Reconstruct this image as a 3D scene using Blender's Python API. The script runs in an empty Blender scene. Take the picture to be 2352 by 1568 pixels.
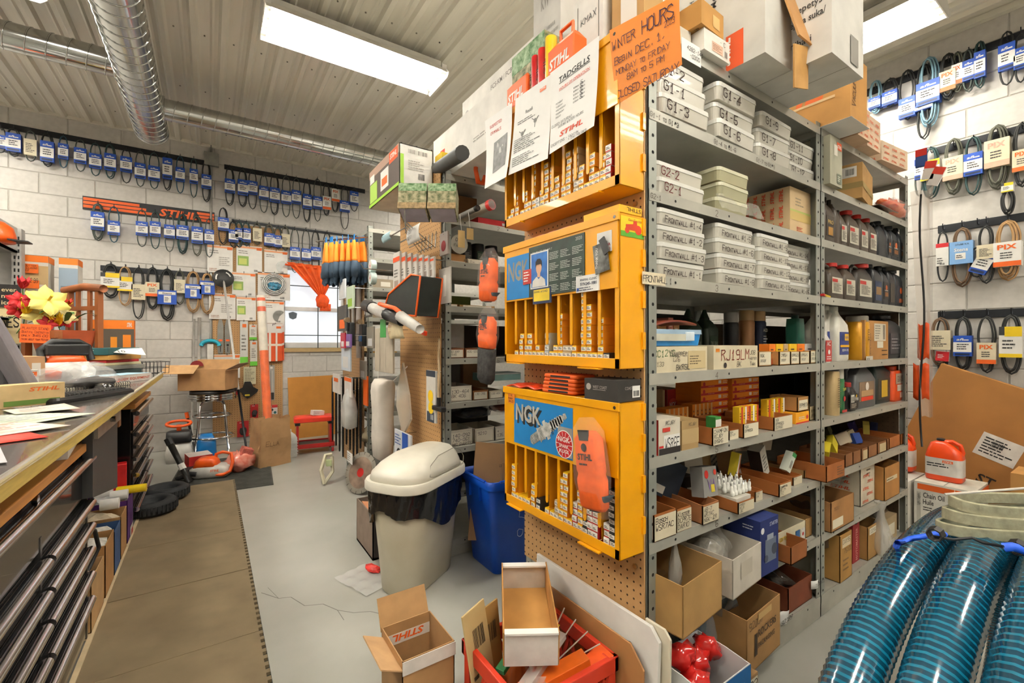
import bpy, math, random
from math import sin, cos, pi, radians
from mathutils import Vector as V, Matrix, Euler
SC = bpy.context.scene
C = SC.collection
rnd = random.Random(7)

# ---------------------------------------------------------------- camera, exposure, light
FPX = 1030.0                       # focal length in pixels of the 2352 px wide frame
YAW = radians(34.05)               # camera turned clockwise from +Y
EYE = V((0, 0, 1.2))
cam = bpy.data.cameras.new('camera')
cam.sensor_fit = 'HORIZONTAL'; cam.sensor_width = 36.0
cam.lens = 36.0 * FPX / 2352.0
cam.clip_start = 0.02
cam_o = bpy.data.objects.new('camera', cam)
cam_o.location = EYE
cam_o.rotation_euler = (radians(90), 0, -YAW)
C.objects.link(cam_o); SC.camera = cam_o
FWD = V((sin(YAW), cos(YAW), 0)); RGT = V((cos(YAW), -sin(YAW), 0))
SC.view_settings.view_transform = 'Standard'
SC.view_settings.look = 'None'
SC.view_settings.gamma = 1.0
SC.view_settings.use_curve_mapping = False
SC.view_settings.exposure = 1.42
TUBE = 20.0                        # strength of the fluorescent tubes
SC.cycles.max_bounces = 7
SC.cycles.diffuse_bounces = 4
SC.cycles.adaptive_threshold = 0.045
SC.cycles.transparent_max_bounces = 14
SC.cycles.glossy_bounces = 3
SC.cycles.sample_clamp_indirect = 6.0
SC.cycles.caustics_reflective = False
SC.cycles.caustics_refractive = False
try:
    SC.cycles.use_denoising = True
    SC.cycles.denoiser = 'OPENIMAGEDENOISE'
except Exception:
    pass
wd = bpy.data.worlds.new('daylight'); SC.world = wd; wd.use_nodes = True
wn = wd.node_tree
for n in list(wn.nodes): wn.nodes.remove(n)
wo = wn.nodes.new('ShaderNodeOutputWorld'); wb = wn.nodes.new('ShaderNodeBackground')
wb.inputs[0].default_value = (0.93, 0.96, 1.0, 1); wb.inputs[1].default_value = 0.62
wn.links.new(wb.outputs[0], wo.inputs[0])

# ---------------------------------------------------------------- helpers
def at(u, v, X=None, Y=None, Z=None):
    """The point of the place that a pixel of the photograph shows, on a plane X=, Y= or Z=."""
    d = FWD + RGT * ((u - 1176) / FPX) + V((0, 0, (785 - v) / FPX))
    if X is not None: t = X / d.x
    elif Y is not None: t = Y / d.y
    else: t = (Z - EYE.z) / d.z
    return EYE + d * t
def lin(c):
    return c / 12.92 if c <= 0.04045 else ((c + 0.055) / 1.055) ** 2.4
def hexc(h):
    return tuple(lin(int(h[i:i + 2], 16) / 255) for i in (0, 2, 4)) + (1,)
_mats = {}
def K(h, rough=0.55, metal=0.0, var=0.08, scale=14.0, bump=0.0, alpha=1.0, emit=0.0, coat=0.0, trans=0.0, h2=None, spec=0.5, stretch=None):
    key = (h, rough, metal, var, scale, bump, alpha, emit, coat, trans, h2, spec, stretch)
    if key in _mats: return _mats[key]
    m = bpy.data.materials.new('mat_%s_%d' % (h, len(_mats))); m.use_nodes = True
    t = m.node_tree; b = t.nodes['Principled BSDF']
    b.inputs['Roughness'].default_value = rough; b.inputs['Metallic'].default_value = metal
    b.inputs['Coat Weight'].default_value = coat; b.inputs['Transmission Weight'].default_value = trans
    b.inputs['Specular IOR Level'].default_value = spec
    c = hexc(h)
    if emit:
        b.inputs['Emission Color'].default_value = c; b.inputs['Emission Strength'].default_value = emit
    if var > 0 or h2 or bump:
        tc = t.nodes.new('ShaderNodeTexCoord'); nz = t.nodes.new('ShaderNodeTexNoise')
        nz.inputs['Scale'].default_value = scale; nz.inputs['Detail'].default_value = 5
        if stretch:
            mp = t.nodes.new('ShaderNodeMapping'); mp.inputs['Scale'].default_value = stretch
            t.links.new(tc.outputs['Object'], mp.inputs[0]); t.links.new(mp.outputs[0], nz.inputs['Vector'])
        else:
            t.links.new(tc.outputs['Object'], nz.inputs['Vector'])
        rp = t.nodes.new('ShaderNodeValToRGB')
        c2 = hexc(h2) if h2 else tuple(min(1, x * (1 + var)) for x in c[:3]) + (1,)
        c1 = c if h2 else tuple(x * (1 - 2 * var) for x in c[:3]) + (1,)
        rp.color_ramp.elements[0].color = c1; rp.color_ramp.elements[0].position = 0.33
        rp.color_ramp.elements[1].color = c2; rp.color_ramp.elements[1].position = 0.67
        t.links.new(nz.outputs['Fac'], rp.inputs[0]); t.links.new(rp.outputs[0], b.inputs['Base Color'])
        if bump:
            bp = t.nodes.new('ShaderNodeBump'); bp.inputs['Strength'].default_value = bump; bp.inputs['Distance'].default_value = 0.01
            t.links.new(nz.outputs['Fac'], bp.inputs['Height']); t.links.new(bp.outputs[0], b.inputs['Normal'])
    else:
        b.inputs['Base Color'].default_value = c
    b.inputs['Alpha'].default_value = alpha
    _mats[key] = m
    return m
def film(h, a=0.25, rough=0.08):
    """Thin clear or cloudy plastic sheet."""
    return K(h, rough, 0, 0.0, alpha=a, coat=0.3)

# single-stroke marker lettering, 4 x 6 grid, strokes as xy digit pairs
_F = {'A':'00 26 40;12 32','B':'00 06 36 45 33 03;33 41 30 00','C':'45 36 16 05 01 10 30 41','D':'00 06 26 44 42 20 00','E':'46 06 00 40;03 33','F':'46 06 00;03 33',
 'G':'45 36 16 05 01 10 30 41 43 23','H':'06 00;46 40;03 43','I':'26 20','J':'46 41 30 10 01','K':'06 00;46 02;13 40','L':'06 00 40','M':'00 06 23 46 40','N':'00 06 40 46',
 'O':'16 05 01 10 30 41 45 36 16','P':'00 06 36 45 43 33 03','Q':'16 05 01 10 30 41 45 36 16;22 40','R':'00 06 36 45 34 03;23 40','S':'45 36 16 05 04 42 41 30 10 01',
 'T':'06 46;26 20','U':'06 01 10 30 41 46','V':'06 20 46','W':'06 10 23 30 46','X':'06 40;46 00','Y':'06 23 46;23 20','Z':'06 46 00 40',
 '0':'16 05 01 10 30 41 45 36 16','1':'14 26 20;10 30','2':'05 16 36 45 44 00 40','3':'05 16 36 45 44 33 23;33 42 41 30 10 01','4':'30 36 02 42','5':'46 06 03 33 42 41 30 10 01',
 '6':'45 36 16 05 01 10 30 41 42 33 02','7':'06 46 10','8':'13 04 05 16 36 45 44 33 13 02 01 10 30 41 42 33','9':'43 13 04 05 16 36 45 41 30 10','-':'13 33','.':'20 21','#':'11 16;31 36;02 42;04 44',
 '/':'00 46','$':'45 16 05 34 41 10 01;26 20',':':'21 22;24 25',',':'21 10',"'":'25 26','(':'36 14 12 30',')':'16 34 32 10','+':'13 43;25 21','?':'05 16 36 45 34 22;20 21','=':'02 42;04 44'}
_g = {}
def glyphs(s, shear, bold):
    k = (s, shear, bold)
    if k not in _g:
        c = bpy.data.curves.new('lettering_curve', 'FONT'); c.body = s; c.shear = shear; c.offset = bold; c.resolution_u = 2
        o = bpy.data.objects.new('lettering_curve', c)
        me = bpy.data.meshes.new_from_object(o)
        vs = [(v.co.x, v.co.y) for v in me.vertices]; fs = [tuple(p.vertices) for p in me.polygons]
        bpy.data.objects.remove(o); bpy.data.curves.remove(c); bpy.data.meshes.remove(me)
        x0 = min(v[0] for v in vs); x1 = max(v[0] for v in vs); y1 = max(v[1] for v in vs)
        y0 = min(v[1] for v in vs)
        _g[k] = ([((x - x0), y) for x, y in vs], fs, x1 - x0, y0, y1)
    return _g[k]
def frame(d):
    d = V(d).normalized()
    a = V((0, 0, 1)) if abs(d.z) < 0.9 else V((1, 0, 0))
    x = d.cross(a).normalized(); return x, x.cross(d).normalized()
class G:
    """Collects faces of ONE part; put() links them as one mesh object."""
    def __init__(s): s.v = []; s.f = []; s.m = []
    def add(s, vs, fs, m=0, M=None):
        n = len(s.v)
        s.v += [tuple(M @ V(p)) if M else tuple(p) for p in vs]
        for f in fs: s.f.append(tuple(i + n for i in f)); s.m.append(m)
        return s
    def box(s, a, b, m=0, M=None, fm=None):
        (x0, y0, z0), (x1, y1, z1) = a, b
        vs = [(x0,y0,z0),(x1,y0,z0),(x1,y1,z0),(x0,y1,z0),(x0,y0,z1),(x1,y0,z1),(x1,y1,z1),(x0,y1,z1)]
        fs = [(0,3,2,1),(4,5,6,7),(0,1,5,4),(2,3,7,6),(1,2,6,5),(3,0,4,7)]   # bottom top -y +y +x -x
        if fm is None: return s.add(vs, fs, m, M)
        for i, f in enumerate(fs): s.add([vs[j] for j in f], [(0,1,2,3)], fm[i], M)
        return s
    def cbox(s, c, size, m=0, R=None, fm=None):
        M = Matrix.Translation(V(c))
        if R is not None: M = M @ (R.to_4x4() if not isinstance(R, tuple) else Euler(R).to_matrix().to_4x4())
        h = V(size) / 2
        return s.box(-h, h, m, M, fm)
    def beam(s, a, b, w, t, m=0, up=(0, 0, 1)):
        a = V(a); b = V(b); d = (b - a); L = d.length; d.normalize()
        x = d.cross(V(up)); x = x.normalized() if x.length > 1e-4 else V((1, 0, 0)); y = x.cross(d)
        M = Matrix(((x.x, d.x, y.x, a.x), (x.y, d.y, y.y, a.y), (x.z, d.z, y.z, a.z), (0, 0, 0, 1)))
        return s.box((-w/2, 0, -t/2), (w/2, L, t/2), m, M)
    def quad(s, pts, m=0): return s.add(pts, [tuple(range(len(pts)))], m)
    def tube(s, path, r, n=8, closed=False, m=0, caps=True, flat=None):
        P = [V(p) for p in path]; N = len(P); vs = []; fs = []; ref = None
        for i in range(N):
            d = (P[(i+1) % N] - P[i-1]) if closed else (P[min(i+1, N-1)] - P[max(i-1, 0)])
            if d.length < 1e-9: d = V((0, 0, 1))
            d.normalize()
            if ref is None: x, y = frame(d); ref = x
            x = (ref - d * ref.dot(d))
            if x.length < 1e-6: x = frame(d)[0]
            x.normalize(); ref = x; y = d.cross(x)
            rr = r[i] if isinstance(r, (list, tuple)) else r
            for k in range(n):
                a = 2 * pi * k / n; vs.append(P[i] + x * cos(a) * rr + y * sin(a) * rr * (flat or 1))
        for i in range(N if closed else N - 1):
            j = (i + 1) % N
            for k in range(n): fs.append((i*n+k, j*n+k, j*n+(k+1) % n, i*n+(k+1) % n)[::-1])
        if caps and not closed: fs += [tuple(range(n)), tuple(range((N-1)*n, N*n))[::-1]]
        return s.add(vs, fs, m)
    def strip(s, path, wdir, w, t=0.0, m=0, closed=False):
        """A flat band along a path: wdir the width direction (vector), w width, t thickness."""
        P = [V(p) for p in path]; wd = V(wdir).normalized(); N = len(P); vs = []; fs = []
        for i in range(N):
            d = (P[(i+1) % N] - P[i-1]) if closed else (P[min(i+1, N-1)] - P[max(i-1, 0)])
            nn = d.cross(wd).normalized() * (t / 2)
            a = wd * (w / 2)
            vs += [P[i] - a - nn, P[i] + a - nn, P[i] + a + nn, P[i] - a + nn]
        for i in range(N if closed else N - 1):
            j = (i + 1) % N
            for k in range(4): fs.append((i*4+k, i*4+(k+1) % 4, j*4+(k+1) % 4, j*4+k))
        if not closed: fs += [(3, 2, 1, 0), tuple((N-1)*4 + k for k in range(4))]
        return s.add(vs, fs, m)
    def cyl(s, a, b, r, n=12, m=0, r2=None): return s.tube([a, b], [r, r if r2 is None else r2], n, m=m)
    def lathe(s, prof, n=16, M=None, m=0, sy=1.0, ms=None):
        vs = []; N = len(prof)
        for r, z in prof:
            for k in range(n): vs.append((r * cos(2*pi*k/n), r * sin(2*pi*k/n) * sy, z))
        for i in range(N - 1):
            s.add([], [], 0)
        base = len(s.v); s.v += [tuple(M @ V(p)) if M else p for p in vs]
        for i in range(N - 1):
            for k in range(n):
                s.f.append((base+i*n+k, base+i*n+(k+1) % n, base+(i+1)*n+(k+1) % n, base+(i+1)*n+k)); s.m.append(ms[i] if ms else m)
        if prof[0][0] > 1e-5: s.f.append(tuple(base+k for k in range(n))[::-1]); s.m.append(ms[0] if ms else m)
        if prof[-1][0] > 1e-5: s.f.append(tuple(base+(N-1)*n+k for k in range(n))); s.m.append(ms[-1] if ms else m)
        return s
    def loft(s, secs, M=None, m=0, n=4, caps=(True, True), ms=None):
        """secs: (z, hx, hy, corner radius, dx, dy): stacked rounded rectangles."""
        base = len(s.v); cnt = 4 * (n + 1)
        for sec in secs:
            z, hx, hy, r = sec[:4]; dx, dy = (tuple(sec[4:6]) + (0, 0))[:2]; r = min(r, hx, hy)
            for q, (sx, sy) in enumerate(((1, 1), (-1, 1), (-1, -1), (1, -1))):
                for k in range(n + 1):
                    a = pi/2 * (q + k / n)
                    p = V((dx + sx*(hx-r) + r*cos(a), dy + sy*(hy-r) + r*sin(a), z)); s.v.append(tuple(M @ p) if M else tuple(p))
        for i in range(len(secs) - 1):
            for k in range(cnt):
                s.f.append((base+i*cnt+k, base+i*cnt+(k+1) % cnt, base+(i+1)*cnt+(k+1) % cnt, base+(i+1)*cnt+k)); s.m.append(ms[i] if ms else m)
        if caps[0]: s.f.append(tuple(base+k for k in range(cnt))[::-1]); s.m.append(ms[0] if ms else m)
        if caps[1]: s.f.append(tuple(base+(len(secs)-1)*cnt+k for k in range(cnt))); s.m.append(ms[-1] if ms else m)
        return s
    def prism(s, poly, o, ux, uy, t, m=0):
        """A 2-D polygon in the frame (o, ux, uy), thickness t along ux x uy."""
        o = V(o); ux = V(ux); uy = V(uy); nn = ux.cross(uy).normalized() * t; k = len(poly)
        A = [o + ux * a + uy * b for a, b in poly]; Bv = [p + nn for p in A]
        fs = [tuple(range(k))[::-1], tuple(range(k, 2*k))] + [(i, (i+1) % k, k+(i+1) % k, k+i) for i in range(k)]
        return s.add(A + Bv, fs, m)
    def grid(s, fn, nu, nv, m=0, closed=False):
        vs = [fn(i / nu, j / nv) for j in range(nv + 1) for i in range(nu + 1)]
        fs = [(j*(nu+1)+i, j*(nu+1)+i+1, (j+1)*(nu+1)+i+1, (j+1)*(nu+1)+i) for j in range(nv) for i in range(nu)]
        return s.add(vs, fs, m)
    def blob(s, c, r, n=8, m=0, jit=0.25, R=None):
        """A crumpled lump: c centre, r three radii."""
        c = V(c); vs = []; rows = n // 2 + 1
        for j in range(rows + 1):
            th = pi * j / rows
            for k in range(n):
                q = 1 + rnd.uniform(-jit, jit) * (0 < j < rows)
                p = V((r[0]*sin(th)*cos(2*pi*k/n), r[1]*sin(th)*sin(2*pi*k/n), r[2]*cos(th))) * q
                vs.append(c + (R @ p if R else p))
        fs = [(j*n+k, (j+1)*n+k, (j+1)*n+(k+1) % n, j*n+(k+1) % n) for j in range(rows) for k in range(n)]
        return s.add(vs, fs, m)
    def hand(s, txt, o, ux, uy, h, w=None, m=0, jit=0.05, gap=1.35, fit=None):
        """Marker handwriting: o baseline start, h capital height."""
        o = V(o); ux = V(ux).normalized(); uy = V(uy).normalized(); w = w or h * 0.11; x = 0.0; r2 = random.Random(hash(txt) % 9999 if False else len(txt) * 131 + ord(txt[0]))
        if fit:
            L = sum(.62 if c == ' ' else (0.74 if c.islower() else 1.0) * (0.42 if c in "I.:,'" else 0.667 * gap) for c in txt) * h
            if L > fit: ux = ux * (fit / L)
        for ch in txt:
            if ch == ' ': x += 0.62 * h; continue
            sc = 0.74 if ch.islower() else 1.0; st = _F.get(ch.upper())
            if not st: x += 0.4 * h; continue
            jy = r2.uniform(-jit, jit) * h; sl = 0.08 + r2.uniform(-jit, jit)
            for pl in st.split(';'):
                pts = []
                for q in pl.split():
                    a, b = int(q[0]) / 6 * sc, int(q[1]) / 6 * sc
                    a += r2.uniform(-jit, jit) * 0.5; b += r2.uniform(-jit, jit) * 0.5
                    pts.append((x + (a + b * sl) * h, b * h + jy))
                for (ax, ay), (bx, by) in zip(pts, pts[1:]):
                    dx, dy = bx - ax, by - ay; L = math.hypot(dx, dy) or 1e-6; ex, ey = dx / L * w / 2, dy / L * w / 2; px, py = -ey, ex
                    s.add([o + ux*(ax-ex+px) + uy*(ay-ey+py), o + ux*(ax-ex-px) + uy*(ay-ey-py), o + ux*(bx+ex-px) + uy*(by+ey-py), o + ux*(bx+ex+px) + uy*(by+ey+py)], [(0, 1, 2, 3)], m)
            x += sc * h * (0.42 if ch in "I.:,'" else 0.667 * gap)
        return x
    def type(s, txt, o, ux, uy, h, m=0, shear=0.0, bold=0.0, wide=1.0, width=None, center=False):
        """Printed letters with capital height h (built-in font)."""
        vs, fs, L, y0, y1 = glyphs(txt, shear, bold); k = h / 0.729
        o = V(o); ux = V(ux).normalized(); uy = V(uy).normalized(); kx = k * wide if width is None else width / L
        off = -L * kx / 2 if center else 0
        s.add([o + ux * (x * kx + off) + uy * (y * k) for x, y in vs], fs, m)
        return L * kx
    def lines(s, o, ux, uy, w, h, n, m=0, fill=0.5, seed=1):
        """Rows of print too small to read, each row a few short dashes."""
        r2 = random.Random(seed); o = V(o); ux = V(ux).normalized(); uy = V(uy).normalized()
        for i in range(n):
            y = h * (1 - (i + 0.5) / n); x = 0; e = w * r2.uniform(0.6, 1.0); hh = h / n * fill / 2
            while x < e:
                l = min(w * r2.uniform(0.08, 0.3), e - x)
                s.add([o + ux*x + uy*(y-hh), o + ux*(x+l) + uy*(y-hh), o + ux*(x+l) + uy*(y+hh), o + ux*x + uy*(y+hh)], [(0, 1, 2, 3)], m)
                x += l + w * 0.03
        return s
    def bars(s, o, ux, uy, w, h, m=0, n=14, seed=3):
        r2 = random.Random(seed); x = 0; o = V(o); ux = V(ux).normalized(); uy = V(uy).normalized(); st = w / n
        for i in range(n):
            b = st * r2.uniform(0.2, 0.75); p = o + ux * (i * st)
            s.add([p, p + ux*b, p + ux*b + uy*h, p + uy*h], [(0, 1, 2, 3)], m)
        return s
    def rect(s, o, ux, uy, w, h, m=0):
        o = V(o); ux = V(ux).normalized(); uy = V(uy).normalized()
        return s.add([o, o + ux*w, o + ux*w + uy*h, o + uy*h], [(0, 1, 2, 3)], m)
    def disc(s, c, ux, uy, r, n=16, m=0, ry=None):
        c = V(c); ux = V(ux).normalized(); uy = V(uy).normalized(); ry = ry or r
        return s.add([c + ux*cos(2*pi*i/n)*r + uy*sin(2*pi*i/n)*ry for i in range(n)], [tuple(range(n))], m)
    def mesh(s, name, mats, smooth=False):
        me = bpy.data.meshes.new(name); me.from_pydata(s.v, [], s.f)
        for q in (mats if isinstance(mats, (list, tuple)) else [mats]): me.materials.append(q)
        me.polygons.foreach_set('material_index', s.m)
        if smooth: me.polygons.foreach_set('use_smooth', [True] * len(s.f))
        me.validate(clean_customdata=False); me.update()
        return me
    def put(s, name, mats, parent=None, smooth=False, loc=None, bevel=0.0, seg=2, solid=0.0, sub=0, autosm=None):
        o = bpy.data.objects.new(name, s.mesh(name, mats, smooth or autosm is not None)); C.objects.link(o)
        if autosm is not None: o.data.set_sharp_from_angle(angle=radians(autosm))
        if parent: o.parent = parent
        if loc is not None: o.location = loc
        if solid:
            q = o.modifiers.new('thickness', 'SOLIDIFY'); q.thickness = solid; q.offset = 0
        if sub:
            q = o.modifiers.new('smooth', 'SUBSURF'); q.levels = sub; q.render_levels = sub
        if bevel:
            q = o.modifiers.new('edge', 'BEVEL'); q.width = bevel; q.segments = seg; q.limit_method = 'ANGLE'; q.angle_limit = radians(40)
        return o
def tag(o, label, cat, group=None, kind=None):
    o['label'] = label; o['category'] = cat
    if group: o['group'] = group
    if kind: o['kind'] = kind
    return o
def thing(name, label, cat, loc=(0, 0, 0), rz=0.0, group=None, rot=None):
    o = bpy.data.objects.new(name, None); C.objects.link(o); o.empty_display_size = 0.05
    o.location = loc; o.rotation_euler = rot or (0, 0, rz)
    return tag(o, label, cat, group)
def struct(o): o['kind'] = 'structure'; return o
def copy_tree(o, parent=None, loc=None, rot=None, label=None, group=None):
    c = o.copy(); C.objects.link(c); c.parent = parent
    if loc is not None: c.location = loc
    if rot is not None: c.rotation_euler = rot
    if label: c['label'] = label
    if group: c['group'] = group
    for ch in list(o.children): copy_tree(ch, c)
    return c
EX, EY, EZ = V((1, 0, 0)), V((0, 1, 0)), V((0, 0, 1))
ORD = 'first second third fourth fifth sixth seventh eighth ninth tenth eleventh twelfth thirteenth fourteenth fifteenth sixteenth seventeenth eighteenth nineteenth twentieth twenty-first twenty-second twenty-third twenty-fourth'.split()
INK = K('1c1b1a', 0.7, var=0.0)
WHITE = K('f2f0ea', 0.6, var=0.03)
CARD = K('b98a56', 0.8, var=0.07, scale=9)
CARD_IN = K('a8773f', 0.85, var=0.07, scale=9)
ORANGE = K('f0641c', 0.5, var=0.03)
RED = K('c8201c', 0.5, var=0.04)
BLACK = K('1b1b1c', 0.5, var=0.06)
CHROME = K('c8c8c8', 0.12, 1.0, var=0.0)
STEEL = K('8f938c', 0.45, 0.75, var=0.06, scale=30)
# ================================================================ the room
CEIL = 3.45; BACK = 6.2; RIGHT = 4.45; LEFT = -3.2; FRONT = -2.6
CONC = K('9d9d94', 0.35, var=0.09, scale=2.2, h2='abaaa2', bump=0.02)
PAINT = K('c9c5be', 0.55, var=0.04, scale=22, bump=0.12)
MORT = K('b0aca4', 0.7, var=0.05, scale=30)
fl = struct(G().box((LEFT-.1, FRONT-.1, -0.1), (RIGHT+.1, BACK+.1, 0)).put('floor', CONC))
g = G()
def crack(pts, w):
    P = [at(u, v, Z=0) for u, v in pts]
    for a, b in zip(P, P[1:]):
        d = (b - a).normalized(); q = V((-d.y, d.x, 0)) * w / 2
        g.add([a - q + EZ*.0006, b - q + EZ*.0006, b + q + EZ*.0006, a + q + EZ*.0006], [(0, 1, 2, 3)])
crack([(600, 1362), (640, 1375), (668, 1372), (700, 1392), (742, 1388), (775, 1402), (812, 1408), (850, 1405), (882, 1412), (930, 1440), (942, 1450)], .004)
crack([(775, 1402), (790, 1425)], .003); crack([(882, 1412), (905, 1402)], .003); crack([(615, 1350), (640, 1375)], .002)
crack([(1700, 1390), (1760, 1360), (1800, 1350)], .002)
g.put('crack', K('7d7c74', .9), fl)
WIN = (0.74, 1.75, 1.118, 2.15)
def block_wall(root, axis, plane, lo, hi, z1, hole=None, depth=0.005, flip=1):
    """Concrete blocks, each its own piece, proud of the mortar; axis 0 runs along X, 1 along Y."""
    cache = {}; L, H, j = 0.4064, 0.2032, 0.006; row = 0; z = 0.0
    while z < z1 - 0.02:
        x = lo - (L / 2 if row % 2 else 0)
        while x < hi - 0.01:
            a, b, c, d = max(x, lo), min(x + L, hi), z, min(z + H, z1)
            rects = [(a, b, c, d)]
            if hole and a < hole[1] and b > hole[0] and c < hole[3] and d > hole[2]:
                rects = [q for q in ((a, min(b, hole[0]), c, d), (max(a, hole[1]), b, c, d), (max(a, hole[0]), min(b, hole[1]), c, hole[2]), (max(a, hole[0]), min(b, hole[1]), hole[3], d)) if q[1] - q[0] > .03 and q[3] - q[2] > .03]
            for a, b, c, d in rects:
                w, h = round(b - a - j, 4), round(d - c - j, 4)
                if w < 0.03 or h < 0.02: continue
                if (w, h) not in cache:
                    e = 0.004; q = G()
                    V0 = [(0,0,0),(w,0,0),(w,0,h),(0,0,h),(e,-depth,e),(w-e,-depth,e),(w-e,-depth,h-e),(e,-depth,h-e)]
                    q.add(V0, [(4,5,6,7),(0,1,5,4),(1,2,6,5),(2,3,7,6),(3,0,4,7)])
                    cache[(w, h)] = q.mesh('block', PAINT)
                o = bpy.data.objects.new('block', cache[(w, h)]); C.objects.link(o); o.parent = root
                if axis == 0: o.location = (a + j/2, plane, c + j/2)
                else: o.location = (plane, b - j/2, c + j/2); o.rotation_euler = (0, 0, -pi/2)
            x += L
        z += H; row += 1
g = G()
g.box((LEFT-.1, BACK, 0), (WIN[0], BACK+.2, CEIL)).box((WIN[1], BACK, 0), (RIGHT+.1, BACK+.2, CEIL))
g.box((WIN[0], BACK, 0), (WIN[1], BACK+.2, WIN[2])).box((WIN[0], BACK, WIN[3]), (WIN[1], BACK+.2, CEIL))
wb_ = struct(g.put('wall_back', MORT)); block_wall(wb_, 0, BACK, LEFT, 3.0, CEIL, WIN)
wr_ = struct(G().box((RIGHT, FRONT-.1, 0), (RIGHT+.15, BACK, CEIL)).put('wall_right', MORT)); block_wall(wr_, 1, RIGHT, -1.0, 2.8, CEIL)
struct(G().box((LEFT-.15, FRONT, 0), (LEFT, BACK, CEIL)).put('wall_left', PAINT))
struct(G().box((LEFT-.15, FRONT-.15, 0), (RIGHT+.15, FRONT, CEIL)).put('wall_front', PAINT))
# ceiling of ribbed steel sheets
TIN = K('e6e1d3', 0.34, 0.1, var=0.03, scale=3, stretch=(6, .4, 1))
ce = struct(G().box((LEFT-.1, FRONT-.1, CEIL+.03), (RIGHT+.1, BACK+.1, CEIL+.1)).put('ceiling', TIN))
q = G(); S = 0.183
for k in range(5):
    x = k * S
    prof = [(x, 0), (x+.062, 0), (x+.076, -.008), (x+.09, 0), (x+S-.068, 0), (x+S-.052, -.028), (x+S-.022, -.028), (x+S-.006, 0), (x+S, 0)]
    for (a, b), (c, d) in zip(prof, prof[1:]):
        q.add([(a, 0, b), (a, BACK-FRONT, b), (c, BACK-FRONT, d), (c, 0, d)], [(0, 1, 2, 3)])
pm = q.mesh('panel', TIN); x = 0.644 - .915 * 4 - .152; nscrew = G()
while x < RIGHT:
    o = bpy.data.objects.new('panel', pm); C.objects.link(o); o.parent = ce; o.location = (x, FRONT, CEIL)
    for k in range(5):
        for yy in (2.2, 3.1, 4.0, 4.9, 5.8):
            p = V((x + k*S + .03, yy, CEIL)); nscrew.cyl(p, p - EZ*.006, .006, 6)
    x += .915
sw = nscrew.put('screw', K('8f8a7c', .4, .6), ce); sw['kind'] = 'stuff'
struct(G().box((LEFT, BACK-.03, CEIL-.03), (RIGHT-.03, BACK, CEIL)).put('trim_1', TIN))
struct(G().box((RIGHT-.05, FRONT, CEIL-.045), (RIGHT, BACK, CEIL-.005)).put('trim_2', TIN))
# fluorescent fixtures: first two in view, the others added unseen to brighten the room
HOUS = K('e9e7e0', 0.35, var=0.02); TUBEM = K('fffaf0', .3, var=0, emit=TUBE)
def fixture(loc, rz, label):
    t = thing('fluorescent_light', label, 'ceiling light', loc, rz, 'fluorescent fixtures on the ceiling')
    L = 1.22
    g = G().box((-.07, -L/2, 0), (.07, L/2, .07))
    g.put('housing', HOUS, t)
    g = G()
    for s_ in (-1, 1):
        P = [(.07*s_, .02), (.13*s_, -.005), (.19*s_, -.075)]
        for (a, b), (c, d) in zip(P, P[1:]):
            g.add([(a, -L/2, b), (a, L/2, b), (c, L/2, d), (c, -L/2, d)], [(0, 1, 2, 3)])
    g.box((-.07, -L/2, -.002), (.07, L/2, 0))
    for y in (-.62, .62): g.prism([(-.07, .06), (.07, .06), (.195, -.07), (.16, -.1), (-.16, -.1), (-.195, -.07)], (0, y - .003, 0), EX, EZ, -.006)
    g.put('reflector', HOUS, t)
    for x in (-.14, -.05, .05, .14):
        G().cyl((x, -.58, -.045), (x, .58, -.045), .0145, 10).put('tube', TUBEM, t, smooth=True)
        for y in (-.6, .6): G().box((x-.014, y-.02, -.065), (x+.014, y+.02, 0)).put('socket', WHITE, t)
    for y in (-.55, .55):
        G().cyl((0, y, .07), (0, y, CEIL - loc[2]), .004, 6).put('hanger', STEEL, t)
    return t
fixture((.9, 3.3, 3.33), pi/2, 'white four tube fluorescent light over the aisle beside the silver duct')
fixture((3.69, 1.42, 3.33), 0, 'white fluorescent light above the shelves beside the belt wall')
fixture((.5, -.35, 3.33), pi/2, 'white fluorescent light overhead near the counter')  # out of view, added to light the front
fixture((3.2, -1.2, 3.33), pi/2, 'white fluorescent light over the front corner by the hose')  # added outside the frame as fill for the front corner
fixture((-1.9, .6, 3.33), 0, 'white fluorescent light behind the counter near the front')  # not seen; added to light the counter side
fixture((-1.9, 2.6, 3.33), 0, 'white fluorescent light behind the counter near the belts')  # second added light on the counter side, outside the frame
fixture((-1.0, 3.2, 3.33), 0, 'white fluorescent light above the counter edge')  # added unseen to brighten the counter and back wall
fixture((1.7, 1.85, 3.33), pi/2, 'white fluorescent light above the first shelf aisle')  # added above the frame to brighten the shelves
fixture((-2.2, 5.2, 3.33), pi/2, 'white fluorescent light over the far left corner')  # added off to the left because the back wall lacked light
fixture((.4, -1.7, 3.33), pi/2, 'white fluorescent light by the front wall')  # unseen, added to light the room from behind the camera
fixture((3.2, 5.2, 3.33), pi/2, 'white fluorescent light over the rearmost aisle')  # added behind the shelf rows, hidden, for extra light
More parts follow.
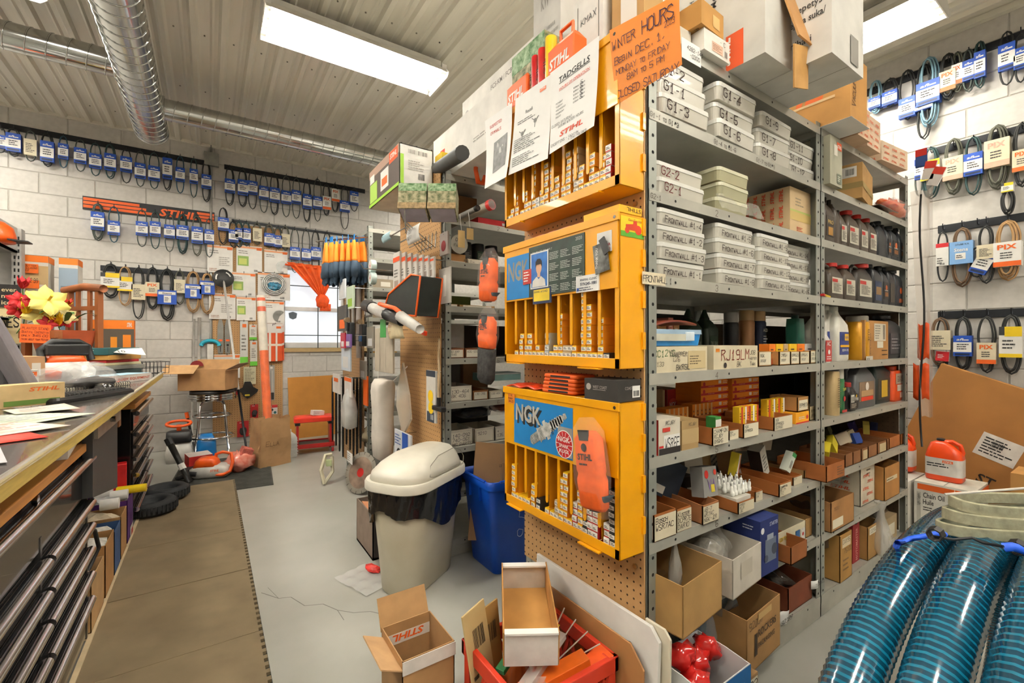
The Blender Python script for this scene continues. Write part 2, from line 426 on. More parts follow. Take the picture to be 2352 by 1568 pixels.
# spiral ducts
DUCT = K('c4c6c4', 0.16, 1.0, var=0.05, scale=6)
d = thing('spiral_duct', 'silver spiral ventilation duct with two side branches under the ceiling', 'duct', (-.44, 5.3, 3.15))
def pipe(name, a, b, r, pitch, par):
    a = V(a); b = V(b); p = G().tube([a, b], r, 28).put(name, DUCT, par, autosm=40)
    dd = (b - a); L = dd.length; dd.normalize(); x, y = frame(dd); n = int(L / pitch * 20)
    G().tube([a + dd * (L * i / n) + (x * cos(2*pi*i/20) + y * sin(2*pi*i/20)) * (r + .001) for i in range(n + 1)], .0042, 5).put('seam', DUCT, p, smooth=True)
    for e in (a, b): G().tube([e + (x * cos(2*pi*i/28) + y * sin(2*pi*i/28)) * (r + .002) for i in range(28)], .006, 5, closed=True).put('rim', DUCT, p, smooth=True)
    return p
pipe('main_pipe', (0, 0, 0), (0, -6.5, 0), .125, .105, d)
pipe('branch_pipe', (.1, -.42, .05), (4.2, -.42, .05), .088, .1, d)
pipe('branch_pipe', (-.1, -1.02, .05), (-2.7, -1.02, .05), .088, .1, d)
for x, y in ((.115, -.42), (-.115, -1.02)):
    G().tube([(x, y + cos(a*pi/10)*.098, .05 + sin(a*pi/10)*.098) for a in range(20)], .012, 6, closed=True).put('collar', DUCT, d, smooth=True)
c = thing('electrical_conduit', 'thin grey conduit with square junction box on back wall', 'conduit', (0.02, BACK-.02, 1.0))
G().cyl((0, 0, 0), (0, 0, CEIL-1.0), .012, 10).put('pipe', K('a9a9a4', .35, .7), c, smooth=True)
G().box((-.065, -.05, 2.2), (.075, .0, 2.35)).put('junction_box', K('9a9b95', .5, .5), c, bevel=.004)
# window in the back wall
w = struct(bpy.data.objects.new('window_1', None)); C.objects.link(w); w.location = (WIN[0], BACK, WIN[2])
W_, H_ = WIN[1]-WIN[0], WIN[3]-WIN[2]; FR = K('e8e8e6', .4, var=.02)
g = G()
for a, b in (((0, .03, 0), (.05, .1, H_)), ((W_-.05, .03, 0), (W_, .1, H_)), ((0, .03, 0), (W_, .1, .07)), ((0, .03, H_-.05), (W_, .1, H_)), ((0, .03, .47), (W_, .1, .52))): g.box(a, b)
g.put('window_frame', FR, w, bevel=.004)
for z0, z1 in ((.07, .47), (.52, H_-.05)):
    G().box((.05, .06, z0), (W_-.05, .064, z1)).put('pane', K('eef5fb', .25, var=0, alpha=.35, h2=None), w)
G().box((-.04, -.03, -.05), (W_+.04, .1, 0)).put('window_sill', K('b79c6b', .7, scale=20, stretch=(1, 8, 8)), w)
g = G()
for x in (.42, .66, .9): g.cyl((x, -.035, .0), (x, -.035, H_-.1), .006, 6)
for z in (.16, .78): g.cyl((.02, -.035, z), (W_-.03, -.035, z), .006, 6)
g.put('bar', K('2c3a3a', .5), w)
G().prism([(0, .08), (.05, .1), (.1, .08), (.09, .02), (.05, 0), (.01, .02)], (.09, .055, .36), EX, EZ, -.003).put('sticker', K('55606a', .5), w)
# foam mats
FOAM = K('75654c', .85, var=.1, scale=5, h2='86765a', bump=.03)
m = tag(bpy.data.objects.new('foam_floor_mat', None), 'worn brown interlocking foam floor mat along the tool chests', 'floor mat'); C.objects.link(m); m.location = (-.42, .2, 0)
def teeth(n, L, t):
    P = []
    for i in range(n):
        a, b, mid = L*i/n, L*(i+1)/n, L*(i+.5)/n
        P += [(a, 0), (mid, 0), (mid, t), (b, t)]
    return P
T = .61; tt = teeth(14, T-.004, .013)
edge_r = [(.59 + b, a) for a, b in tt]; edge_l = [(0 - b, a) for a, b in tt]
poly = [(0, 0)] + edge_r + [(.59, T-.004)] + edge_l[::-1]
tm = G().prism(poly, (0, 0, .001), EX, EY, .011).mesh('tile', FOAM)
for i in range(7):
    o = bpy.data.objects.new('tile', tm); C.objects.link(o); o.parent = m; o.location = (0, T*i + .08, rnd.uniform(0, .0015))
g = G().box((-.012, .07, .0002), (.606, 4.36, .001)); g.put('underlay', K('26302b', .9), m)
o = thing('rubber_mat', 'dark grey ribbed rubber mat in front of the chrome stool', 'floor mat', (-.3, 4.28, 0), radians(-4))
g = G().box((0, 0, .0005), (.75, 1.2, .008))
for k in range(60): g.box((.01, .01 + k*.0197, .008), (.74, .018 + k*.0197, .0105))
g.put('ribbed_sheet', K('4a4a44', .8, var=.12), o)

# ================================================================ steel shelving
POST = K('9a9d95', .42, .4, var=.06, scale=12); DECK = K('b0aea3', .42, .25, var=.06, scale=9); HOLE = K('161616', .9, var=0)
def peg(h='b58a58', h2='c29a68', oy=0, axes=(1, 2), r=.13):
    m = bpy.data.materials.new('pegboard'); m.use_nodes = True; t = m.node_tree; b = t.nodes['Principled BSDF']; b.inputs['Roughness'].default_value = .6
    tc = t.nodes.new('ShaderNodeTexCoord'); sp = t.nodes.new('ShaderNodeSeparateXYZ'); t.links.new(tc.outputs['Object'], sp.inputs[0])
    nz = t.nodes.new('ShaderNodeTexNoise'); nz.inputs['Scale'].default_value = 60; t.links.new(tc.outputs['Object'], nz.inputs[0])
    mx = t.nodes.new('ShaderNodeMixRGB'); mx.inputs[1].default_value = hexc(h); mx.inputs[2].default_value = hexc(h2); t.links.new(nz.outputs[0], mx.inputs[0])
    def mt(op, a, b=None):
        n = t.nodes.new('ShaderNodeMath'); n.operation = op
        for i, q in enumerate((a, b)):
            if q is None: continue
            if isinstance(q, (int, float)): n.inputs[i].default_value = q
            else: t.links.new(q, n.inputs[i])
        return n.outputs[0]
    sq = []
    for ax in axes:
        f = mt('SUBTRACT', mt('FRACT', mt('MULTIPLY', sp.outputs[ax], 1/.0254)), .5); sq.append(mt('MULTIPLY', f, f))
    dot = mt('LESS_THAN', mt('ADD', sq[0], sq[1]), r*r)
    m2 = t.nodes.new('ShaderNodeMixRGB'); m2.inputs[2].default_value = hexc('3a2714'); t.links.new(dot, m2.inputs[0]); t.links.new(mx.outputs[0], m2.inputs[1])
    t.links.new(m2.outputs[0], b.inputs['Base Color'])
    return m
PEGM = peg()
PEGX = peg(axes=(0, 2))
def unit(label, x0, x1, y0, y1, zs, top, holes=True, group='steel shelving units', facing=1):
    u = thing('steel_shelving_unit', label, 'shelving', (x0, y0, 0), 0, group); W, D = x1-x0, y1-y0; p = .038
    for sx, X in ((1, 0), (-1, W)):
        for sy, Y in ((1, 0), (-1, D)):
            g = G(); g.box((min(X, X+sx*p), min(Y, Y+sy*.0025), 0), (max(X, X+sx*p), max(Y, Y+sy*.0025), top+.02))
            g.box((min(X, X+sx*.0025), min(Y, Y+sy*p), 0), (max(X, X+sx*.0025), max(Y, Y+sy*p), top+.02))
            po = g.put('post', POST, u)
            if holes:
                g = G(); z = .06
                while z < top:
                    g.disc((X+sx*.021, Y-sy*.0006, z), EX*sy, EZ, .0055, 8)
                    g.disc((X-sx*.0006, Y+sy*.021, z), EY*-sx, EZ, .0055, 8)
                    z += .05
                h = g.put('hole', HOLE, po); h['kind'] = 'stuff'
    for i, z in enumerate(zs):
        g = G().box((.003, .003, z-.006), (W-.003, D-.003, z))
        for Y in (.0, D): g.box((.004, min(Y-.002, Y+.002), z-.033), (W-.004, max(Y-.002, Y+.002), z))
        for X in (.004, W-.004): g.box((X-.002, .003, z-.033), (X+.002, D-.003, z))
        if z < .15: g.box((.004, -.001, 0.002), (W-.004, .002, z-.034))
        sh = g.put('shelf', DECK, u)
        if holes and facing:
            g = G()
            for k in range(4): g.disc((W*(.11+.26*k), -.0028, z-.016), EX, EZ, .0045, 8)
            g.put('bolt_hole', HOLE, sh)['kind'] = 'stuff'
    return u
ZS = [.092, .355, .606, .857, 1.105, 1.397, 1.648, 1.888, 2.13]
Y0, Y1 = .866, 1.478
uA = unit('grey steel shelving unit beside the yellow cabinets, holding clear plastic bins', 1.067, 2.205, Y0, Y1, ZS, 2.13)
uB = unit('grey steel shelving unit holding oil bottles, next to the belt wall', 2.209, 3.344, Y0, Y1, ZS, 2.13)
uC = unit('grey steel shelving unit behind the trash can and blue bin', 1.08, 2.2, 2.26, 2.92, ZS, 2.13)
unit('grey steel shelving unit in the second aisle, farther bay', 2.204, 3.34, 2.26, 2.92, ZS, 2.13, False)
uD = unit('grey steel shelving unit behind the hanging white sock and chains', 1.08, 2.2, 3.7, 4.4, ZS, 2.13)
for u_, zz, txts in ((uA, ZS[1:7], 'x 6 5 4 3 2'.split()), (uC, ZS[1:8], 'x x 6 5 4 3 2'.split())):
    g = G()
    for z, s_ in zip(zz, txts):
        if s_ != 'x': g.hand(s_, (.34, -.0026, z-.028), EX, EZ, .02)
    g.put('shelf_number', K('6b6258', .8), u_)
pb = G().box((0, 0, 0), (.006, .6, 1.75)).put('pegboard', PEGM, None, loc=(1.056, .872, .34)); tag(pb, 'brown pegboard carrying the three yellow cabinets', 'pegboard')
for y, z in ((.03, 1.27), (.03, .19), (.57, .28)): G().cyl((-.006, y, z), (.0, y, z), .008, 8).put('bolt', CHROME, pb)
pb = G().box((0, 0, 0), (.006, .63, 2.05)).put('pegboard', PEGM, None, loc=(1.066, 2.29, .12)); tag(pb, 'brown pegboard end panel hung with tools behind the trash can', 'pegboard')
pb = G().box((0, 0, 0), (.006, .7, 1.95)).put('pegboard', peg('9c7a55', 'ad8a62'), None, loc=(1.066, 3.78, .1)); tag(pb, 'brown pegboard end panel with saw chains near the window', 'pegboard')
# white board fastened behind bay two (perforated back seen between the shelves)
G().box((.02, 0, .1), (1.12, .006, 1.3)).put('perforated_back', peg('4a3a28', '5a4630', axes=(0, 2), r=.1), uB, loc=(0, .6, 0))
# ================================================================ yellow spark plug cabinets
YEL = K('eda507', .35, var=.04, scale=8, coat=.2); YSHADE = K('d08a0a', .5, var=.05)  # second yellow is darkened: interior shadow put into the colour
PB = {'y': ('f3c21a', 'e08a1c'), 's': ('c9c9c6', 'a8a8a4'), 't': ('c9ae84', 'b39468'), 'k': ('2a2928', '3a3938'), 'r': ('f0ece6', 'b8201c'), 'o': ('f0801c', 'd84a14')}
PBN = {'y': 'yellow and white', 's': 'silver', 't': 'plain tan', 'k': 'black', 'r': 'red and white', 'o': 'orange and white'}
plugbox = {}
for k_, (a, b) in PB.items():
    A, B_, W_ = K(a, .45, var=.03), K(b, .45, var=.03), K('efece2', .5, var=.02)
    g = G().box((-.085, -.011, 0), (0, .011, .0205), fm=[0, 0, 1, 0, 0, 0])
    g.box((-.0858, -.0106, .0045), (-.085, .0106, .016), m=2)
    for i in range(2): g.rect((-.0862, .008, .008 + i*.004), -EY, EZ, .014 - i*.004, .0018, 3)
    g.box((-.0856, -.0106, .0005), (-.085, .0106, .004), m=1)
    plugbox[k_] = g.mesh('spark_plug_box', [A, B_, W_, INK])
def cabinet(tag_, z0, z1, label, slats):
    h = z1 - z0; w = .587; d = .104
    c = thing('spark_plug_cabinet', label, 'cabinet', (1.0545, .87, z0), 0, 'yellow spark plug cabinets on the pegboard')
    g = G().box((-d, 0, 0), (0, .003, h)).box((-d, w-.003, 0), (0, w, h)).box((-d, 0, 0), (0, w, .003)).box((-d, 0, h-.003), (0, w, h)).box((-.004, 0, 0), (0, w, h))
    g.box((-d, 0, 0), (-d+.004, w, .03)).box((-d, 0, 0), (-d+.004, .018, h)).box((-d, w-.012, 0), (-d+.004, w, h))
    g.put('body', YEL, c, bevel=.0012)
    hd = G().box((-d-.003, .004, h*.52), (-d, w-.004, h-.016)).put('header_panel', YEL, c, bevel=.001)
    G().box((-d-.007, -.002, h-.022), (-d, w+.002, h+.002)).put('top_rail', YEL, c, bevel=.001)
    for i in range(slats):
        y = .018 + (w-.03) * (i + 1) / (slats + 1)
        G().prism([(-.006, h*.54), (-.006, .075), (-.004, .069), (0, .067), (.004, .069), (.006, .075), (.006, h*.54)], (-d+.004, y, 0), EY, EZ, -.003).put('slat', YEL, c)
        G().box((-d+.012, y-.001, .03), (-.004, y+.001, h*.9)).put('divider', YSHADE, c)
    for z in (.08, .2, .32, .41): G().box((-.012, -.006, z-.025), (.0, 0, z+.025)).put('hinge', YEL, c)
    for y in (.07, w-.12): G().box((-d-.012, y, -.004), (-d+.01, y+.09, 0)).put('bottom_tab', YEL, c)
    G().cyl((-d-.008, .012, h-.012), (-d, .012, h-.012), .005, 8).put('screw', CHROME, c)
    return c
def stacks(cab, zb, ox, oy, sc, data):
    rows = [r_.split(',') for r_ in data.split()]
    pts = []
    for r_ in rows:
        u, v = ox + float(r_[0]) / sc, oy + float(r_[1]) / sc; p = at(u, v, X=.957); pts.append((p.y, p.z, r_[2] if len(r_) > 2 else 'y'))
    pts.sort(key=lambda q: -q[0]); used = []
    cols = []
    for y, z, k in pts:                        # neighbours that share a slot stand one behind the other
        y = min(max(y, .9), 1.437)
        if cols and cols[-1][0] - y < .0225: y = cols[-1][0] - .0228
        if y < .89: continue
        cols.append((y, z, k))
    for n_, (y, z, k) in enumerate(cols):
        cnt = max(1, round((z - zb) / .0212))
        for i in range(cnt):
            o = bpy.data.objects.new('spark_plug_box', plugbox[k]); C.objects.link(o)
            o.location = (1.044 - rnd.uniform(0, .004), y, zb + i * .0208); o.rotation_euler = (0, 0, rnd.uniform(-.03, .03))
            hgt = 'alone' if cnt == 1 else ('topmost' if i == cnt - 1 else ORD[i] + ' up')
            tag(o, '%s spark plug box, %s in %s stack from far end of %s cabinet' % (PBN[k].split()[0], hgt, ORD[n_], cab), 'box', 'spark plug boxes in the %s yellow cabinet' % cab)
c1 = cabinet('top', 1.64, 2.075, 'top yellow spark plug cabinet covered with taped paper notices', 9)
c2 = cabinet('middle', 1.122, 1.562, 'middle yellow spark plug cabinet with a calendar stuck on it', 8)
c3 = cabinet('bottom', .585, 1.026, 'bottom yellow spark plug cabinet with a blue spark plug picture', 8)
stacks('top', 1.6435, 1040, 0, 3.015, '372,1490 400,1465 440,1340 480,1440 505,1315 530,1380 560,1150 590,1350,s 620,1310 650,1130 690,1140 720,1200 770,1190 800,1030 850,1000,t 890,1130 940,1060 925,1250 990,1190 1025,1060 1060,1000,r')
stacks('middle', 1.1255, 1120, 460, 3.734, '243,1305 290,1155 335,1155 365,1150 400,1310 425,1250 450,1315 510,1145,s 540,1315 580,1265 615,980 655,1255,t 690,1255,t 730,1265 765,1330 795,805 830,905 885,1330 915,1005 1000,1320,k')
stacks('bottom', .5885, 1140, 840, 3.408, '130,760 110,1000 150,1010 190,1030 215,1030 250,1040 290,925 330,1030,k 395,1120 435,1130 455,1070,t 490,870 525,830 560,1175 580,1035,r 625,985 660,1135,k 700,935,r 720,1010,r 895,935,k 860,1230,r')
# header art: local frame seen from the aisle, right = -Y
def face(c, dx=0.0): return c.location.x - .1072 - dx
def sheet(name, pts, X, mats, parent=None, label=None, cat=None, curl=0.0, grp=None, t=.0006):
    """A paper hung on a face at X: pts TL TR BR BL in photo pixels; returns (object, mapper)."""
    P = [at(u, v, X=X) for u, v in pts]; o0 = P[3].copy()
    def mp(a, b):
        p = (P[3] * (1-a) + P[2] * a) * (1-b) + (P[0] * (1-a) + P[1] * a) * b
        return p - o0 - EX * curl * ((1-b) ** 2)
    g = G().grid(lambda a, b: mp(a, b), 6, 8)
    ob = bpy.data.objects.new(name, None); C.objects.link(ob); ob.location = o0
    if label: tag(ob, label, cat, grp)
    if parent: ob.parent = parent; ob.matrix_parent_inverse = parent.matrix_world.inverted() if False else Matrix.Translation(-V(parent.location))
    g.put('sheet', mats, ob, solid=t)
    def fr(a, b, off=.0012):                       # a point on the sheet and its frame
        p = mp(a, b) - EX * off
        ux = (mp(min(a+.02, 1.02), b) - mp(a, b)).normalized(); uy = (mp(a, min(b+.02, 1.02)) - mp(a, b)).normalized()
        return p, ux, uy, (mp(1, .5) - mp(0, .5)).length, (mp(.5, 1) - mp(.5, 0)).length
    return ob, fr
PAPER = K('efeeea', .7, var=.02); GREY = K('8a8a88', .8, var=.0); NOTE = K('ea8826', .6, var=.03); REDI = K('c8321e', .7, var=0)
o, f = sheet('paper_notice', [(1114, 279), (1176, 237), (1178, 411), (1128, 438)], .935, PAPER, None, 'white suspected criminals notice with a grey photo, curling off top cabinet', 'paper', .03)
p, ux, uy, w, h = f(.18, .84); g = G(); g.hand('SUSPECTED', p, ux, uy, .011, .0016); p = f(.2, .74)[0]; g.hand('CRIMINALS', p, ux, uy, .011, .0016); g.put('lettering', REDI, o)
g = G(); a, b, c_, d_ = f(.34, .16)[0], f(.86, .2)[0], f(.86, .64)[0], f(.34, .6)[0]; g.quad([a, b, c_, d_]); g.put('photo_print', K('7d7d7b', .6, var=.2, scale=60), o)
g = G()
for a, b, r1, r2 in ((.5, .5, .008, .02), (.62, .38, .01, .03), (.7, .46, .006, .014)): p = f(a, b, .002)[0]; g.disc(p, -EY, EZ, r1, 10, 0, r2)
g.put('photo_figure', K('cfcfcb', .6, var=.1), o)
o, f = sheet('paper_notice', [(1184, 229), (1265, 172), (1269, 368), (1178, 406)], .937, PAPER, None, 'white recall notice with two grey cutting head drawings, on top cabinet', 'paper', .02)
g = G(); p, ux, uy, w, h = f(.34, .72); g.type('Recall', p, ux, uy, .013)
for a, b, ww, n in ((.12, .62, .5, 2), (.08, .26, .6, 7), (.08, .08, .62, 5)): p = f(a, b)[0]; g.lines(p, ux, uy, w*ww*1.2, .012*n*.6, n, fill=.3)
g.put('lettering', K('4a4a4a', .7, var=0), o)
g = G(); p = f(.72, .87)[0]; g.rect(p, ux, uy, .034, .012); g.put('logo_patch', ORANGE, o)
g = G(); p = f(.74, .885, .0018)[0]; g.type('STIHL', p, ux, uy, .007, shear=.2, bold=.02, width=.028); g.put('logo', WHITE, o)
g = G()
for a, b in ((.28, .48), (.62, .56)):
    p = f(a, b, .002)[0]; g.disc(p, -EY, EZ, .008, 12)
    for k in range(3): q = V((0, -cos(k*2.1+.4), sin(k*2.1+.4))); g.beam(p, p + q*.022, .003, .0006, up=(1, 0, 0))
g.put('drawing', GREY, o)
o, f = sheet('paper_notice', [(1264, 169), (1376, 83), (1373, 293), (1270, 358)], .933, PAPER, None, 'white hours of operation poster on the top yellow cabinet', 'poster', .015)
p, ux, uy, w, h = f(.2, .80); g = G(); g.type('TADGELLS', p, ux, uy, .018, shear=.15, bold=.01, width=w*.66); g.rect(f(.2, .785)[0], ux, uy, w*.66, .0016)
for i, dname in enumerate(('MONDAY', 'TUESDAY', 'WEDNESDAY', 'THURSDAY', 'FRIDAY')):
    g.type(dname, f(.13, .555 - .042*i)[0], ux, uy, .0058); g.type('8:00am- 5:00pm', f(.52, .60 - .042*i)[0], ux, uy, .0058)
g.hand('CLOSED SATURDAY', f(.04, .30)[0], ux, uy, .0075, fit=w*.55); g.hand('DURING WINTER HOURS', f(.2, .255)[0], ux, uy, .0075, fit=w*.76)
g.hand('EXCEPTIONS - Vacation', f(.04, .07)[0], ux, uy, .008, fit=w*.85); g.hand('+ Stat Holidays', f(.45, .02)[0], ux, uy, .0078, fit=w*.5)
for i in range(5): g.hand('5', f(.67, .60 - .042*i)[0], ux, uy, .011)
g.put('lettering', INK, o)
g = G(); g.type('HOURS OF OPERATION:', f(.2, .705)[0], ux, uy, .0085, shear=.15, width=w*.66); g.rect(f(.2, .697)[0], ux, uy, w*.66, .001)
g.type('STIHL', f(.24, .135)[0], ux, uy, .016, shear=.22, bold=.025, width=w*.5); g.put('red_lettering', K('d8401c', .6, var=0), o)
o, f = sheet('paper_sign', [(1400, 71), (1560, -15), (1561, 146), (1411, 239)], .943, NOTE, None, 'orange handwritten winter hours sign sticking out from the top cabinet', 'sign', -.01)
p, ux, uy, w, h = f(.02, .6); w *= 1
g = G()
for t_, a, b, hh in (('WINTER ', .03, .70, .024), ('HOURS', .50, .70, .033), ('Begin DEC. 1,', .05, .50, .02), ('2023', .81, .62, .014), ('MONDAY to FRIDAY', .06, .355, .0155), ('8AM to 5 PM', .22, .225, .016), ('CLOSED SATURDAY', .03, .055, .021)): g.hand(t_, f(a, b, .003)[0], ux, uy, hh, hh*.1, gap=1.18, fit=w*((.47 if 'WINTER' in t_ else .95)-a))
g.put('lettering', K('4a2a3c', .7, var=0), o)
# middle cabinet: picture, calendar, cards
def card(cab, y0, y1, z0, z1, mat_, name, off=.0012): return G().box((-.1075-off, y0, z0), (-.1073, y1, z1)).put(name, mat_, cab)
HZ, NY = EZ, -EY
def fc(off=.0): return -.1088 - off
BLUE = K('1c7fc4', .45, var=.04)
card(c2, .41, .565, .235, .395, BLUE, 'picture_panel')
g = G(); g.type('NGK', (fc(), .555, .305), NY, HZ, .07, bold=.03, width=.13); g.put('picture_lettering', K('8d8a80', .5), c2)
card(c2, .135, .42, .235, .41, K('26302b', .5, h2='2f4438', scale=25), 'calendar', .0024)
g = G(); g.type('2020', (-.1101, .175, .392), NY, HZ, .011); g.hand('and may the day await', (-.1101, .40, .385), NY, HZ, .008, .0008)
for i in range(4):
    for j in range(3): g.lines((-.1101, .305-.057*j, .350-.036*i), NY, HZ, .05, .026, 5, fill=.35, seed=i*3+j)
g.put('calendar_print', K('c4c8bf', .7, var=0), c2)
pc = card(c2, .31, .41, .262, .388, K('e8e8e4', .5), 'portrait_print', .003); pp = G().rect((-.1107, .405, .266), NY, HZ, .09, .117); pp.put('portrait_backdrop', K('1c58a8', .5, h2='3a80cc', scale=18), pc)
g = G().disc((-.1112, .361, .333), NY, HZ, .016, 14, 0, .023); g.box((-.1114, .353, .3), (-.1109, .369, .315)); g.put('portrait_face', K('d9a98a', .6), pc)
g = G().prism([(-.018, -.002), (-.017, .018), (-.008, .027), (.008, .027), (.017, .018), (.018, -.002), (.012, .008), (-.012, .008)], (-.1118, .361, .336), NY, HZ, .0003); g.put('portrait_hair', K('2a1d18', .6), pc)
g = G().prism([(-.038, 0), (-.034, .022), (-.012, .036), (0, .026), (.012, .036), (.034, .022), (.038, 0)], (-.1114, .361, .267), NY, HZ, .0003); g.put('portrait_shirt', K('dfdcd4', .6), pc)
rc = card(c2, .405, .455, .283, .335, K('c63a2c', .5), 'red_card', .0034); g = G().lines((-.1114, .45, .29), NY, HZ, .042, .04, 4, fill=.4); g.put('card_print', WHITE, rc)
bc = card(c2, .295, .395, .208, .262, K('2b3a5c', .5), 'bank_card', .004); g = G().rect((-.1123, .389, .217), NY, HZ, .088, .04); g.put('card_face', K('e6c832', .5), bc)
g = G(); g.type('BANK of DAD', (-.1128, .385, .246), NY, HZ, .0075, width=.075); g.put('card_print', K('2b3a5c', .5), bc)
ac = card(c2, .073, .17, .228, .278, K('ececea', .4), 'clinic_card', .005); g = G()
g.type('ANIMAL CLINIC', (-.1133, .152, .262), NY, HZ, .007, width=.073); g.type('519-245-1001', (-.1133, .15, .248), NY, HZ, .009, bold=.02, width=.07); g.lines((-.1133, .155, .231), NY, HZ, .075, .013, 2, fill=.35); g.put('card_print', K('2a3350', .5), ac)
G().rect((-.1134, .166, .232), NY, HZ, .01, .01).put('card_logo', K('2a58a8', .5), ac)
hc = card(c2, .025, .083, .335, .395, K('ecebe6', .4), 'dealer_sticker'); g = G(); g.type('HONDA', (fc(.0004), .081, .352), NY, HZ, .009, bold=.01, width=.052); g.type('ENGINES', (fc(.0004), .081, .340), NY, HZ, .007, width=.052); g.put('sticker_print', K('b02030', .5), hc)
fb = G().cbox((-.113, .062, .32), (.004, .055, .085), R=(radians(-8), 0, 0)).put('black_flyer', K('33332f', .2, h2='8f9390', scale=30, coat=.5), c2)
G().cbox((-.117, .046, .352), (.004, .022, .05), R=(radians(-25), 0, 0)).put('magnet_clip', K('3a3a3a', .4), c2)
g = G(); g.type('THANK YOU', (-.1156, .073, .29), EZ, EY, .01, width=.06); g.put('flyer_print', WHITE, c2)
tr = G().box((-.1, -.0012, .375), (-.004, -.0004, .432), fm=[0]*6).put('tractor_sticker', K('f0d21c', .5), c2)
G().box((-.1, -.0016, .375), (-.004, -.001, .39)).put('sticker_grass', K('5aa82c', .5), c2)
g = G(); g.disc((-.028, -.002, .398), EX, EZ, .014, 14); g.disc((-.075, -.002, .393), EX, EZ, .009, 12); g.prism([(-.08, .0), (-.08, .014), (-.05, .018), (-.047, .028), (-.035, .028), (-.03, .0)], (0, -.0018, .395), EX, EZ, .0004); g.put('sticker_tractor', K('d8401c', .5), c2)
g = G(); g.type('iSaveTractors', (-.07, -.002, .42), EX, EZ, .008, width=.062); g.put('sticker_print', K('c83a1c', .5), c2)
# bottom cabinet picture
pn = card(c3, .19, .515, .24, .405, BLUE, 'picture_panel')
g = G(); g.type('NGK', (fc(.0002), .495, .318), NY, HZ, .06, bold=.045, width=.155); g.put('picture_shadow', K('2a2c2e', .5), pn)
g = G(); g.type('NGK', (fc(.0006), .503, .328), NY, HZ, .06, bold=.03, width=.15); g.put('picture_lettering', K('b7b3aa', .4), pn)
a0 = V((fc(.0008), .41, .262)); ax = V((0, -.192, .118)).normalized(); up = V((0, .118, .192)).normalized(); L = .225
def band(g, s0, s1, hw, hw2=None): g.add([a0 + ax*(L*s0) - up*hw, a0 + ax*(L*s1) - up*(hw2 or hw), a0 + ax*(L*s1) + up*(hw2 or hw), a0 + ax*(L*s0) + up*hw], [(0, 1, 2, 3)])
g = G(); band(g, .0, .04, .008, .016); band(g, .04, .24, .017); band(g, .24, .27, .026); band(g, .27, .36, .023); band(g, .36, .39, .026); band(g, .39, .42, .02); band(g, .42, .5, .033, .033); band(g, .5, .54, .024, .02)
for i in range(5): band(g, .6 + .06*i, .63 + .06*i, .02 - .0014*i)
band(g, .54, .9, .0165, .011); band(g, .9, .93, .007); band(g, .93, .99, .011, .008); g.put('picture_plug', K('d9d9d4', .4, h2='8f918c', scale=55), pn)
g = G()
for i in range(9): s_ = .05 + i*.021; p = a0 + ax*(L*s_) - EX*.0004; g.add([p - up*.017, p + ax*.0015 - up*.017, p + ax*.0025 + up*.017, p + ax*.001 + up*.017], [(0, 1, 2, 3)])
for i in range(4): s_ = .275 + i*.022; p = a0 + ax*(L*s_) - EX*.0004; g.add([p - up*.022, p + ax*.0012 - up*.022, p + ax*.0012 + up*.022, p + up*.022], [(0, 1, 2, 3)])
g.type('NGK', a0 + ax*(L*.56) - up*.006 - EX*.0005, up*-1, ax, .012, bold=.01, width=.024); g.put('picture_lines', K('3a3c3e', .5), pn)
G().rect((fc(.0003), .262, .245), NY, HZ, .07, .095).put('picture_corner', K('9a9a96', .5), pn)
cc = (fc(.0012), .229, .285); G().disc(cc, NY, HZ, .0425, 28, 0, .045).put('emblem_rim', WHITE, pn); G().disc((fc(.0016), .229, .285), NY, HZ, .039, 28, 0, .042).put('emblem', K('c22026', .5), pn)
g = G()
for k in range(14):
    a = 2*pi*k/14; p = V((fc(.002), .229, .285)); q = V((0, -cos(a), sin(a))); n_ = V((0, -sin(a), -cos(a)))
    g.add([p + q*.012, p + q*.039 + n_*.0012, p + q*.039 - n_*.0012], [(0, 1, 2)])
g.type('NGK', (fc(.0022), .258, .293), NY, HZ, .016, bold=.02, width=.058); g.type('SPARK', (fc(.0022), .252, .274), NY, HZ, .011, bold=.02, width=.046); g.type('PLUGS', (fc(.0022), .252, .258), NY, HZ, .011, bold=.02, width=.046); g.put('emblem_print', WHITE, pn)
g = G().rect((fc(.001), .555, .382), NY, HZ, .045, .04); g.put('price_note', NOTE, c3); g = G(); g.hand('STIHL', (fc(.0016), .552, .409), NY, HZ, .008); g.hand('Rodger', (fc(.0016), .552, .398), NY, HZ, .007); g.hand('$4.00', (fc(.0016), .548, .386), NY, HZ, .008); g.put('price_note_print', INK, c3)
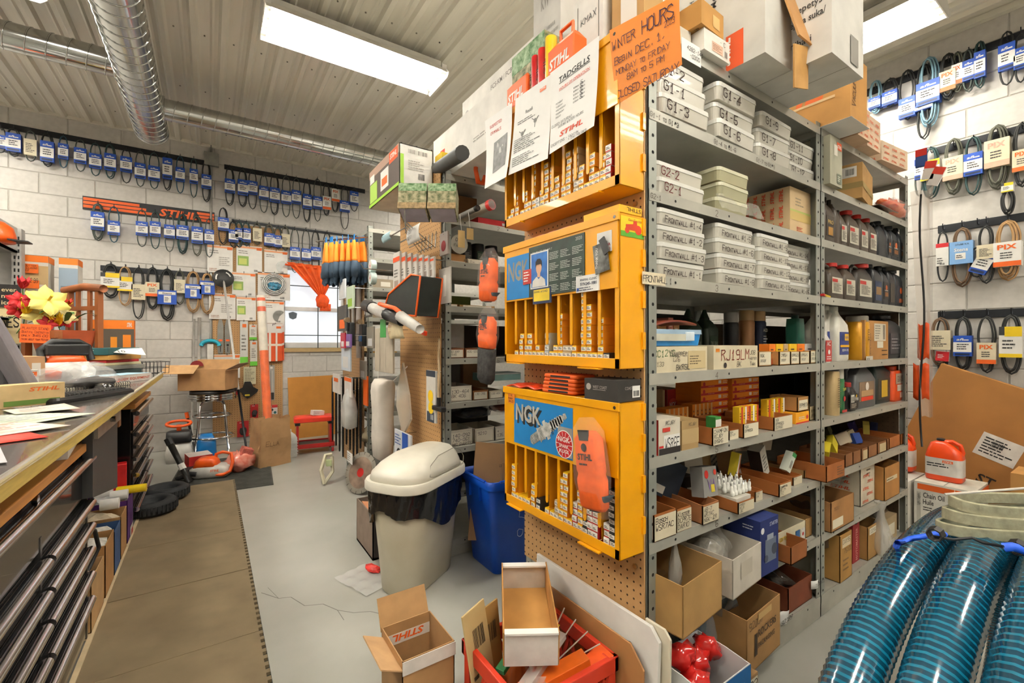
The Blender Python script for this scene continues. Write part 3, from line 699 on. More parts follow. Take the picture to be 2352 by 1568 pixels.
# things on top of and hanging from the cabinets
def socks(loc, label, sizez, rot=(0, 0, 0), grey=True):
    t = thing('sock_pack', label, 'socks', loc, rot=rot); w = .05
    g = G().loft([(0, .014, w*.55, .012), (-.02, .018, w, .015), (-sizez*.5, .02, w, .015), (-sizez*.55, .017, w*.95, .014), (-sizez*.62, .022, w*1.02, .016), (-sizez*.95, .02, w*.95, .016), (-sizez, .01, w*.8, .01)][::-1], n=3)
    g.put('socks', K('f0641c', .8, var=.08, scale=30, bump=.15), t, smooth=True)
    g = G().prism([(-.022, 0), (.022, 0), (.018, -.03), (-.018, -.03)], (-.02, 0, .005), NY, EZ, -.004); g.put('hang_card', K('3a3836', .6), t)
    g = G(); g.type('STIHL', (-.0215, .03, -sizez*.36), NY, EZ, .018, bold=.03, shear=.1, width=.06); g.disc((-.0212, .0, -sizez*.2), NY, EZ, .012, 12); g.lines((-.0212, .026, -sizez*.44), NY, EZ, .05, .01, 1); g.put('lettering', K('33261c', .6), t)
    if grey: G().loft([(-sizez*1.02, .008, .02, .006), (-sizez*.8, .018, .03, .01, .004, -.035)], n=3).put('toe', K('3c4448', .8, bump=.2), t, smooth=True)
    G().loft([(.04, .004, w*.6, .004), (0, .02, w*1.1, .012), (-sizez*.6, .026, w*1.18, .014), (-sizez*1.08, .012, w, .008)][::-1], n=3).put('clear_bag', film('f4f2ee', .08), t, smooth=True)
    return t
socks((.91, .955, .94), 'orange sock pack in a clear bag hanging over the bottom yellow cabinet', .22, (radians(-8), 0, 0))
socks((.925, 1.53, 1.53), 'orange sock pack with grey heel, upper one hanging beside the middle cabinet', .17, (radians(4), 0, 0))
t = socks((.925, 1.54, 1.30), 'orange topped charcoal sock pack, lower one hanging beside the middle cabinet', .13, (radians(4), 0, 0), False)
G().loft([(-.27, .01, .035, .01), (-.25, .018, .05, .014), (-.13, .02, .05, .014)], n=3).put('grey_foot', K('33312f', .85, var=.3, scale=50, bump=.3), t, smooth=True)
for i in range(5):
    t = thing('work_wallet', 'folded orange leg chap, %s up in the pile on the bottom cabinet' % ORD[i], 'chaps', (1.0, 1.15 - i*.003, 1.029 + i*.0125), radians(rnd.uniform(-6, 6)), 'folded orange leg chaps on the bottom cabinet')
    G().loft([(0, .045, .075, .012), (.003, .048, .078, .014), (.0095, .048, .078, .014), (.0123, .045, .075, .012)], n=3).put('folded_cover', K('e2601c', .7, var=.08, bump=.1), t, smooth=True)
    G().box((-.0485, -.05, .003), (-.02, .04, .009)).put('dark_lining', K('2a2320', .8), t)
t = thing('orange_bag', 'flat red and orange bag lying on the bottom yellow cabinet', 'bag', (1.0, 1.33, 1.029), radians(3))
G().grid(lambda a, b: V(((a-.5)*.09, (b-.5)*.23, .004 + .009*sin(a*pi)*sin(b*3.1) + .004*sin(b*17+a*5))), 8, 14).put('folded_bag', K('d8401c', .35, var=.15, scale=20, coat=.3), t, smooth=True, solid=.004)
t = thing('black_parts_box', 'small black printed carton at the near end of the bottom cabinet', 'box', (.995, .94, 1.028), radians(2))
G().box((-.05, -.065, 0), (.05, .065, .062)).put('carton', K('35322e', .6, var=.1), t, bevel=.001)
g = G(); g.type('WEST COAST', (-.0506, .03, .034), NY, EZ, .009, bold=.01, width=.055); g.rect((-.0506, .03, .03), NY, EZ, .05, .0015); g.disc((-.0506, .047, .038), NY, EZ, .01, 14); g.type('COAST', (-.02, -.0656, .034), EX, EZ, .009, bold=.01, width=.034); g.put('lettering', K('a8a29a', .5), t)
g = G().rect((.012, -.0655, .01), EX, EZ, .034, .034); g.put('barcode_label', WHITE, t); G().bars((.016, -.066, .014), EX, EZ, .026, .016).put('barcode', INK, t)
t = thing('yellow_cap_box', 'small flat yellow carton on top of the middle yellow cabinet', 'box', (1.0, .93, 1.565), 0)
G().box((-.045, -.055, 0), (.05, .09, .022)).put('carton', K('f0b81c', .5), t, bevel=.001); g = G(); g.type('STIHL', (.045, -.0556, .018), -EX, -EZ, .012, width=.06); g.put('lettering', INK, t)
t = thing('crinkled_bag', 'crinkled orange bag lying on the middle yellow cabinet', 'bag', (1.0, 1.17, 1.565), 0)
G().grid(lambda a, b: V(((a-.5)*.08, (b-.5)*.26, .004 + .01*sin(a*pi)*(1+.5*sin(b*23)))), 6, 16).put('bag_film', K('e08a4a', .3, var=.2, alpha=.8), t, smooth=True, solid=.003)
# ================================================================ generators for shelf goods
def uX(u, Y): return at(u, 785, Y=Y).x
def uZ(u, v, Y): return at(u, v, Y=Y).z
def prints(t, dims, plist):
    """plist rows: (face, kind, a, b, size..., colour). Fractions of the face; print is flat."""
    x0, y0, z0, x1, y1, z1 = dims; e = .0007
    FR = {'f': (V((x0, y0-e, z0)), EX, EZ, x1-x0, z1-z0), 'l': (V((x0-e, y1, z0)), -EY, EZ, y1-y0, z1-z0), 't': (V((x0, y0, z1+e)), EX, EY, x1-x0, y1-y0),
          'b': (V((x0, y1, z0-e)), EX, -EY, x1-x0, y1-y0), 'r': (V((x1+e, y0, z0)), EY, EZ, y1-y0, z1-z0)}
    by = {}
    for i, r_ in enumerate(plist):
        o, ux, uy, w, h = FR[r_[0]]; k = r_[1]; col = r_[-1]; nm = 'label' if k == 'R' else ('barcode' if k == 'B' else 'lettering')
        g = by.setdefault((nm, col, k == 'R'), G()); p = o + ux*(r_[2]*w) + uy*(r_[3]*h) + (ux.cross(uy) * (.0004 + .0002*i))
        if k == 'R': g.rect(p, ux, uy, r_[4]*w, r_[5]*h)
        elif k == 'H': g.hand(r_[4], p, ux, uy, r_[5]*h, fit=(.97-r_[2])*w)
        elif k == 'h': g.hand(r_[4], p, uy, -ux, r_[5]*w, fit=(.97-r_[3])*h)
        elif k == 'T': g.type(r_[4], p, ux, uy, r_[5]*h, bold=.01, width=r_[6]*w)
        elif k == 'S': g.type('STIHL', p, ux, uy, r_[4]*h, shear=.2, bold=.03, width=r_[5]*w)
        elif k == 's': g.type('STIHL', p, uy, -ux, r_[4]*w, shear=.2, bold=.03, width=r_[5]*h)
        elif k == 't': g.type(r_[4], p, uy, -ux, r_[5]*w, bold=.01, width=r_[6]*h)
        elif k == 'L': g.lines(p, ux, uy, r_[4]*w, r_[5]*h, r_[6], fill=.4, seed=i+3)
        elif k == 'B': g.bars(p, ux, uy, r_[4]*w, r_[5]*h)
        elif k == 'D': g.disc(p, ux, uy, r_[4]*min(w, h), 16)
    for (nm, col, _), g in by.items(): g.put(nm, K(col, .6, var=0), t)
def carton(name, label, cat, dims, col='b98a56', pr=(), rz=0.0, grp=None, top=None, tape=None, rough=.75, tilt=None):
    """A closed box: dims x0,x1,y0,y1,z0,z1 in the room."""
    x0, x1, y0, y1, z0, z1 = dims; cx, cy = (x0+x1)/2, (y0+y1)/2
    t = thing(name, label, cat, (cx, cy, z0), rz, grp, rot=tilt); d = (x0-cx, y0-cy, 0, x1-cx, y1-cy, z1-z0)
    G().box(d[:3], d[3:], fm=[0, 1 if top else 0, 0, 0, 0, 0]).put('carton', [K(col, rough, var=.06, scale=9)] + ([K(top, .7)] if top else []), t, bevel=.0015, seg=1)
    if tape:
        G().box((d[0]-.0004, d[1]-.0004, d[5]*.38), (d[3]+.0004, d[1]+.01, d[5]*.6)).put('tape', K(tape, .25, var=.05, alpha=.85), t)
    prints(t, d, pr); return t
def tray(name, label, cat, dims, col='b07038', pr=(), rz=0.0, grp=None, inner=None, low=1.0, patch=None, th=.003):
    """An open box: low = height of its front wall as a share of the rest."""
    x0, x1, y0, y1, z0, z1 = dims; cx, cy = (x0+x1)/2, (y0+y1)/2; a, b, h = (x1-x0)/2, (y1-y0)/2, z1-z0
    t = thing(name, label, cat, (cx, cy, z0), rz, grp)
    m1 = K(col, .75, var=.08, scale=9); m2 = K(inner or col, .85, var=.08, scale=9)
    G().box((-a, -b, 0), (a, b, .003)).put('base', m2, t)
    G().box((-a, -b, 0), (a, -b+th, h*low)).put('front_wall', m1, t)
    G().box((-a, b-th, 0), (a, b, h)).put('rear_wall', m1, t)
    for s_ in (-1, 1):
        q = G().prism([(-b, 0), (b, 0), (b, h), (-b*.1, h), (-b, h*low)], ((a if s_ > 0 else -a+th), 0, 0), EY, EZ, -th if s_ < 0 else -th); q.put('side_wall', m1, t)
    d = (-a, -b, 0, a, b, h*low)
    if patch:
        prints(t, d, [('f', 'R', patch[0], patch[1], patch[2], patch[3], patch[4] if len(patch) > 4 else 'e6dcc2')])
    prints(t, (d[0], d[1]-.0006, 0, d[3], d[4], d[5]), pr); return t
def pxdims(u0, u1, v, z0, y=.875, d=.2, hmax=None):
    """Room dimensions of a box whose front face stands at Y=y between the pixels u0, u1 with its top left at v."""
    z1 = uZ(u0, v, y)
    return (uX(u0, y), uX(u1, y), y, y+d, z0, max(z1, z0+.01))
CLEAR = K('ebe7d9', .25, 0, .02, alpha=.72, coat=.3); CLEARL = K('efeee6', .3, 0, .02, alpha=.8)
YCLEAR = K('dcd9b2', .25, 0, .02, alpha=.6, coat=.3); YCLEARL = K('e4e2c4', .3, 0, .02, alpha=.8)
BITS = [K(h, .5, var=.2, scale=60) for h in ('b9b4a6', 'c88a64', 'a8a49a', 'd2b48a', '7d7a74', 'c4a090')]
def clear_bin(label, x0, y0, z0, txt, w=.252, h=.05, d=.17, rz=0.0, yel=False, fill=0, grp='clear parts bins on the steel shelves'):
    t = thing('clear_parts_bin', label, 'storage bin', (x0+w/2, y0+d/2, z0), rz, grp); a, b = w/2, d/2; A, B_ = (YCLEAR, YCLEARL) if yel else (CLEAR, CLEARL)
    g = G().loft([(.002, a-.006, b-.006, .012), (h*.72, a-.002, b-.002, .016)], n=3, caps=(True, False)).put('body', A, t, smooth=False)
    G().loft([(h*.72, a, b, .018), (h*.97, a-.001, b-.001, .018), (h, a-.005, b-.005, .016)], n=3).put('lid', B_, t)
    g = G()
    for k in range(1, 4): g.box((-a+.008+k*(w-.016)/4, -b+.008, .003), (-a+.0095+k*(w-.016)/4, b-.008, h*.68))
    g.put('dividers', B_, t)
    if fill:
        g = G(); r2 = random.Random(fill)
        for k in range(4):
            hh = h*r2.uniform(.15, .5); xx = -a+.012+k*(w-.016)/4; g.blob((xx+.025, -b+.05, hh*.6), (.024, .04, hh*.6), 7, 0, .2)
        g.put('contents', BITS[fill % 6], t)
    if txt:
        g = G(); L = g.hand(txt, (0, 0, 0), EX, EZ, 1.0, .1); hh = min(h*.5, w*.78/L)
        g = G(); g.hand(txt, (-a+.03, -b-.0012, h*.17), EX, EZ, hh, hh*.13); g.put('lettering', K('3a2a24' if 'G2' not in txt else '6a2a28', .7, var=0), t)
    return t
def place_bins(col, x0, zb, names, what, y=.872, h=.05, yel=False, w=.252):
    for i, n_ in enumerate(names):
        k = 'lowest' if i == 0 else ('topmost' if i == len(names)-1 else ORD[i] + ' up')
        lb = 'clear plastic bin marked %s, %s in the %s' % (n_, k, what) if n_ else 'yellowed unmarked clear bin, %s in the %s' % (k, what)
        clear_bin(lb, x0 + rnd.uniform(-.006, .006), y + rnd.uniform(-.012, .008), zb + i*h, n_, w, h-.0005, rz=rnd.uniform(-.03, .03), yel=yel, fill=(col*7 + i*3) % 5 + 1)
Z = dict(zip(range(1, 9), ZS[::-1][1:]))   # Z[1] the shelf below the top ... Z[8] the lowest
FW = 'Frontwall '
for c_, x0, ids in ((0, 1.108, '1 3 2 4'), (1, 1.425, '8 7 6 5'), (2, 1.695, '11 12 10 9'), (3, 1.945, '16 15 13 14')):
    place_bins(c_, x0, Z[3], [('Frontwall #1-' + k) for k in ids.split()], ORD[c_] + ' stack on the frontwall shelf', y=.872 + (.03 if c_ == 3 else 0), h=.0525)
place_bins(1, 1.108, Z[2], ['G2-1', 'G2-2'], 'stack of two beside the post', h=.0505)
place_bins(2, 1.43, Z[2], ['', '', ''], 'bagged stack of three', h=.05, yel=True, w=.2)
place_bins(0, 1.106, Z[1], ['G1-3', 'G1-1', 'G1-2'], 'stack under the orange sign', h=.06, y=.862)
place_bins(3, 1.405, Z[1], ['G1-6', 'G1-5', 'G1-4'], 'second stack on the upper bin shelf', h=.062, y=.86)
place_bins(4, 1.68, Z[1], ['G1-8', 'G1-7', 'G1-9'], 'third stack on the upper bin shelf', h=.055, y=.862)
place_bins(2, 1.945, Z[1], ['G1-12', 'G1-10', 'G1-11'], 'end stack on the upper bin shelf', h=.05, y=.885)
t = thing('plastic_wrap', 'loose clear plastic bag around the yellowed bins', 'bag', (1.42, .85, Z[2])); G().grid(lambda a, b: V((a*.27, -.004*sin(a*20) + .02*b, .05*b + .01*sin(a*9)*b)), 14, 4).put('film', film('eeece0', .25), t, smooth=True)
g = G()
for x, txt, z in ((.005, 'G1-1 to G1-3', Z[1]), (.33, 'G1-4 to G1-6', Z[1]), (.6, 'G1-7 to G1-9', Z[1]), (.008, 'G2-1', Z[2])): g.hand(txt, (x, -.0032, z-.026), EX, EZ, .014)
g.put('shelf_marking', K('4a4038', .8, var=0), uA)
g = G().box((-.03, -.004, Z[3]-.03), (.075, -.0028, Z[3]+.006)).put('shelf_tag', K('e4d6b8', .7), uA)
g = G(); g.hand('FRONTWALL 1', (-.027, -.0046, Z[3]-.022), EX, EZ, .018, gap=1.0, w=.0016); g.put('shelf_tag_lettering', INK, uA)
# ---- carton on the second shelf, printed all over
pr = [('f', 'L', .25, .62, .4, .2, 3, '9a8a70'), ('f', 'R', 0, .32, 1, .2, 'c9ad6a'), ('f', 'R', 0, .5, 1, .04, 'b5c06a'), ('f', 'L', .3, .1, .3, .1, 3, 'c8321e')]
for i in range(6):
    for j in range(3): pr.append(('l', 's', .06 + i*.165, .02 + j*.34, .07, .26, 'd8401c'))
carton('parts_carton', 'cardboard box printed all over in red, on the shelf beside the yellowed bins', 'box', (2.005, 2.195, .9, 1.12, Z[2], 1.848), 'd2b68c', pr)
# ---- shelf 4: cream boxes, blue case, bottles, cans
z = Z[4]
b1 = carton('cream_parts_box', 'long cream box with green handwriting under the blue case', 'box', pxdims(1499, 1624, 797, z, .872, .25), 'd8ccae', [('f', 'H', .02, .62, 'RC12YC', .24, '3a6a38'), ('f', 'H', .3, .62, 'Snapper', .22, '6a6258'), ('f', 'H', .35, .42, 'l26', .18, '6a6258'), ('f', 'H', .4, .08, 'BKR5E', .2, '2a2624'), ('f', 'R', .62, .1, .34, .72, 'cdb98c'), ('f', 'L', .65, .25, .25, .4, 4, '6a5a44'), ('f', 'H', .02, .25, '7133', .16, '6a6258')])
carton('cream_parts_box', 'long cream box with big red handwritten letters', 'box', pxdims(1639, 1740, 795, z, .872, .25), 'd8ccae', [('f', 'H', .16, .4, 'RJ19LM', .42, '9a4a3c'), ('f', 'R', .04, .74, .08, .14, 'e8892c'), ('f', 'D', .24, .16, .12, '3a3432'), ('f', 'H', .5, .08, 'BK', .2, '2a2624'), ('f', 'H', .8, .6, 'JOB', .18, '3a3432'), ('f', 'H', .8, .35, 'Hotter', .14, '3a3432'), ('f', 'H', .8, .1, 'Than', .16, '3a3432')])
def pile(parent_dims, n, kinds, grp, where):
    pass
t4 = [(1742, 1772, 808, 'B-2 NGK'), (1790, 1815, 808, 'NGK CMR5H'), (1816, 1836, 808, 'BPR5ES'), (1837, 1859, 808, 'BPR6HS'), (1861, 1879, 806, 'CR6')]
for i, (a, b, v, s_) in enumerate(t4):
    tray('card_tray', 'small tan card tray with handwritten label, %s from the cream boxes' % ORD[i], 'tray', pxdims(a, b, v, z, .872, .14), 'b98a52', [('f', 'H', .12, .62, s_.split()[-1], .2, '2a2624'), ('f', 'H', .12, .3, 'ORDER', .16, '2a2624')], patch=(.05, .1, .88, .85), low=1)
up4 = [(1767, 1781, 'o'), (1783, 1799, 'y'), (1801, 1810, 't'), (1813, 1830, 'y'), (1832, 1848, 'o'), (1850, 1874, 'r')]
for i, (a, b, k) in enumerate(up4):
    x0, x1 = uX(a, .9), uX(b, .9); carton('plug_carton', '%s spark plug carton standing in a tray, %s from the cream boxes' % (PBN[k].split()[0], ORD[i]), 'box', (x0, x1, .9, .94, z+.003, z+.003+.082), PB[k][0], [('f', 'R', 0, .0, 1, .25, PB[k][1]), ('f', 'L', .2, .5, .6, .3, 2, '3a3432')], grp='spark plug cartons on the fourth shelf')
bz = uZ(1499, 797, .872)
t = thing('blue_organizer_case', 'bright blue plastic organizer case with clear lid and white latch', 'storage case', (1.235, .99, bz + .002))
a, b, h = .135, .1, .052
G().loft([(0, a-.006, b-.006, .01), (h*.72, a, b, .012)], n=3).put('body', K('1488d8', .3, coat=.3), t, bevel=0)
G().loft([(h*.72, a+.003, b+.003, .012), (h, a+.002, b+.002, .012)], n=3).put('lid', K('a8c4dc', .25, alpha=.85), t)
G().box((-a*.98, -b-.005, h*.3), (a*.3, -b-.001, h*.72)).put('front_grip', K('c9c8b8', .4), t)
G().box((a*.3, -b-.008, h*.3), (a*.62, -b-.001, h*.85)).put('latch', K('d8e4ec', .35), t, bevel=.002)
carton('grey_carton', 'grey brown carton lying behind the blue case', 'box', (1.21, 1.47, 1.16, 1.34, z, z+.21), '6e6352', [('f', 'R', .2, .3, .35, .5, '9a9486')])
tray('card_tray', 'tan card tray with white tag behind the blue case', 'tray', (1.08, 1.2, 1.2, 1.4, z, z+.215), '8a5a34', patch=(.2, .5, .6, .4, 'cfc6b4'))
carton('white_carton', 'small white carton with handwriting behind the blue case', 'box', (1.17, 1.255, 1.42, 1.47, z, z+.27), 'c9c2b2', [('f', 'H', .2, .6, '4U', .2, 'a83a2c'), ('f', 'L', .2, .1, .6, .4, 4, '4a4440')])
t = thing('red_folder', 'wavy brown and red folder lying over the blue case', 'folder', (1.28, .94, bz + .062), radians(4))
G().grid(lambda a, b: V(((a-.5)*.27, (b-.5)*.14 + .06, .022*sin(a*2.6) + .004*sin(b*3))), 14, 4).put('cover', K('7a3a2c', .4, h2='a8482c', scale=6), t, smooth=True, solid=.006)
for i, (x0, x1, h, col, lb) in enumerate(((1.40, 1.445, .11, '5a2420', 'dark red'), (1.447, 1.50, .11, 'b07a4a', 'tan and brown'), (1.515, 1.545, .13, 'c47a6a', 'pink and white'), (1.55, 1.585, .115, 'c09060', 'tan and pink'))):
    carton('small_engine_box', '%s small engine parts box standing behind the cream box' % lb, 'box', (x0, x1, 1.13, 1.2, z, z+h+.06), col, [('f', 'R', 0, .3, 1, .25, '3a201c'), ('f', 'L', .15, .62, .7, .25, 3, 'd8cbb8'), ('f', 'D', .5, .45, .12, 'd8b890')])
def lbottle(name, label, cat, loc, secs, col, cap=None, labels=(), rz=0.0, handle=None, n=4, grp=None, rough=.4):
    """A moulded bottle: stacked rounded sections; cap (radius, z0, z1, colour); labels rows (z0, z1, hx share, hx, hy, colour, texts)."""
    t = thing(name, label, cat, loc, rz, grp)
    G().loft(secs, n=n).put('body', K(col, rough, var=.05), t, autosm=35)
    if cap: G().lathe([(cap[0], cap[1]), (cap[0], cap[2]-.003), (cap[0]*.9, cap[2])], 14, Matrix.Translation((cap[4] if len(cap) > 4 else 0, cap[5] if len(cap) > 5 else 0, 0))).put('cap', K(cap[3], .4), t, autosm=40)
    for (x0, x1, z0, z1, y, col2, pr_) in labels:
        G().box((x0, y-.001, z0), (x1, y, z1)).put('label', K(col2, .45, var=.05), t)
        prints(t, (x0, y-.0012, z0, x1, y, z1), pr_)
    if handle: G().tube(handle[0], handle[1], 8).put('handle', K(col, rough), t, smooth=True)
    return t
def oil(label, x, y, z, w, h, d, col, cap, lab, style=0, rz=0):
    a, b = max(w,.02)/2, d/2
    if style == 0:      # square shouldered litre bottle
        secs = [(0, a*.92, b*.92, .01), (.008, a, b, .012), (h*.62, a, b, .012), (h*.76, a*.78, b*.8, .016), (h*.86, a*.38, b*.45, .012), (h*.9, a*.33, b*.4, .012)]
        cp = (a*.4, h*.9, h, cap)
    elif style == 1:    # jug with handle
        secs = [(0, a*.92, b*.92, .012), (.01, a, b, .016), (h*.6, a, b, .016), (h*.74, a*.85, b*.8, .016), (h*.86, a*.42, b*.5, .014, a*.28), (h*.9, a*.3, b*.4, .012, a*.3)]
        cp = (a*.36, h*.9, h, cap, a*.3)
    else:               # slanted offset spout
        secs = [(0, a*.92, b*.92, .01), (.008, a, b, .012), (h*.7, a, b, .012), (h*.84, a*.6, b*.8, .012, -a*.3), (h*.92, a*.3, b*.4, .01, -a*.45)]
        cp = (a*.34, h*.92, h, cap, -a*.45)
    l0 = .16 if style != 2 else .1
    lb = [(-a*.74, a*.74, h*l0, h*.58, -b-.0008, lab[0], lab[1])] if lab else []
    t = lbottle('oil_bottle', label, 'bottle', (x, y, z), secs, col, cp, lb, rz, grp='oil bottles on the steel shelves')
    if style == 1: G().tube([(-a*.9, 0, h*.62), (-a*.92, 0, h*.82), (-a*.6, 0, h*.92), (-a*.1, 0, h*.88)], .009, 8).put('handle', K(col, .4), t, smooth=True)
    return t
# bottles and cans at the back of shelf 4
for i, x in enumerate((1.70, 1.82)): lbottle('tire_sealant_bottle', 'dark green tire sealant bottle, %s one on the fourth shelf' % ('left' if not i else 'right'), 'bottle', (x, 1.17, z), [(0, .045, .04, .02), (.01, .05, .045, .022), (.15, .05, .045, .022), (.18, .03, .03, .02), (.19, .02, .02, .014), (.235, .006, .006, .005)], '26382a', (.021, .185, .2, '222622'), [(-.03, .03, .05, .12, -.046, '2e4632', [('f', 'T', .05, .4, 'TIRE SEAL', .25, .9, '9fae9c')])])
def can(name, label, x, y, z, r, h, col, top, pr_=(), caph=.045, grp='spray cans on the shelves'):
    t = thing(name, label, 'spray can', (x, y, z), 0, grp)
    G().lathe([(r*.95, 0), (r, .004), (r, h-caph-.008), (r*.9, h-caph)], 18).put('body', K(col, .35, .2), t, autosm=35)
    G().lathe([(r*.93, h-caph), (r*.93, h-.004), (r*.85, h)], 18).put('cap', K(top, .45), t, autosm=35)
    prints(t, (-r*.62, -r-.0006, .02, r*.62, 0, h-caph-.02), pr_) if pr_ else None
    return t
can('spray_can', 'tan capped spray can in the middle of the fourth shelf group', 2.02, 1.09, z, .034, .235, 'a8794e', 'b39468')
can('spray_can', 'tan capped navy spray can at the end of the fourth shelf', 2.12, 1.09, z, .034, .235, '1f2a48', 'b39468', [('f', 'T', 0, .8, 'ACD', .1, .9, 'd8d8d4'), ('f', 'L', 0, .3, .9, .4, 5, 'c8c8c8')])
can('spray_can', 'silver capped dark spray can beside the tire sealant bottles', 1.945, 1.12, z, .032, .225, '2a2a2c', '9a9a98')
carton('dark_carton', 'large dark carton at the back of the fourth shelf', 'box', (1.62, 1.9, 1.3, 1.45, z, z+.22), '23211f', [('f', 'T', .55, .5, 'Specialty', .14, .35, '8a8a84')])
# ---- shelf 5
z = Z[5]
carton('plug_carton', 'red and white carton with a big black handwritten label', 'box', pxdims(1513, 1562, 966, z, .868, .12), 'd8cfbc', [('f', 'R', .22, .08, .76, .46, 'efece6'), ('f', 'H', .27, .14, 'WSR6F', .3, '161414'), ('f', 'R', 0, 0, 1, .18, '2a2422'), ('f', 'R', 0, .2, .2, .06, 'b8201c'), ('f', 'H', .3, .84, 'RCJ6Y', .1, '2a2624'), ('f', 'R', .15, .64, .35, .12, 'c23a2c'), ('l', 'R', 0, 0, 1, 1, 'c02a22'), ('l', 'L', .5, .3, .4, .25, 3, 'e8d8d0')])
carton('tan_carton', 'taped tan carton beside the red and white labelled carton', 'box', pxdims(1566, 1604, 968, z, .868, .16), 'a88a5c', [('f', 'H', .4, .8, 'RCJ6Y', .1, '4a4038'), ('f', 'R', 0, .2, 1, .5, 'b59a6c')])
trays5 = [(1637, 1673, 984, .85, ['CHAMPION', 'RCJ6Y', 'BR6HS'], 'with a green box in it'), (1675, 1696, 990, .868, ['RGH', 'STI12P'], 'behind the green box'), (1708, 1742, 975, .856, ['NGK', 'BPMR6A'], 'full of yellow boxes'), (1778, 1820, 960, .86, ['NGK', 'BPMR5ES', 'DCPR6E'], 'beside the yellow carton')]
for a, b, v, y, tx, w_ in trays5:
    d = pxdims(a, b, v, z, y, .2); tray('card_tray', 'orange brown card tray with handwritten label %s' % w_, 'tray', d, 'a8642c', [('f', 'H', .06, .68 - .28*i, s_, .2, '2a2624') for i, s_ in enumerate(tx)], patch=(.02, .02, .96, .95), low=1)
carton('green_plug_carton', 'small green and white spark plug carton in the front tray', 'box', (uX(1640, .88), uX(1653, .88), .875, .91, z+.004, z+.085), '3a8a3c', [('f', 'R', .0, .0, 1, .9, 'e8e8de'), ('f', 'B', .2, .1, .6, .5, '2a2a2a')])
carton('yellow_plug_carton', 'wide yellow and red carton low at the shelf end', 'box', pxdims(1828, 1858, 950, z, .88, .16), 'f0a81c', [('f', 'R', 0, 0, 1, .12, 'c2261c'), ('f', 'D', .85, .5, .2, 'c2261c'), ('f', 'L', .2, .35, .5, .3, 2, 'e8e4da')])
zt = uZ(1828, 950, .88)
tray('card_tray', 'tan card tray on top of the wide yellow carton', 'tray', (uX(1832, .885), uX(1857, .885), .885, 1.0, zt+.002, zt+.062), 'b08048', [('f', 'H', .15, .3, 'BPMR7A', .25, '2a2624')], patch=(.1, .1, .8, .7))
tray('card_tray', 'narrow cream card tray at the middle post of the fifth shelf', 'tray', pxdims(1860, 1883, 935, z, .885, .15), 'c9b48c', [('f', 'H', .1, .6, 'BCPR7S', .15, '2a2624'), ('f', 'H', .1, .25, 'BR7HS', .2, '2a2624')])
for i in range(5):
    k = 'y' if i != 2 else 'o'; x = uX(1698 + i*9, .9); carton('plug_carton', '%s spark plug carton in the full front tray, %s from the near side' % (PBN[k].split()[0], ORD[i]), 'box', (x, x+.023, .9, .925, z+.004, z+.1), PB[k][0], [('f', 'R', .55, 0, .45, 1, 'efece2' if i % 2 else 'c23a1c'), ('f', 'L', .1, .5, .4, .3, 3, '3a3432')], grp='yellow cartons in trays')
for i in range(5):
    x = uX(1762 + i*11, .93); carton('plug_carton', 'yellow spark plug carton in the farther tray, %s from the near side' % ORD[i], 'box', (x, x+.024, .93, .955, z+.004, z+.105), 'f3c21a', [('f', 'R', .5, 0, .5, 1, 'efece2' if i % 2 else 'd84a1c'), ('f', 'L', .1, .5, .4, .3, 3, '3a3432')], grp='yellow cartons in trays')
for r_ in range(2):
    for i in range(5):
        x = 1.38 + i*.027 + r_*.19; carton('plug_carton', 'orange spark plug carton, %s in the %s row behind the trays' % (ORD[i], ('near', 'far')[r_]), 'box', (x, x+.025, 1.04+r_*.02, 1.09+r_*.02, z, z+.095), 'e8861c', [('f', 'R', .6, 0, .4, 1, 'e0b070'), ('f', 'L', .1, .3, .4, .5, 3, '6a3a1c')], grp='orange cartons behind the trays')
for i in range(3): carton('ten_pack_carton', 'red and tan ten pack with round emblem, %s along the fifth shelf' % ORD[i], 'box', (1.37+i*.115, 1.47+i*.115, 1.2, 1.36, z, z+.14), 'c9a87c', [('l', 'R', 0, 0, 1, 1, 'b82a2a'), ('f', 'R', 0, 0, .7, 1, 'b82a2a'), ('f', 'D', .38, .5, .32, 'd8503c'), ('f', 'T', .16, .42, 'NGK', .2, .42, 'efe4d8')], grp='ten packs at the back of the fifth shelf')
for s_, (x0, n) in enumerate(((1.66, 6), (1.87, 6))):
    for i in range(n):
        carton('ten_pack_carton', 'flat orange ten pack carton, %s up in the %s orange stack' % (ORD[i], ('near', 'far')[s_]), 'box', (x0 + rnd.uniform(-.006, .006) - .02*s_, x0+.2, 1.06 + .02*(1-s_), 1.2, z + i*.0305, z + (i+1)*.0305 - .0006), 'f08a1c', [('f', 'R', 0, 0, 1, .3, 'c2261c'), ('f', 'D', .1, .5, .3, 'c2261c'), ('f', 'R', .6, .45, .1, .45, 'efe4d8'), ('f', 'L', .76, .4, .2, .45, 2, 'efe4d8'), ('f', 'L', .24, .12, .3, .1, 1, 'f0c8a0')], grp='orange ten pack stacks on the fifth shelf')
for i, (x, y, r_, col) in enumerate(((1.14, .95, .3, 'c2261c'), (1.19, 1.0, -.2, 'd83a1c'), (1.24, 1.02, .1, 'c22a2a'), (1.3, 1.05, -.1, 'b8322c'))):
    carton('red_blister_pack', 'red blister pack standing behind the big labelled carton, %s from the post' % ORD[i], 'pack', (x-.03, x+.05, y, y+.02, z, z+.15+.012*i), col, [('f', 'R', .15, .6, .7, .3, 'd8c8b4'), ('f', 'L', .2, .65, .6, .15, 2, '3a3432')], tilt=(radians(-12), 0, r_), grp='red packs behind the labelled carton')
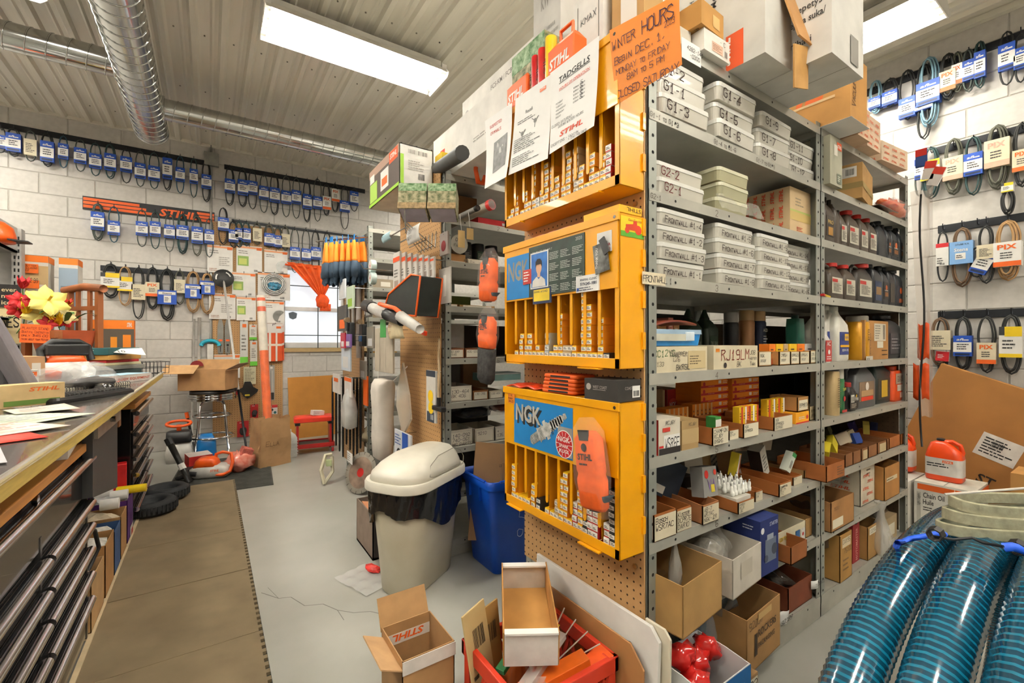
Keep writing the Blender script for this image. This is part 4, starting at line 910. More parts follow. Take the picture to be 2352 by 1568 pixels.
for i in range(4): lbottle('black_bottle', 'black aerosol at the back of the fifth shelf, %s from the near side' % ORD[i], 'bottle', (1.93+i*.072, 1.36, z), [(0, .03, .03, .029), (.18, .03, .03, .029), (.2, .02, .02, .019)], '161616', (.024, .2, .235, '1f1f1f'), grp='black aerosols on the fifth shelf')
t = thing('green_bag_heap', 'dark olive plastic parts bags heaped at the back of the fifth shelf', 'bag', (1.25, 1.3, z)); G().blob((0, 0, .07), (.12, .1, .075), 10, 0, .25).put('bags', K('4a4a2c', .4, h2='2e2a22', scale=12), t, smooth=True)
# ---- shelf 6
z = Z[6]
def tr6(a, b, v, y, d, tx, w_, col='a8642c', low=.9, nm=None):
    return tray('card_tray', '%s' % w_, 'tray', pxdims(a, b, v, z, y, d), col, [('f', 'H', .06, .66 - .26*i, s_, .2, '2a2624') for i, s_ in enumerate(tx)], patch=(.02, .03, .96, .9, 'd8ccb0'), low=low)
tr6(1502, 1553, 1185, .862, .22, ['Bosch', 'WSR7AC'], 'open empty card tray at the near post of the sixth shelf', low=1)
tr6(1554, 1588, 1172, .866, .22, ['Kuster', 'DCPR7E', 'DARIO'], 'open card tray second from the near post, sixth shelf', low=1)
tr6(1614, 1651, 1158, .856, .22, ['AB-7', 'WR7AC', 'NGK-IZR'], 'card tray holding a grey printed box on the sixth shelf', 'a87044')
tr6(1696, 1732, 1153, .84, .2, ['PMR8Y', 'RCJ8', 'JBC'], 'card tray filled with bare white spark plugs')
tr6(1735, 1751, 1128, .87, .18, ['XTRA', 'ENK'], 'narrow card tray with a curling label')
tr6(1790, 1817, 1110, .845, .24, ['Champion', 'RCJ7Y', '71C'], 'long card tray with an open black pack leaning in')
tr6(1822, 1842, 1095, .88, .22, ['CJ7Y'], 'narrow card tray with a torn white tag')
tray('card_tray', 'rounded taped tan tray at the end of the sixth shelf', 'tray', pxdims(1848, 1861, 1082, z, .9, .2), 'a07a48', low=1)
d = pxdims(1696, 1732, 1153, z, .84, .2); PORC = K('efeee6', .2, var=.02, coat=.4); g = G()
pm_ = G().lathe([(.006, 0), (.0085, .002), (.0085, .014), (.006, .016), (.0065, .028), (.005, .034), (.003, .036), (.003, .042), (.002, .044)], 8, ms=[0, 0, 0, 0, 0, 0, 1, 1]).mesh('spark_plug', [PORC, CHROME], True)
for i in range(22):
    r_, c_ = divmod(i, 6); o = bpy.data.objects.new('spark_plug', pm_); C.objects.link(o)
    o.location = (d[0]+.018 + c_*.021 - (.01 if r_ % 2 else 0) + rnd.uniform(-.002, .002), d[2] + .03 + r_*.025, z + .052 + .006*r_); o.rotation_euler = (rnd.uniform(-.15, .15), rnd.uniform(-.15, .15), 0)
    tag(o, 'bare white spark plug, %s in the %s row of the bare plug tray' % (ORD[c_], ORD[r_]), 'spark plug', 'bare spark plugs in a card tray')
t = thing('card_insert', 'white card insert that the bare spark plugs stand on', 'card', (d[0]+.004, d[2]+.01, z+.004)); G().box((0, 0, 0), (d[1]-d[0]-.008, .12, .045)).put('insert', K('d8d4c8', .7), t)
def pk(name, label, cat, x, y, z_, sx, sy, sz, col, rot, pr_=(), grp=None):
    return carton(name, label, cat, (x-sx/2, x+sx/2, y-sy/2, y+sy/2, z_, z_+sz), col, pr_, tilt=rot, grp=grp)
pk('plug_carton', 'grey box with purple and yellow print leaning in a sixth shelf tray', 'box', uX(1632, .9), .92, z+.055, .1, .045, .1, '8e8c88', (-.15, .12, .1), [('f', 'D', .25, .75, .14, 'c2261c'), ('f', 'T', .3, .2, 'V/A', .4, .55, '7a5a9a'), ('f', 'D', .85, .8, .1, 'd8402c'), ('f', 'R', .5, .15, .25, .25, 'd8c23a')])
pk('plug_carton', 'single yellow and white plug carton lying in the bare plug tray', 'box', uX(1706, .93), .97, z+.07, .028, .03, .09, 'f0d83a', (.1, .2, .2), [('f', 'R', .1, .05, .5, .9, 'efece2'), ('f', 'R', .6, 0, .2, 1, 'd8461c')])
pk('plug_carton', 'open black and white pack leaning in the long sixth shelf tray', 'box', uX(1770, .95), .99, z+.03, .055, .05, .13, 'c9c4b8', (0, -.4, .1), [('l', 'R', 0, 0, 1, 1, '26221f'), ('f', 'L', .15, .2, .7, .6, 5, '5a5650')])
pk('plug_carton', 'green and white plug carton tipped in the long sixth shelf tray', 'box', uX(1808, .92), .93, z+.045, .035, .03, .085, 'dfe6d8', (.1, .5, 0), [('f', 'R', .0, .8, 1, .2, '3a8a4c'), ('f', 'B', .2, .2, .5, .4, '2a2a2a')])
for i, (x, y, w_, h, lb) in enumerate(((1.3, 1.12, .2, .11, 'behind the grey printed box'), (1.59, 1.1, .13, .13, 'behind the bare plug tray'))):
    carton('ten_pack_carton', 'tan ten pack with red emblem side, %s' % lb, 'box', (x, x+w_, y, y+.12, z+.07, z+.07+h), 'c4a27c', [('l', 'R', 0, 0, 1, 1, 'b82a2a'), ('f', 'R', 0, 0, .25, 1, 'b82a2a'), ('f', 'D', .13, .45, .25, 'd8604c'), ('f', 'B', .5, .2, .3, .4, '4a3a2c')])
    carton('brown_carton', 'plain brown carton supporting a ten pack, %s' % lb, 'box', (x, x+w_, y+.01, y+.12, z, z+.068), '8a5a34')
carton('yellow_plug_carton', 'yellow carton lying behind the bare spark plugs', 'box', (1.46, 1.57, 1.0, 1.1, z, z+.085), 'e09a1c', [('f', 'T', .5, .3, 'R-8', .3, .3, '8a5a1c')])
pk('blister_card', 'white blister card leaning across the sixth shelf', 'pack', 1.84, 1.1, z+.03, .11, .01, .24, 'b5ad9a', (-.2, -.5, 0), [('f', 'L', .2, .2, .6, .3, 4, '5a5650'), ('f', 'R', .4, .86, .2, .05, '3a3630')])
pk('blister_card', 'dark blister card at the near post of the sixth shelf', 'pack', 1.14, .98, z+.1, .1, .02, .15, '3a3a3c', (-.2, -.25, .2), [('f', 'R', .1, .3, .8, .5, '8a8880'), ('f', 'L', .2, .4, .6, .2, 3, '2a2a2a')])
pk('navy_pack', 'dark navy box tilted behind the second open tray', 'box', 1.27, 1.0, z+.07, .16, .05, .13, '1f2732', (.1, .45, 0), [('f', 'R', .1, .08, .4, .2, 'b8b4a8')])
pk('flat_mailer', 'pale printed carton lying across trays at the end of the sixth shelf', 'box', 1.99, 1.1, z+.12, .3, .12, .05, 'a89a84', (.1, .12, 0), [('f', 'L', .1, .2, .4, .5, 3, '5a5044'), ('f', 'B', .6, .2, .12, .5, '3a3432')])
carton('black_carton', 'black box with white lettering at the back of the sixth shelf', 'box', (1.36, 1.6, 1.3, 1.4, z, z+.2), '1d1b1a', [('f', 'T', .3, .6, 'SplitFire', .15, .45, 'b8b4ac')])
# ---- shelf 7
z = Z[7]
t = tray('tan_carton', 'big open tan carton jutting out over the red bag box', 'box', (1.095, 1.33, .79, 1.05, z+.002, z+.155), 'b58e56', inner='8a6434', low=.98, rz=radians(6))
t = tray('white_carton', 'open white scuffed carton full of parts bags', 'box', (1.40, 1.615, .815, 1.1, z+.002, z+.135), 'd6cdbe', inner='a89a80', low=.98, rz=radians(5), pr=[('f', 'R', .25, .4, .4, .4, 'c9bfae')])
carton('starter_motor_box', 'dark blue starter motor box with a picture', 'box', (1.63, 1.76, .83, .97, z, z+.2), '1f2f6e', [('f', 'D', .12, .82, .09, 'e8e8ee'), ('f', 'T', .5, .86, 'STARTER', .07, .45, 'c8d0e8'), ('f', 'R', .25, .22, .6, .42, '6a7488'), ('f', 'R', .35, .62, .35, .1, '9aa2b2'), ('f', 'D', .75, .42, .16, '3a4252'), ('l', 'L', .55, .8, .4, .1, 2, 'd8dcea'), ('f', 'D', .3, .3, .1, '464e60')], top='2a3a7a')
carton('gasket_box', 'grey white engine parts box behind the blue starter box', 'box', (1.62, 1.74, 1.05, 1.12, z, z+.24), 'b8b0a0', [('f', 'L', .05, .75, .5, .15, 2, '3a3632')])
tray('card_tray', 'white tray with yellow printed edge and automaker emblems', 'tray', (1.87, 2.11, .885, 1.1, z, z+.085), 'd2c8ac', [('f', 'R', .62, .1, .16, .6, '2a5a8c'), ('f', 'R', .82, .1, .15, .6, 'd8d4cc'), ('f', 'D', .89, .4, .1, 'b8322c'), ('f', 'T', .04, .55, 'tartors', .3, .4, 'c8a81c')], low=.95)
tray('card_tray', 'small brown card drawer pulled out over the lowest shelf', 'tray', (1.815, 1.945, .81, .99, z+.002, z+.07), '9a5a2a', low=.98)
tray('card_tray', 'narrow brown tray by the middle post of the seventh shelf', 'tray', (2.12, 2.185, .89, 1.1, z, z+.08), 'a8804c', low=.98)
pk('green_blister', 'green blister pack standing by the starter motor box', 'pack', 1.80, .96, z, .07, .015, .17, '5a8a7a', (-.15, -.1, 0), [('f', 'L', .2, .2, .6, .5, 3, 'b8ccc4')])
carton('starter_box', 'dark box marked starter motor at the back of the seventh shelf', 'box', (1.42, 1.62, 1.2, 1.35, z, z+.21), '24262c', [('f', 'T', .1, .7, 'Starter', .13, .6, '8a8e98'), ('f', 'T', .1, .5, 'Motor', .13, .5, '8a8e98')])
def bag(label, c_, r_, rot=0.0, col='d8d4ca', a=.3, sub=None, name='plastic_bag'):
    t = thing(name, label, 'bag', c_, rot)
    R = None; g = G(); r3 = random.Random(int(c_[0]*1e4) + int(c_[1]*1e3))
    def fn(u, v):
        th = 2*pi*u; q = 1 + .14*sin(5*th + v*7) + .1*sin(9*th - v*11) + r3.uniform(-.06, .06)
        pr_ = (.55, .95, 1.0, .85, .6, .34, .3, .55)[min(7, int(v*7.99))]
        return V((r_[0]*cos(th)*pr_*q, r_[1]*sin(th)*pr_*q, r_[2]*v))
    g.grid(fn, 16, 7); g.put('film', film(col, a, .1), t, smooth=True)
    if sub: G().blob((0, 0, r_[2]*.28), (r_[0]*.7, r_[1]*.7, r_[2]*.26), 8, 0, .3).put('contents', K(sub, .6, var=.2, scale=40), t)
    return t
zz = z+.06
bag('tall crumpled clear bag in the white carton, next to the blue box', (1.47, .93, zz), (.07, .06, .15), sub='b8b2a4')
bag('clear bag with small parts at the middle of the white carton', (1.55, .95, zz), (.06, .05, .13), .5, sub='c8c0b0')
bag('dull clear bag behind the white carton on the seventh shelf', (1.36, 1.12, zz), (.09, .08, .16), .3, col='a8a296', a=.4, sub='6a6458')
bag('narrow clear sleeve standing in the big tan carton', (1.24, .9, z+.05), (.03, .02, .2), .4, a=.45)
bag('clear bag of brown parts lying in the big tan carton', (1.18, .95, z+.01), (.09, .08, .09), .4, col='8a7a5a', a=.4, sub='5a4428')
# ---- lowest shelf
z = Z[8]
tray('inner_tube_carton', 'blue and white open carton full of red inner tube bags', 'box', (1.085, 1.30, .69, .86, .002, .275), 'e4e6e6', [('f', 'R', 0, .62, 1, .38, '1f6cb0'), ('f', 'T', .42, .7, 'Shield', .16, .42, 'e8eef4'), ('f', 'R', .02, .05, .5, .52, 'efefe9'), ('f', 'H', .05, .4, '92405', .12, '26221f'), ('f', 'H', .05, .15, '13x6.50x6', .14, '26221f')], inner='a8824c', low=.97)
for i, (x, y, zz, r_) in enumerate(((1.14, .76, .23, .05), (1.21, .8, .25, .045), (1.26, .8, .27, .04), (1.15, .81, .28, .045))):
    t = thing('red_tube_bag', 'shiny red inner tube bag in the blue carton, %s' % ('front', 'middle', 'rear', 'topmost')[i] if True else '', 'bag', (x, y, zz), i*.9, 'red bags in the blue carton'); G().blob((0, 0, 0), (r_, r_*.8, r_*.8), 12, 0, .28).put('bag_film', K('b81a16', .18, h2='d8302a', scale=14, coat=.6), t, smooth=True)
carton('tag_carton', 'small carton tagged 923 beside the blue carton', 'box', (1.335, 1.42, .73, .85, .01, .17), 'a88258', [('f', 'R', .05, .35, .9, .6, 'e4dcc8'), ('f', 'H', .15, .72, '923', .18, '26221f'), ('f', 'H', .1, .42, '12 8.00', .14, '26221f'), ('l', 'R', .4, .3, .6, .5, 'e4dcc8')])
t = thing('inner_tube_bag', 'dark rubber inner tubes in a clear bag on the lowest shelf', 'inner tube', (1.385, .93, z)); 
for k in range(3): G().tube([(cos(a*pi/10)*(.055-.012*k), .015*k, .11 + sin(a*pi/10)*(.09-.016*k)) for a in range(20)], .011, 7, closed=True).put('tube_coil', K('22262a', .5), t, smooth=True)
G().loft([(0, .06, .05, .03), (.1, .075, .06, .04), (.2, .06, .04, .03), (.24, .02, .02, .01)], n=4).put('clear_bag', film('c8d4dc', .22), t, smooth=True)
tray('tall_tan_carton', 'tan carton with dark printed block letters on the lowest shelf', 'box', (1.46, 1.72, .80, 1.08, z, z+.19), 'ad8350', [('f', 'H', .05, .78, '92037', .13, '6a5234'), ('f', 'R', .2, .25, .08, .4, '4a3826'), ('f', 'T', .3, .55, 'ROCKERS', .14, .55, '4a3826'), ('f', 'T', .3, .35, 'PACKAGING', .1, .5, '4a3826'), ('f', 'R', .3, .85, .4, .12, 'c4a068')], inner='8a6434', low=.98, rz=radians(4))
bag('clear bag of dark tubes bulging from the block lettered carton', (1.52, .95, z+.13), (.09, .08, .22), .2, col='8a9092', a=.35, sub='26282a')
bag('second clear bag standing at the back of the block lettered carton', (1.64, 1.0, z+.13), (.08, .06, .22), 1.0, col='a8a49c', a=.32, sub='3a3834')
carton('tag_carton', 'small brown carton with curling 92039 tag on the lowest shelf', 'box', (1.745, 1.86, .875, .98, z, z+.05), '6e4226')
t = thing('paper_tag', 'curling white paper tag marked 92039', 'tag', (1.79, .86, z+.001)); G().grid(lambda a, b: V((a*.1, -.01*b, .06*b + .008*sin(a*5))), 6, 3).put('sheet', PAPER, t, smooth=True, solid=.0006); g = G(); g.hand('92039', (.02, -.016, .02), EX, V((0, -.2, 1)), .02); g.put('lettering', INK, t)
tray('red_brown_tray', 'red brown open carton at the end of the lowest shelf', 'box', (1.95, 2.16, .88, 1.25, z, z+.105), '7a3c20', inner='3a2418', low=.98)
t = thing('paper_tag', 'curling white tag on the red brown carton by the post', 'tag', (2.13, .872, z+.05)); G().grid(lambda a, b: V((a*.08, -.012*sin(a*4), .035*b)), 6, 2).put('sheet', PAPER, t, smooth=True, solid=.0006); g = G(); g.hand('T1300A10', (.008, -.015, .012), EX, EZ, .012); g.put('lettering', INK, t)
bag('clear bag of dark parts in the red brown carton', (2.06, 1.05, z+.03), (.08, .13, .12), .2, col='5a5048', a=.5, sub='2a2422')
carton('dark_logo_carton', 'dark printed carton with red logo at the back of the lowest shelf', 'box', (1.93, 2.18, 1.28, 1.4, z, z+.23), '3a3c3c', [('f', 'R', .45, .6, .5, .3, 'c2321c'), ('f', 'S', .5, .66, .16, .4, 'e8e4dc'), ('f', 'L', .05, .4, .3, .1, 1, 'b8b4ac')])
# ---- boxes on the top of bay one
z = 2.132
carton('parts_box', 'small tan parts box perched on the corner by the orange sign', 'box', (1.28, 1.415, .838, .92, z+.07, z+.148), 'bc8a48', [('b', 'T', .1, .6, 'PARTS BOX', .18, .6, '4a3418'), ('f', 'R', .5, .2, .3, .5, 'cfa868')], rz=radians(3))
carton('flat_carton', 'flat pale carton under the small tan parts box', 'box', (1.18, 1.295, .88, 1.1, z, z+.069), 'd0c8b8')
carton('flat_carton', 'flat grey carton under the small tan parts box, next to the pale one', 'box', (1.298, 1.42, 1.005, 1.1, z, z+.069), 'c4bcac')
t = thing('white_card', 'white card with a handwritten number hanging over the top shelf edge', 'card', (1.212, .855, 2.08)); G().box((0, 0, 0), (.1, .0012, .062)).put('sheet', PAPER, t); g = G(); g.hand('4282-141', (.025, -.001, .034), EX, EZ, .012); g.hand('-0300', (.04, -.001, .014), EX, EZ, .012); g.put('lettering', INK, t)
carton('white_carton', 'white carton with pink label beside the motor fuel box', 'box', (1.305, 1.45, .84, 1.0, z, z+.068), 'e6e2d8', [('f', 'R', .3, .15, .42, .45, 'd8b49c'), ('f', 'L', .33, .22, .36, .3, 4, '9a6a50'), ('f', 'B', .78, .15, .12, .3, '4a4440'), ('f', 'H', .6, .65, '- C', .2, '5a5450')])
t = carton('fuel_carton', 'tall grey white fuel mix carton with orange logo panel, overhanging the shelf', 'box', (1.484, 1.658, .74, 1.18, z, z+.4), 'd2d0c8', [('l', 'R', .7, .0, .14, .3, 'e0561c'), ('l', 's', .735, .04, .08, .24, 'efe8e0'), ('l', 't', .62, .62, 'MotoMix', .05, .3, '3a3836'), ('l', 't', .42, .6, 'High Perf', .04, .22, '3a3836'), ('b', 'R', .1, .08, .4, .14, 'c2261c'), ('b', 'S', .16, .11, .07, .28, 'efe8e0')])
g = G().cbox((.087, -.25, .16), (.17, .006, .22), R=(radians(-16), 0, 0)); g.put('front_flap', CARD, t)
g = G().cbox((.06, -.262, -.02), (.1, .005, .13), R=(radians(6), radians(-14), 0)); g.put('lower_flap', K('c39455', .8), t)
g = G().cbox((-.02, -.27, .33), (.15, .005, .09), R=(radians(65), 0, 0)); g.put('inner_flap', K('3a3430', .7), t)
t = carton('large_white_carton', 'large white multilingual carton overhanging the top shelf', 'box', (1.662, 1.922, .62, 1.15, z, z+.43), 'd6d3cc', [('l', 't' if False else 'T', .55, .80 - .095*i, s_, .055, w_, '3a3836') for i, (s_, w_) in enumerate((('perie maturatoare/', .42), ('rme silindiri', .26), ('podmetalnaja', .28), ('yj valik', .2), ('/cilindrinis sepetys', .4), ('ments - rotejosa suka/', .42), ('', .1)) ) if s_] + [('l', 'T', .55, .16, 'hari/kummihari', .055, .34, '3a3836'), ('f', 'R', .45, .8, .3, .08, '26211d'), ('f', 'D', .3, .5, .04, '6a6660'), ('f', 'R', .55, .04, .25, .22, '8e8a82'), ('b', 'R', .49, 0, .012, 1, '8a847a'), ('l', 'R', .4, .95, .6, .05, 'e0741c')])
carton('white_carton', 'white carton with orange stripe standing behind the large white carton', 'box', (1.70, 1.9, 1.17, 1.42, z, z+.5), 'e6e3dc', [('l', 'R', 0, .8, 1, .1, 'e0741c')])
carton('vacuum_hose_carton', 'tan carton with orange lettering and handwritten vacuum hose', 'box', (2.205, 2.385, .756, 1.3, z, z+.27), 'c08c4a', [('l', 'S', .12, .45, .3, .7, 'e0661c'), ('f', 'h', .3, .2, 'Vacuum Hose', .2, '6a4a2c'), ('l', 'R', .1, .4, .8, .04, 'd8b888')])
t = thing('white_paper', 'white sheet of paper lying under the vacuum hose carton', 'paper', (2.3, .8, 2.131)); G().box((-.1, -.05, 0), (.1, .1, .0008)).put('sheet', PAPER, t)
# ---- tops between the top cabinet and the shelf boxes
carton('grey_kw_carton', 'tall pale carton marked KW behind the top yellow cabinet', 'box', (1.1, 1.3, 1.3, 1.47, z, z+.62), 'd4d1cb', [('l', 'T', .3, .62, 'KW', .1, .3, '9a968f'), ('l', 'L', .5, .3, .45, .2, 4, 'aaa69f')])
carton('white_carton', 'white carton with orange marks standing behind the hours poster', 'box', (1.08, 1.22, 1.06, 1.2, z, z+.27), 'e9e6e0', [('l', 'R', .12, .3, .02, .6, '6a665f'), ('l', 'R', .85, .3, .02, .6, '6a665f'), ('l', 'R', .2, .1, .22, .2, 'e0562c'), ('l', 'R', .55, .1, .22, .2, 'e0562c'), ('l', 'H', .25, .62, 'KMAX', .08, '5a5856')])
carton('brown_carton', 'plain brown carton just above the top cabinet corner', 'box', (1.09, 1.25, .9, 1.03, z, z+.4), 'c09860', [('f', 'R', .55, .2, .4, .3, 'e6e2da'), ('f', 'B', .6, .3, .3, .15, '3a3432'), ('l', 'R', .3, 0, .5, 1, 'e2ded6')])
carton('white_carton', 'small white carton between the poster and the pale KW carton', 'box', (1.08, 1.16, 1.215, 1.28, z, z+.17), 'e6e2da')
# ================================================================ second bay: oil bottles and cartons
y = .885
carton('saw_carton', 'grey green carton with orange logo square, standing on end', 'box', (2.235, 2.36, .84, 1.05, Z[1], Z[1]+.212), 'aaa894', [('f', 'R', .55, .76, .38, .16, 'e0561c'), ('f', 'S', .58, .8, .07, .32, 'efe8e0'), ('f', 'R', .3, .62, .28, .22, 'd6d2c4'), ('f', 'R', .55, .06, .36, .2, '6e7464'), ('f', 'L', .6, .1, .26, .12, 3, 'd6d6c4'), ('l', 'T', .05, .86, 'er resine', .06, .45, '3a3834')])
carton('taped_carton', 'tan carton with shipping label and shiny tape, tilted at the front of the shelf', 'box', (2.56, 2.86, .86, 1.08, Z[1], Z[1]+.17), 'b08850', [('l', 'R', .2, .62, .7, .3, 'd8d4cc'), ('l', 'L', .25, .66, .35, .2, 3, '6a665f'), ('l', 'B', .7, .68, .16, .18, '3a3834'), ('l', 'R', 0, .3, 1, .16, '8a7440'), ('f', 'R', 0, .3, 1, .16, '9a8248'), ('f', 'H', .2, .86, 'F728', .08, '5a4a30')], rz=radians(10))
t = thing('orange_parts_bag', 'bright orange parts in a clear bag at the shelf edge beside the belt wall', 'bag', (3.12, .88, Z[1]), 0); G().blob((0, 0, .045), (.17, .05, .04), 12, 0, .3).put('contents', K('e8481c', .3, h2='f0844c', scale=30), t, smooth=True); G().blob((0, 0, .045), (.19, .06, .05), 12, 0, .15).put('clear_bag', film('f4ece6', .2), t, smooth=True)
t = thing('flat_parts_bag', 'flat brown parts bag lying under the tilted tan carton', 'bag', (2.95, .9, Z[1])); G().grid(lambda a, b: V((a*.3-.1, b*.12-.05, .006 + .01*sin(a*8)*sin(b*5) + .01)), 10, 5).put('bag_film', K('6a5240', .3, var=.2, scale=30), t, smooth=True, solid=.004)
gold = ('3a3028', [('f', 'R', .2, .05, .6, .4, 'a87a34'), ('f', 'T', .15, .6, 'PRO', .2, .7, 'c9a860')]); cream = ('c9c2b0', [('f', 'R', .0, .7, .5, .2, 'b8322c'), ('f', 'L', .1, .1, .8, .55, 7, '4a4440')]); dk = ('2e2c2c', [('f', 'D', .5, .68, .2, 'c8622c'), ('f', 'R', .15, .15, .7, .25, '8a5a34'), ('f', 'L', .1, .45, .8, .12, 1, 'c8c4bc')])
def row(u0, u1, vt, z, style, col, cap, lab, label, d=.075, y=.89, rz=0):
    x0, x1 = uX(u0, y), uX(u1, y); z1 = uZ((u0+u1)/2, vt, y); oil(label, (x0+x1)/2, y + d/2, z, x1-x0, z1-z, d, col, cap, lab, style, rz)
B = 1860; s = 3.408; f_ = lambda a: B + a/s; fv = lambda v: 260 + v/s; OB = '4a3f34'; DG = '33363a'
for a, b, v, st, col, cap, lab, tx in ((118, 198, 650, 0, OB, '3a3028', gold, 'brown oil bottle with gold label by the post, upper bottle shelf'), (202, 236, 668, 0, OB, '3a3028', None, 'narrow brown oil bottle second from the post, upper bottle shelf'), (240, 294, 750, 1, OB, '3a3028', cream, 'brown oil jug with handle and cream label, upper bottle shelf'), (300, 392, 758, 0, OB, 'c8281c', cream, 'largest red capped brown bottle, upper bottle shelf'), (396, 462, 790, 0, OB, 'c8281c', cream, 'middle red capped brown bottle, upper bottle shelf'), (466, 528, 820, 0, OB, 'c8281c', cream, 'last red capped brown bottle, upper bottle shelf'), (535, 605, 838, 1, '262a2e', '1c1e20', None, 'plain black jug after the red caps, upper bottle shelf'), (608, 640, 868, 0, DG, '26282a', dk, 'slim dark bottle beside the plain black jug, upper bottle shelf'), (643, 700, 882, 0, DG, '26282a', dk, 'dark bottle with orange emblem next to last, upper bottle shelf'), (703, 750, 898, 0, DG, '26282a', dk, 'dark bottle with orange emblem at the end, upper bottle shelf')):
    row(f_(a), f_(b), fv(v), Z[2], st, col, cap, lab, tx)
for a, b, v, st, col, cap, lab, tx in ((158, 268, 1166, 1, OB, 'c8281c', cream, 'red capped brown jug by the post, lower bottle shelf'), (274, 364, 1186, 0, OB, 'c8281c', cream, 'second red capped brown bottle, lower bottle shelf'), (372, 498, 1175, 1, '3a342e', 'c8281c', cream, 'wide dark jug with handle and red cap, lower bottle shelf'), (502, 568, 1185, 2, '2e3034', '26282a', ('2a3a5a', [('f', 'R', .1, .3, .8, .4, '8a6a44')]), 'dark bottle with blue and tan label, lower bottle shelf'), (572, 620, 1195, 0, DG, '26282a', dk, 'dark bottle with orange emblem in the middle, lower bottle shelf'), (624, 668, 1208, 2, '2e3034', '26282a', ('4a4238', []), 'dark bottle with plain brown label, lower bottle shelf'), (672, 750, 1235, 2, '34363a', '26282a', ('46444a', [('f', 'D', .45, .72, .18, 'd8622c'), ('f', 'R', .2, .05, .6, .22, '9a5030'), ('f', 't', .9, .1, '10W-30', .14, .6, 'c8c4bc')]), 'wide dark bottle with orange emblem at the end, lower bottle shelf')):
    row(f_(a), f_(b), fv(v), Z[3], st, col, cap, lab, tx)
t = thing('yellow_stick', 'yellow and red pencil like stick lying on the lower bottle shelf', 'stick', (2.24, .86, Z[3]+.001), radians(12)); G().box((0, 0, 0), (.13, .014, .01)).put('shaft', K('c8a81c', .5), t); G().box((-.03, .0, 0), (0, .014, .01)).put('tip', RED, t)
B7 = lambda a: 1860 + a/3.735; v7 = lambda v: 680 + v/3.735; z = Z[4]
NAPA = ('2a3c86', [('f', 'D', .3, .76, .16, '1c2a60'), ('f', 'R', .5, .62, .44, .3, 'd8a81c'), ('f', 'T', .55, .7, 'NAPA', .12, .36, '2a3c86'), ('f', 'R', 0, .33, 1, .1, 'e0a81c'), ('f', 'T', .2, .14, '80W-90', .12, .7, 'e8e8ee')])
def white_jug(label, a, b, vt, y):
    x0, x1 = uX(a, y), uX(b, y); w = x1-x0; h = uZ((a+b)/2, vt, y) - z; h2 = h
    t = lbottle('gear_oil_jug', label, 'bottle', ((x0+x1)/2, y+.06, z), [(0, w*.46, .045, .02), (.01, w*.5, .05, .022), (h*.55, w*.5, .05, .022), (h*.66, w*.46, .048, .022), (h*.86, w*.2, .024, .016), (h*.92, w*.16, .02, .014)], 'e2ded2', (w*.17, h*.92, h, 'd8d4c8'), [(-w*.36, w*.36, h*.12, h*.53, -.0506, NAPA[0], NAPA[1])], grp='white gear oil jugs')
    G().tube([(-w*.42, 0, h*.6), (-w*.4, 0, h*.75), (-w*.24, 0, h*.86), (-w*.1, 0, h*.84)], .011, 8).put('handle', K('e2ded2', .4), t, smooth=True)
white_jug('white gear oil jug with blue label, the one behind the green jug', B7(150), B7(290), v7(82), .92)
white_jug('white gear oil jug with blue label, nearest the yellow can', B7(262), B7(366), v7(88), .885)
x0, x1 = uX(B7(133), .88), uX(B7(180), .88)
lbottle('small_white_bottle', 'small white bottle with red label at the post, gear oil shelf', 'bottle', ((x0+x1)/2-.01, .9, z), [(0, .035, .025, .02), (.1, .035, .025, .02), (.125, .02, .015, .012)], 'e2ddd6', (.014, .122, .14, 'e2ddd6'), [(-.03, .03, .005, .1, -.0258, 'c23a34', [('f', 'T', .15, .75, 'AC', .2, .6, 'efe8e4'), ('f', 'D', .5, .45, .18, 'efe8e4'), ('f', 'L', .1, .08, .8, .2, 2, 'efe8e4')])])
lbottle('green_jug', 'teal green bottle behind the small white bottle', 'bottle', (2.245, .985, z), [(0, .035, .03, .012), (.15, .035, .03, .012), (.2, .03, .028, .012)], '2a6a58', (.015, .2, .215, '1f4a40'))
can('lubricant_can', 'yellow tall can with white base band, gear oil shelf', uX(B7(405), .93), .93, z, .052, uZ(B7(405), v7(175), .93)-z, 'd89a1c', '8a8478', [('f', 'R', -.2, -.2, 1.4, .2, 'cfc8ba'), ('f', 'T', 0, -.16, '53', .1, .5, '3a3430'), ('f', 't', .8, .05, 'CYCLO', .2, .7, '5a3a1c'), ('f', 'L', .2, .5, .3, .4, 5, '6a4a24')], caph=.03)
x0, x1 = uX(B7(470), .885), uX(B7(672), .885)
carton('arrow_marked_carton', 'tan carton with two arrows and white labels beside the yellow can', 'box', (x0, x1, .885, 1.1, z, uZ(B7(470), v7(208), .885)), 'b07e46', [('f', 'R', .38, .48, .5, .45, 'd6cdb8'), ('f', 'B', .75, .52, .1, .38, '4a4038'), ('f', 'L', .42, .52, .25, .38, 6, '8a8070'), ('f', 'R', .5, .3, .26, .17, 'dcd4c0'), ('f', 'R', .7, .22, .24, .02, '3a2c1c'), ('f', 'R', .7, .11, .24, .02, '3a2c1c')])
x0, x1 = uX(B7(690), .89), uX(B7(818), .89); oil('charcoal ribbed gallon bottle at the end of the gear oil shelf', (x0+x1)/2, .95, z, x1-x0, uZ(B7(750), v7(168), .89)-z, .1, '3a3a3c', '2a2a2c', ('4e4c4e', [('f', 'L', .1, .2, .8, .6, 4, '8a8688')]), 2)
z = Z[5]
can('tall_card_can', 'tall tan can printed with fine text at the post', uX(B7(192), .9), .905, z, .034, .235, 'c9ae7e', '2a2624', [('f', 'L', .05, .1, .9, .85, 14, '6a5234')], caph=.03)
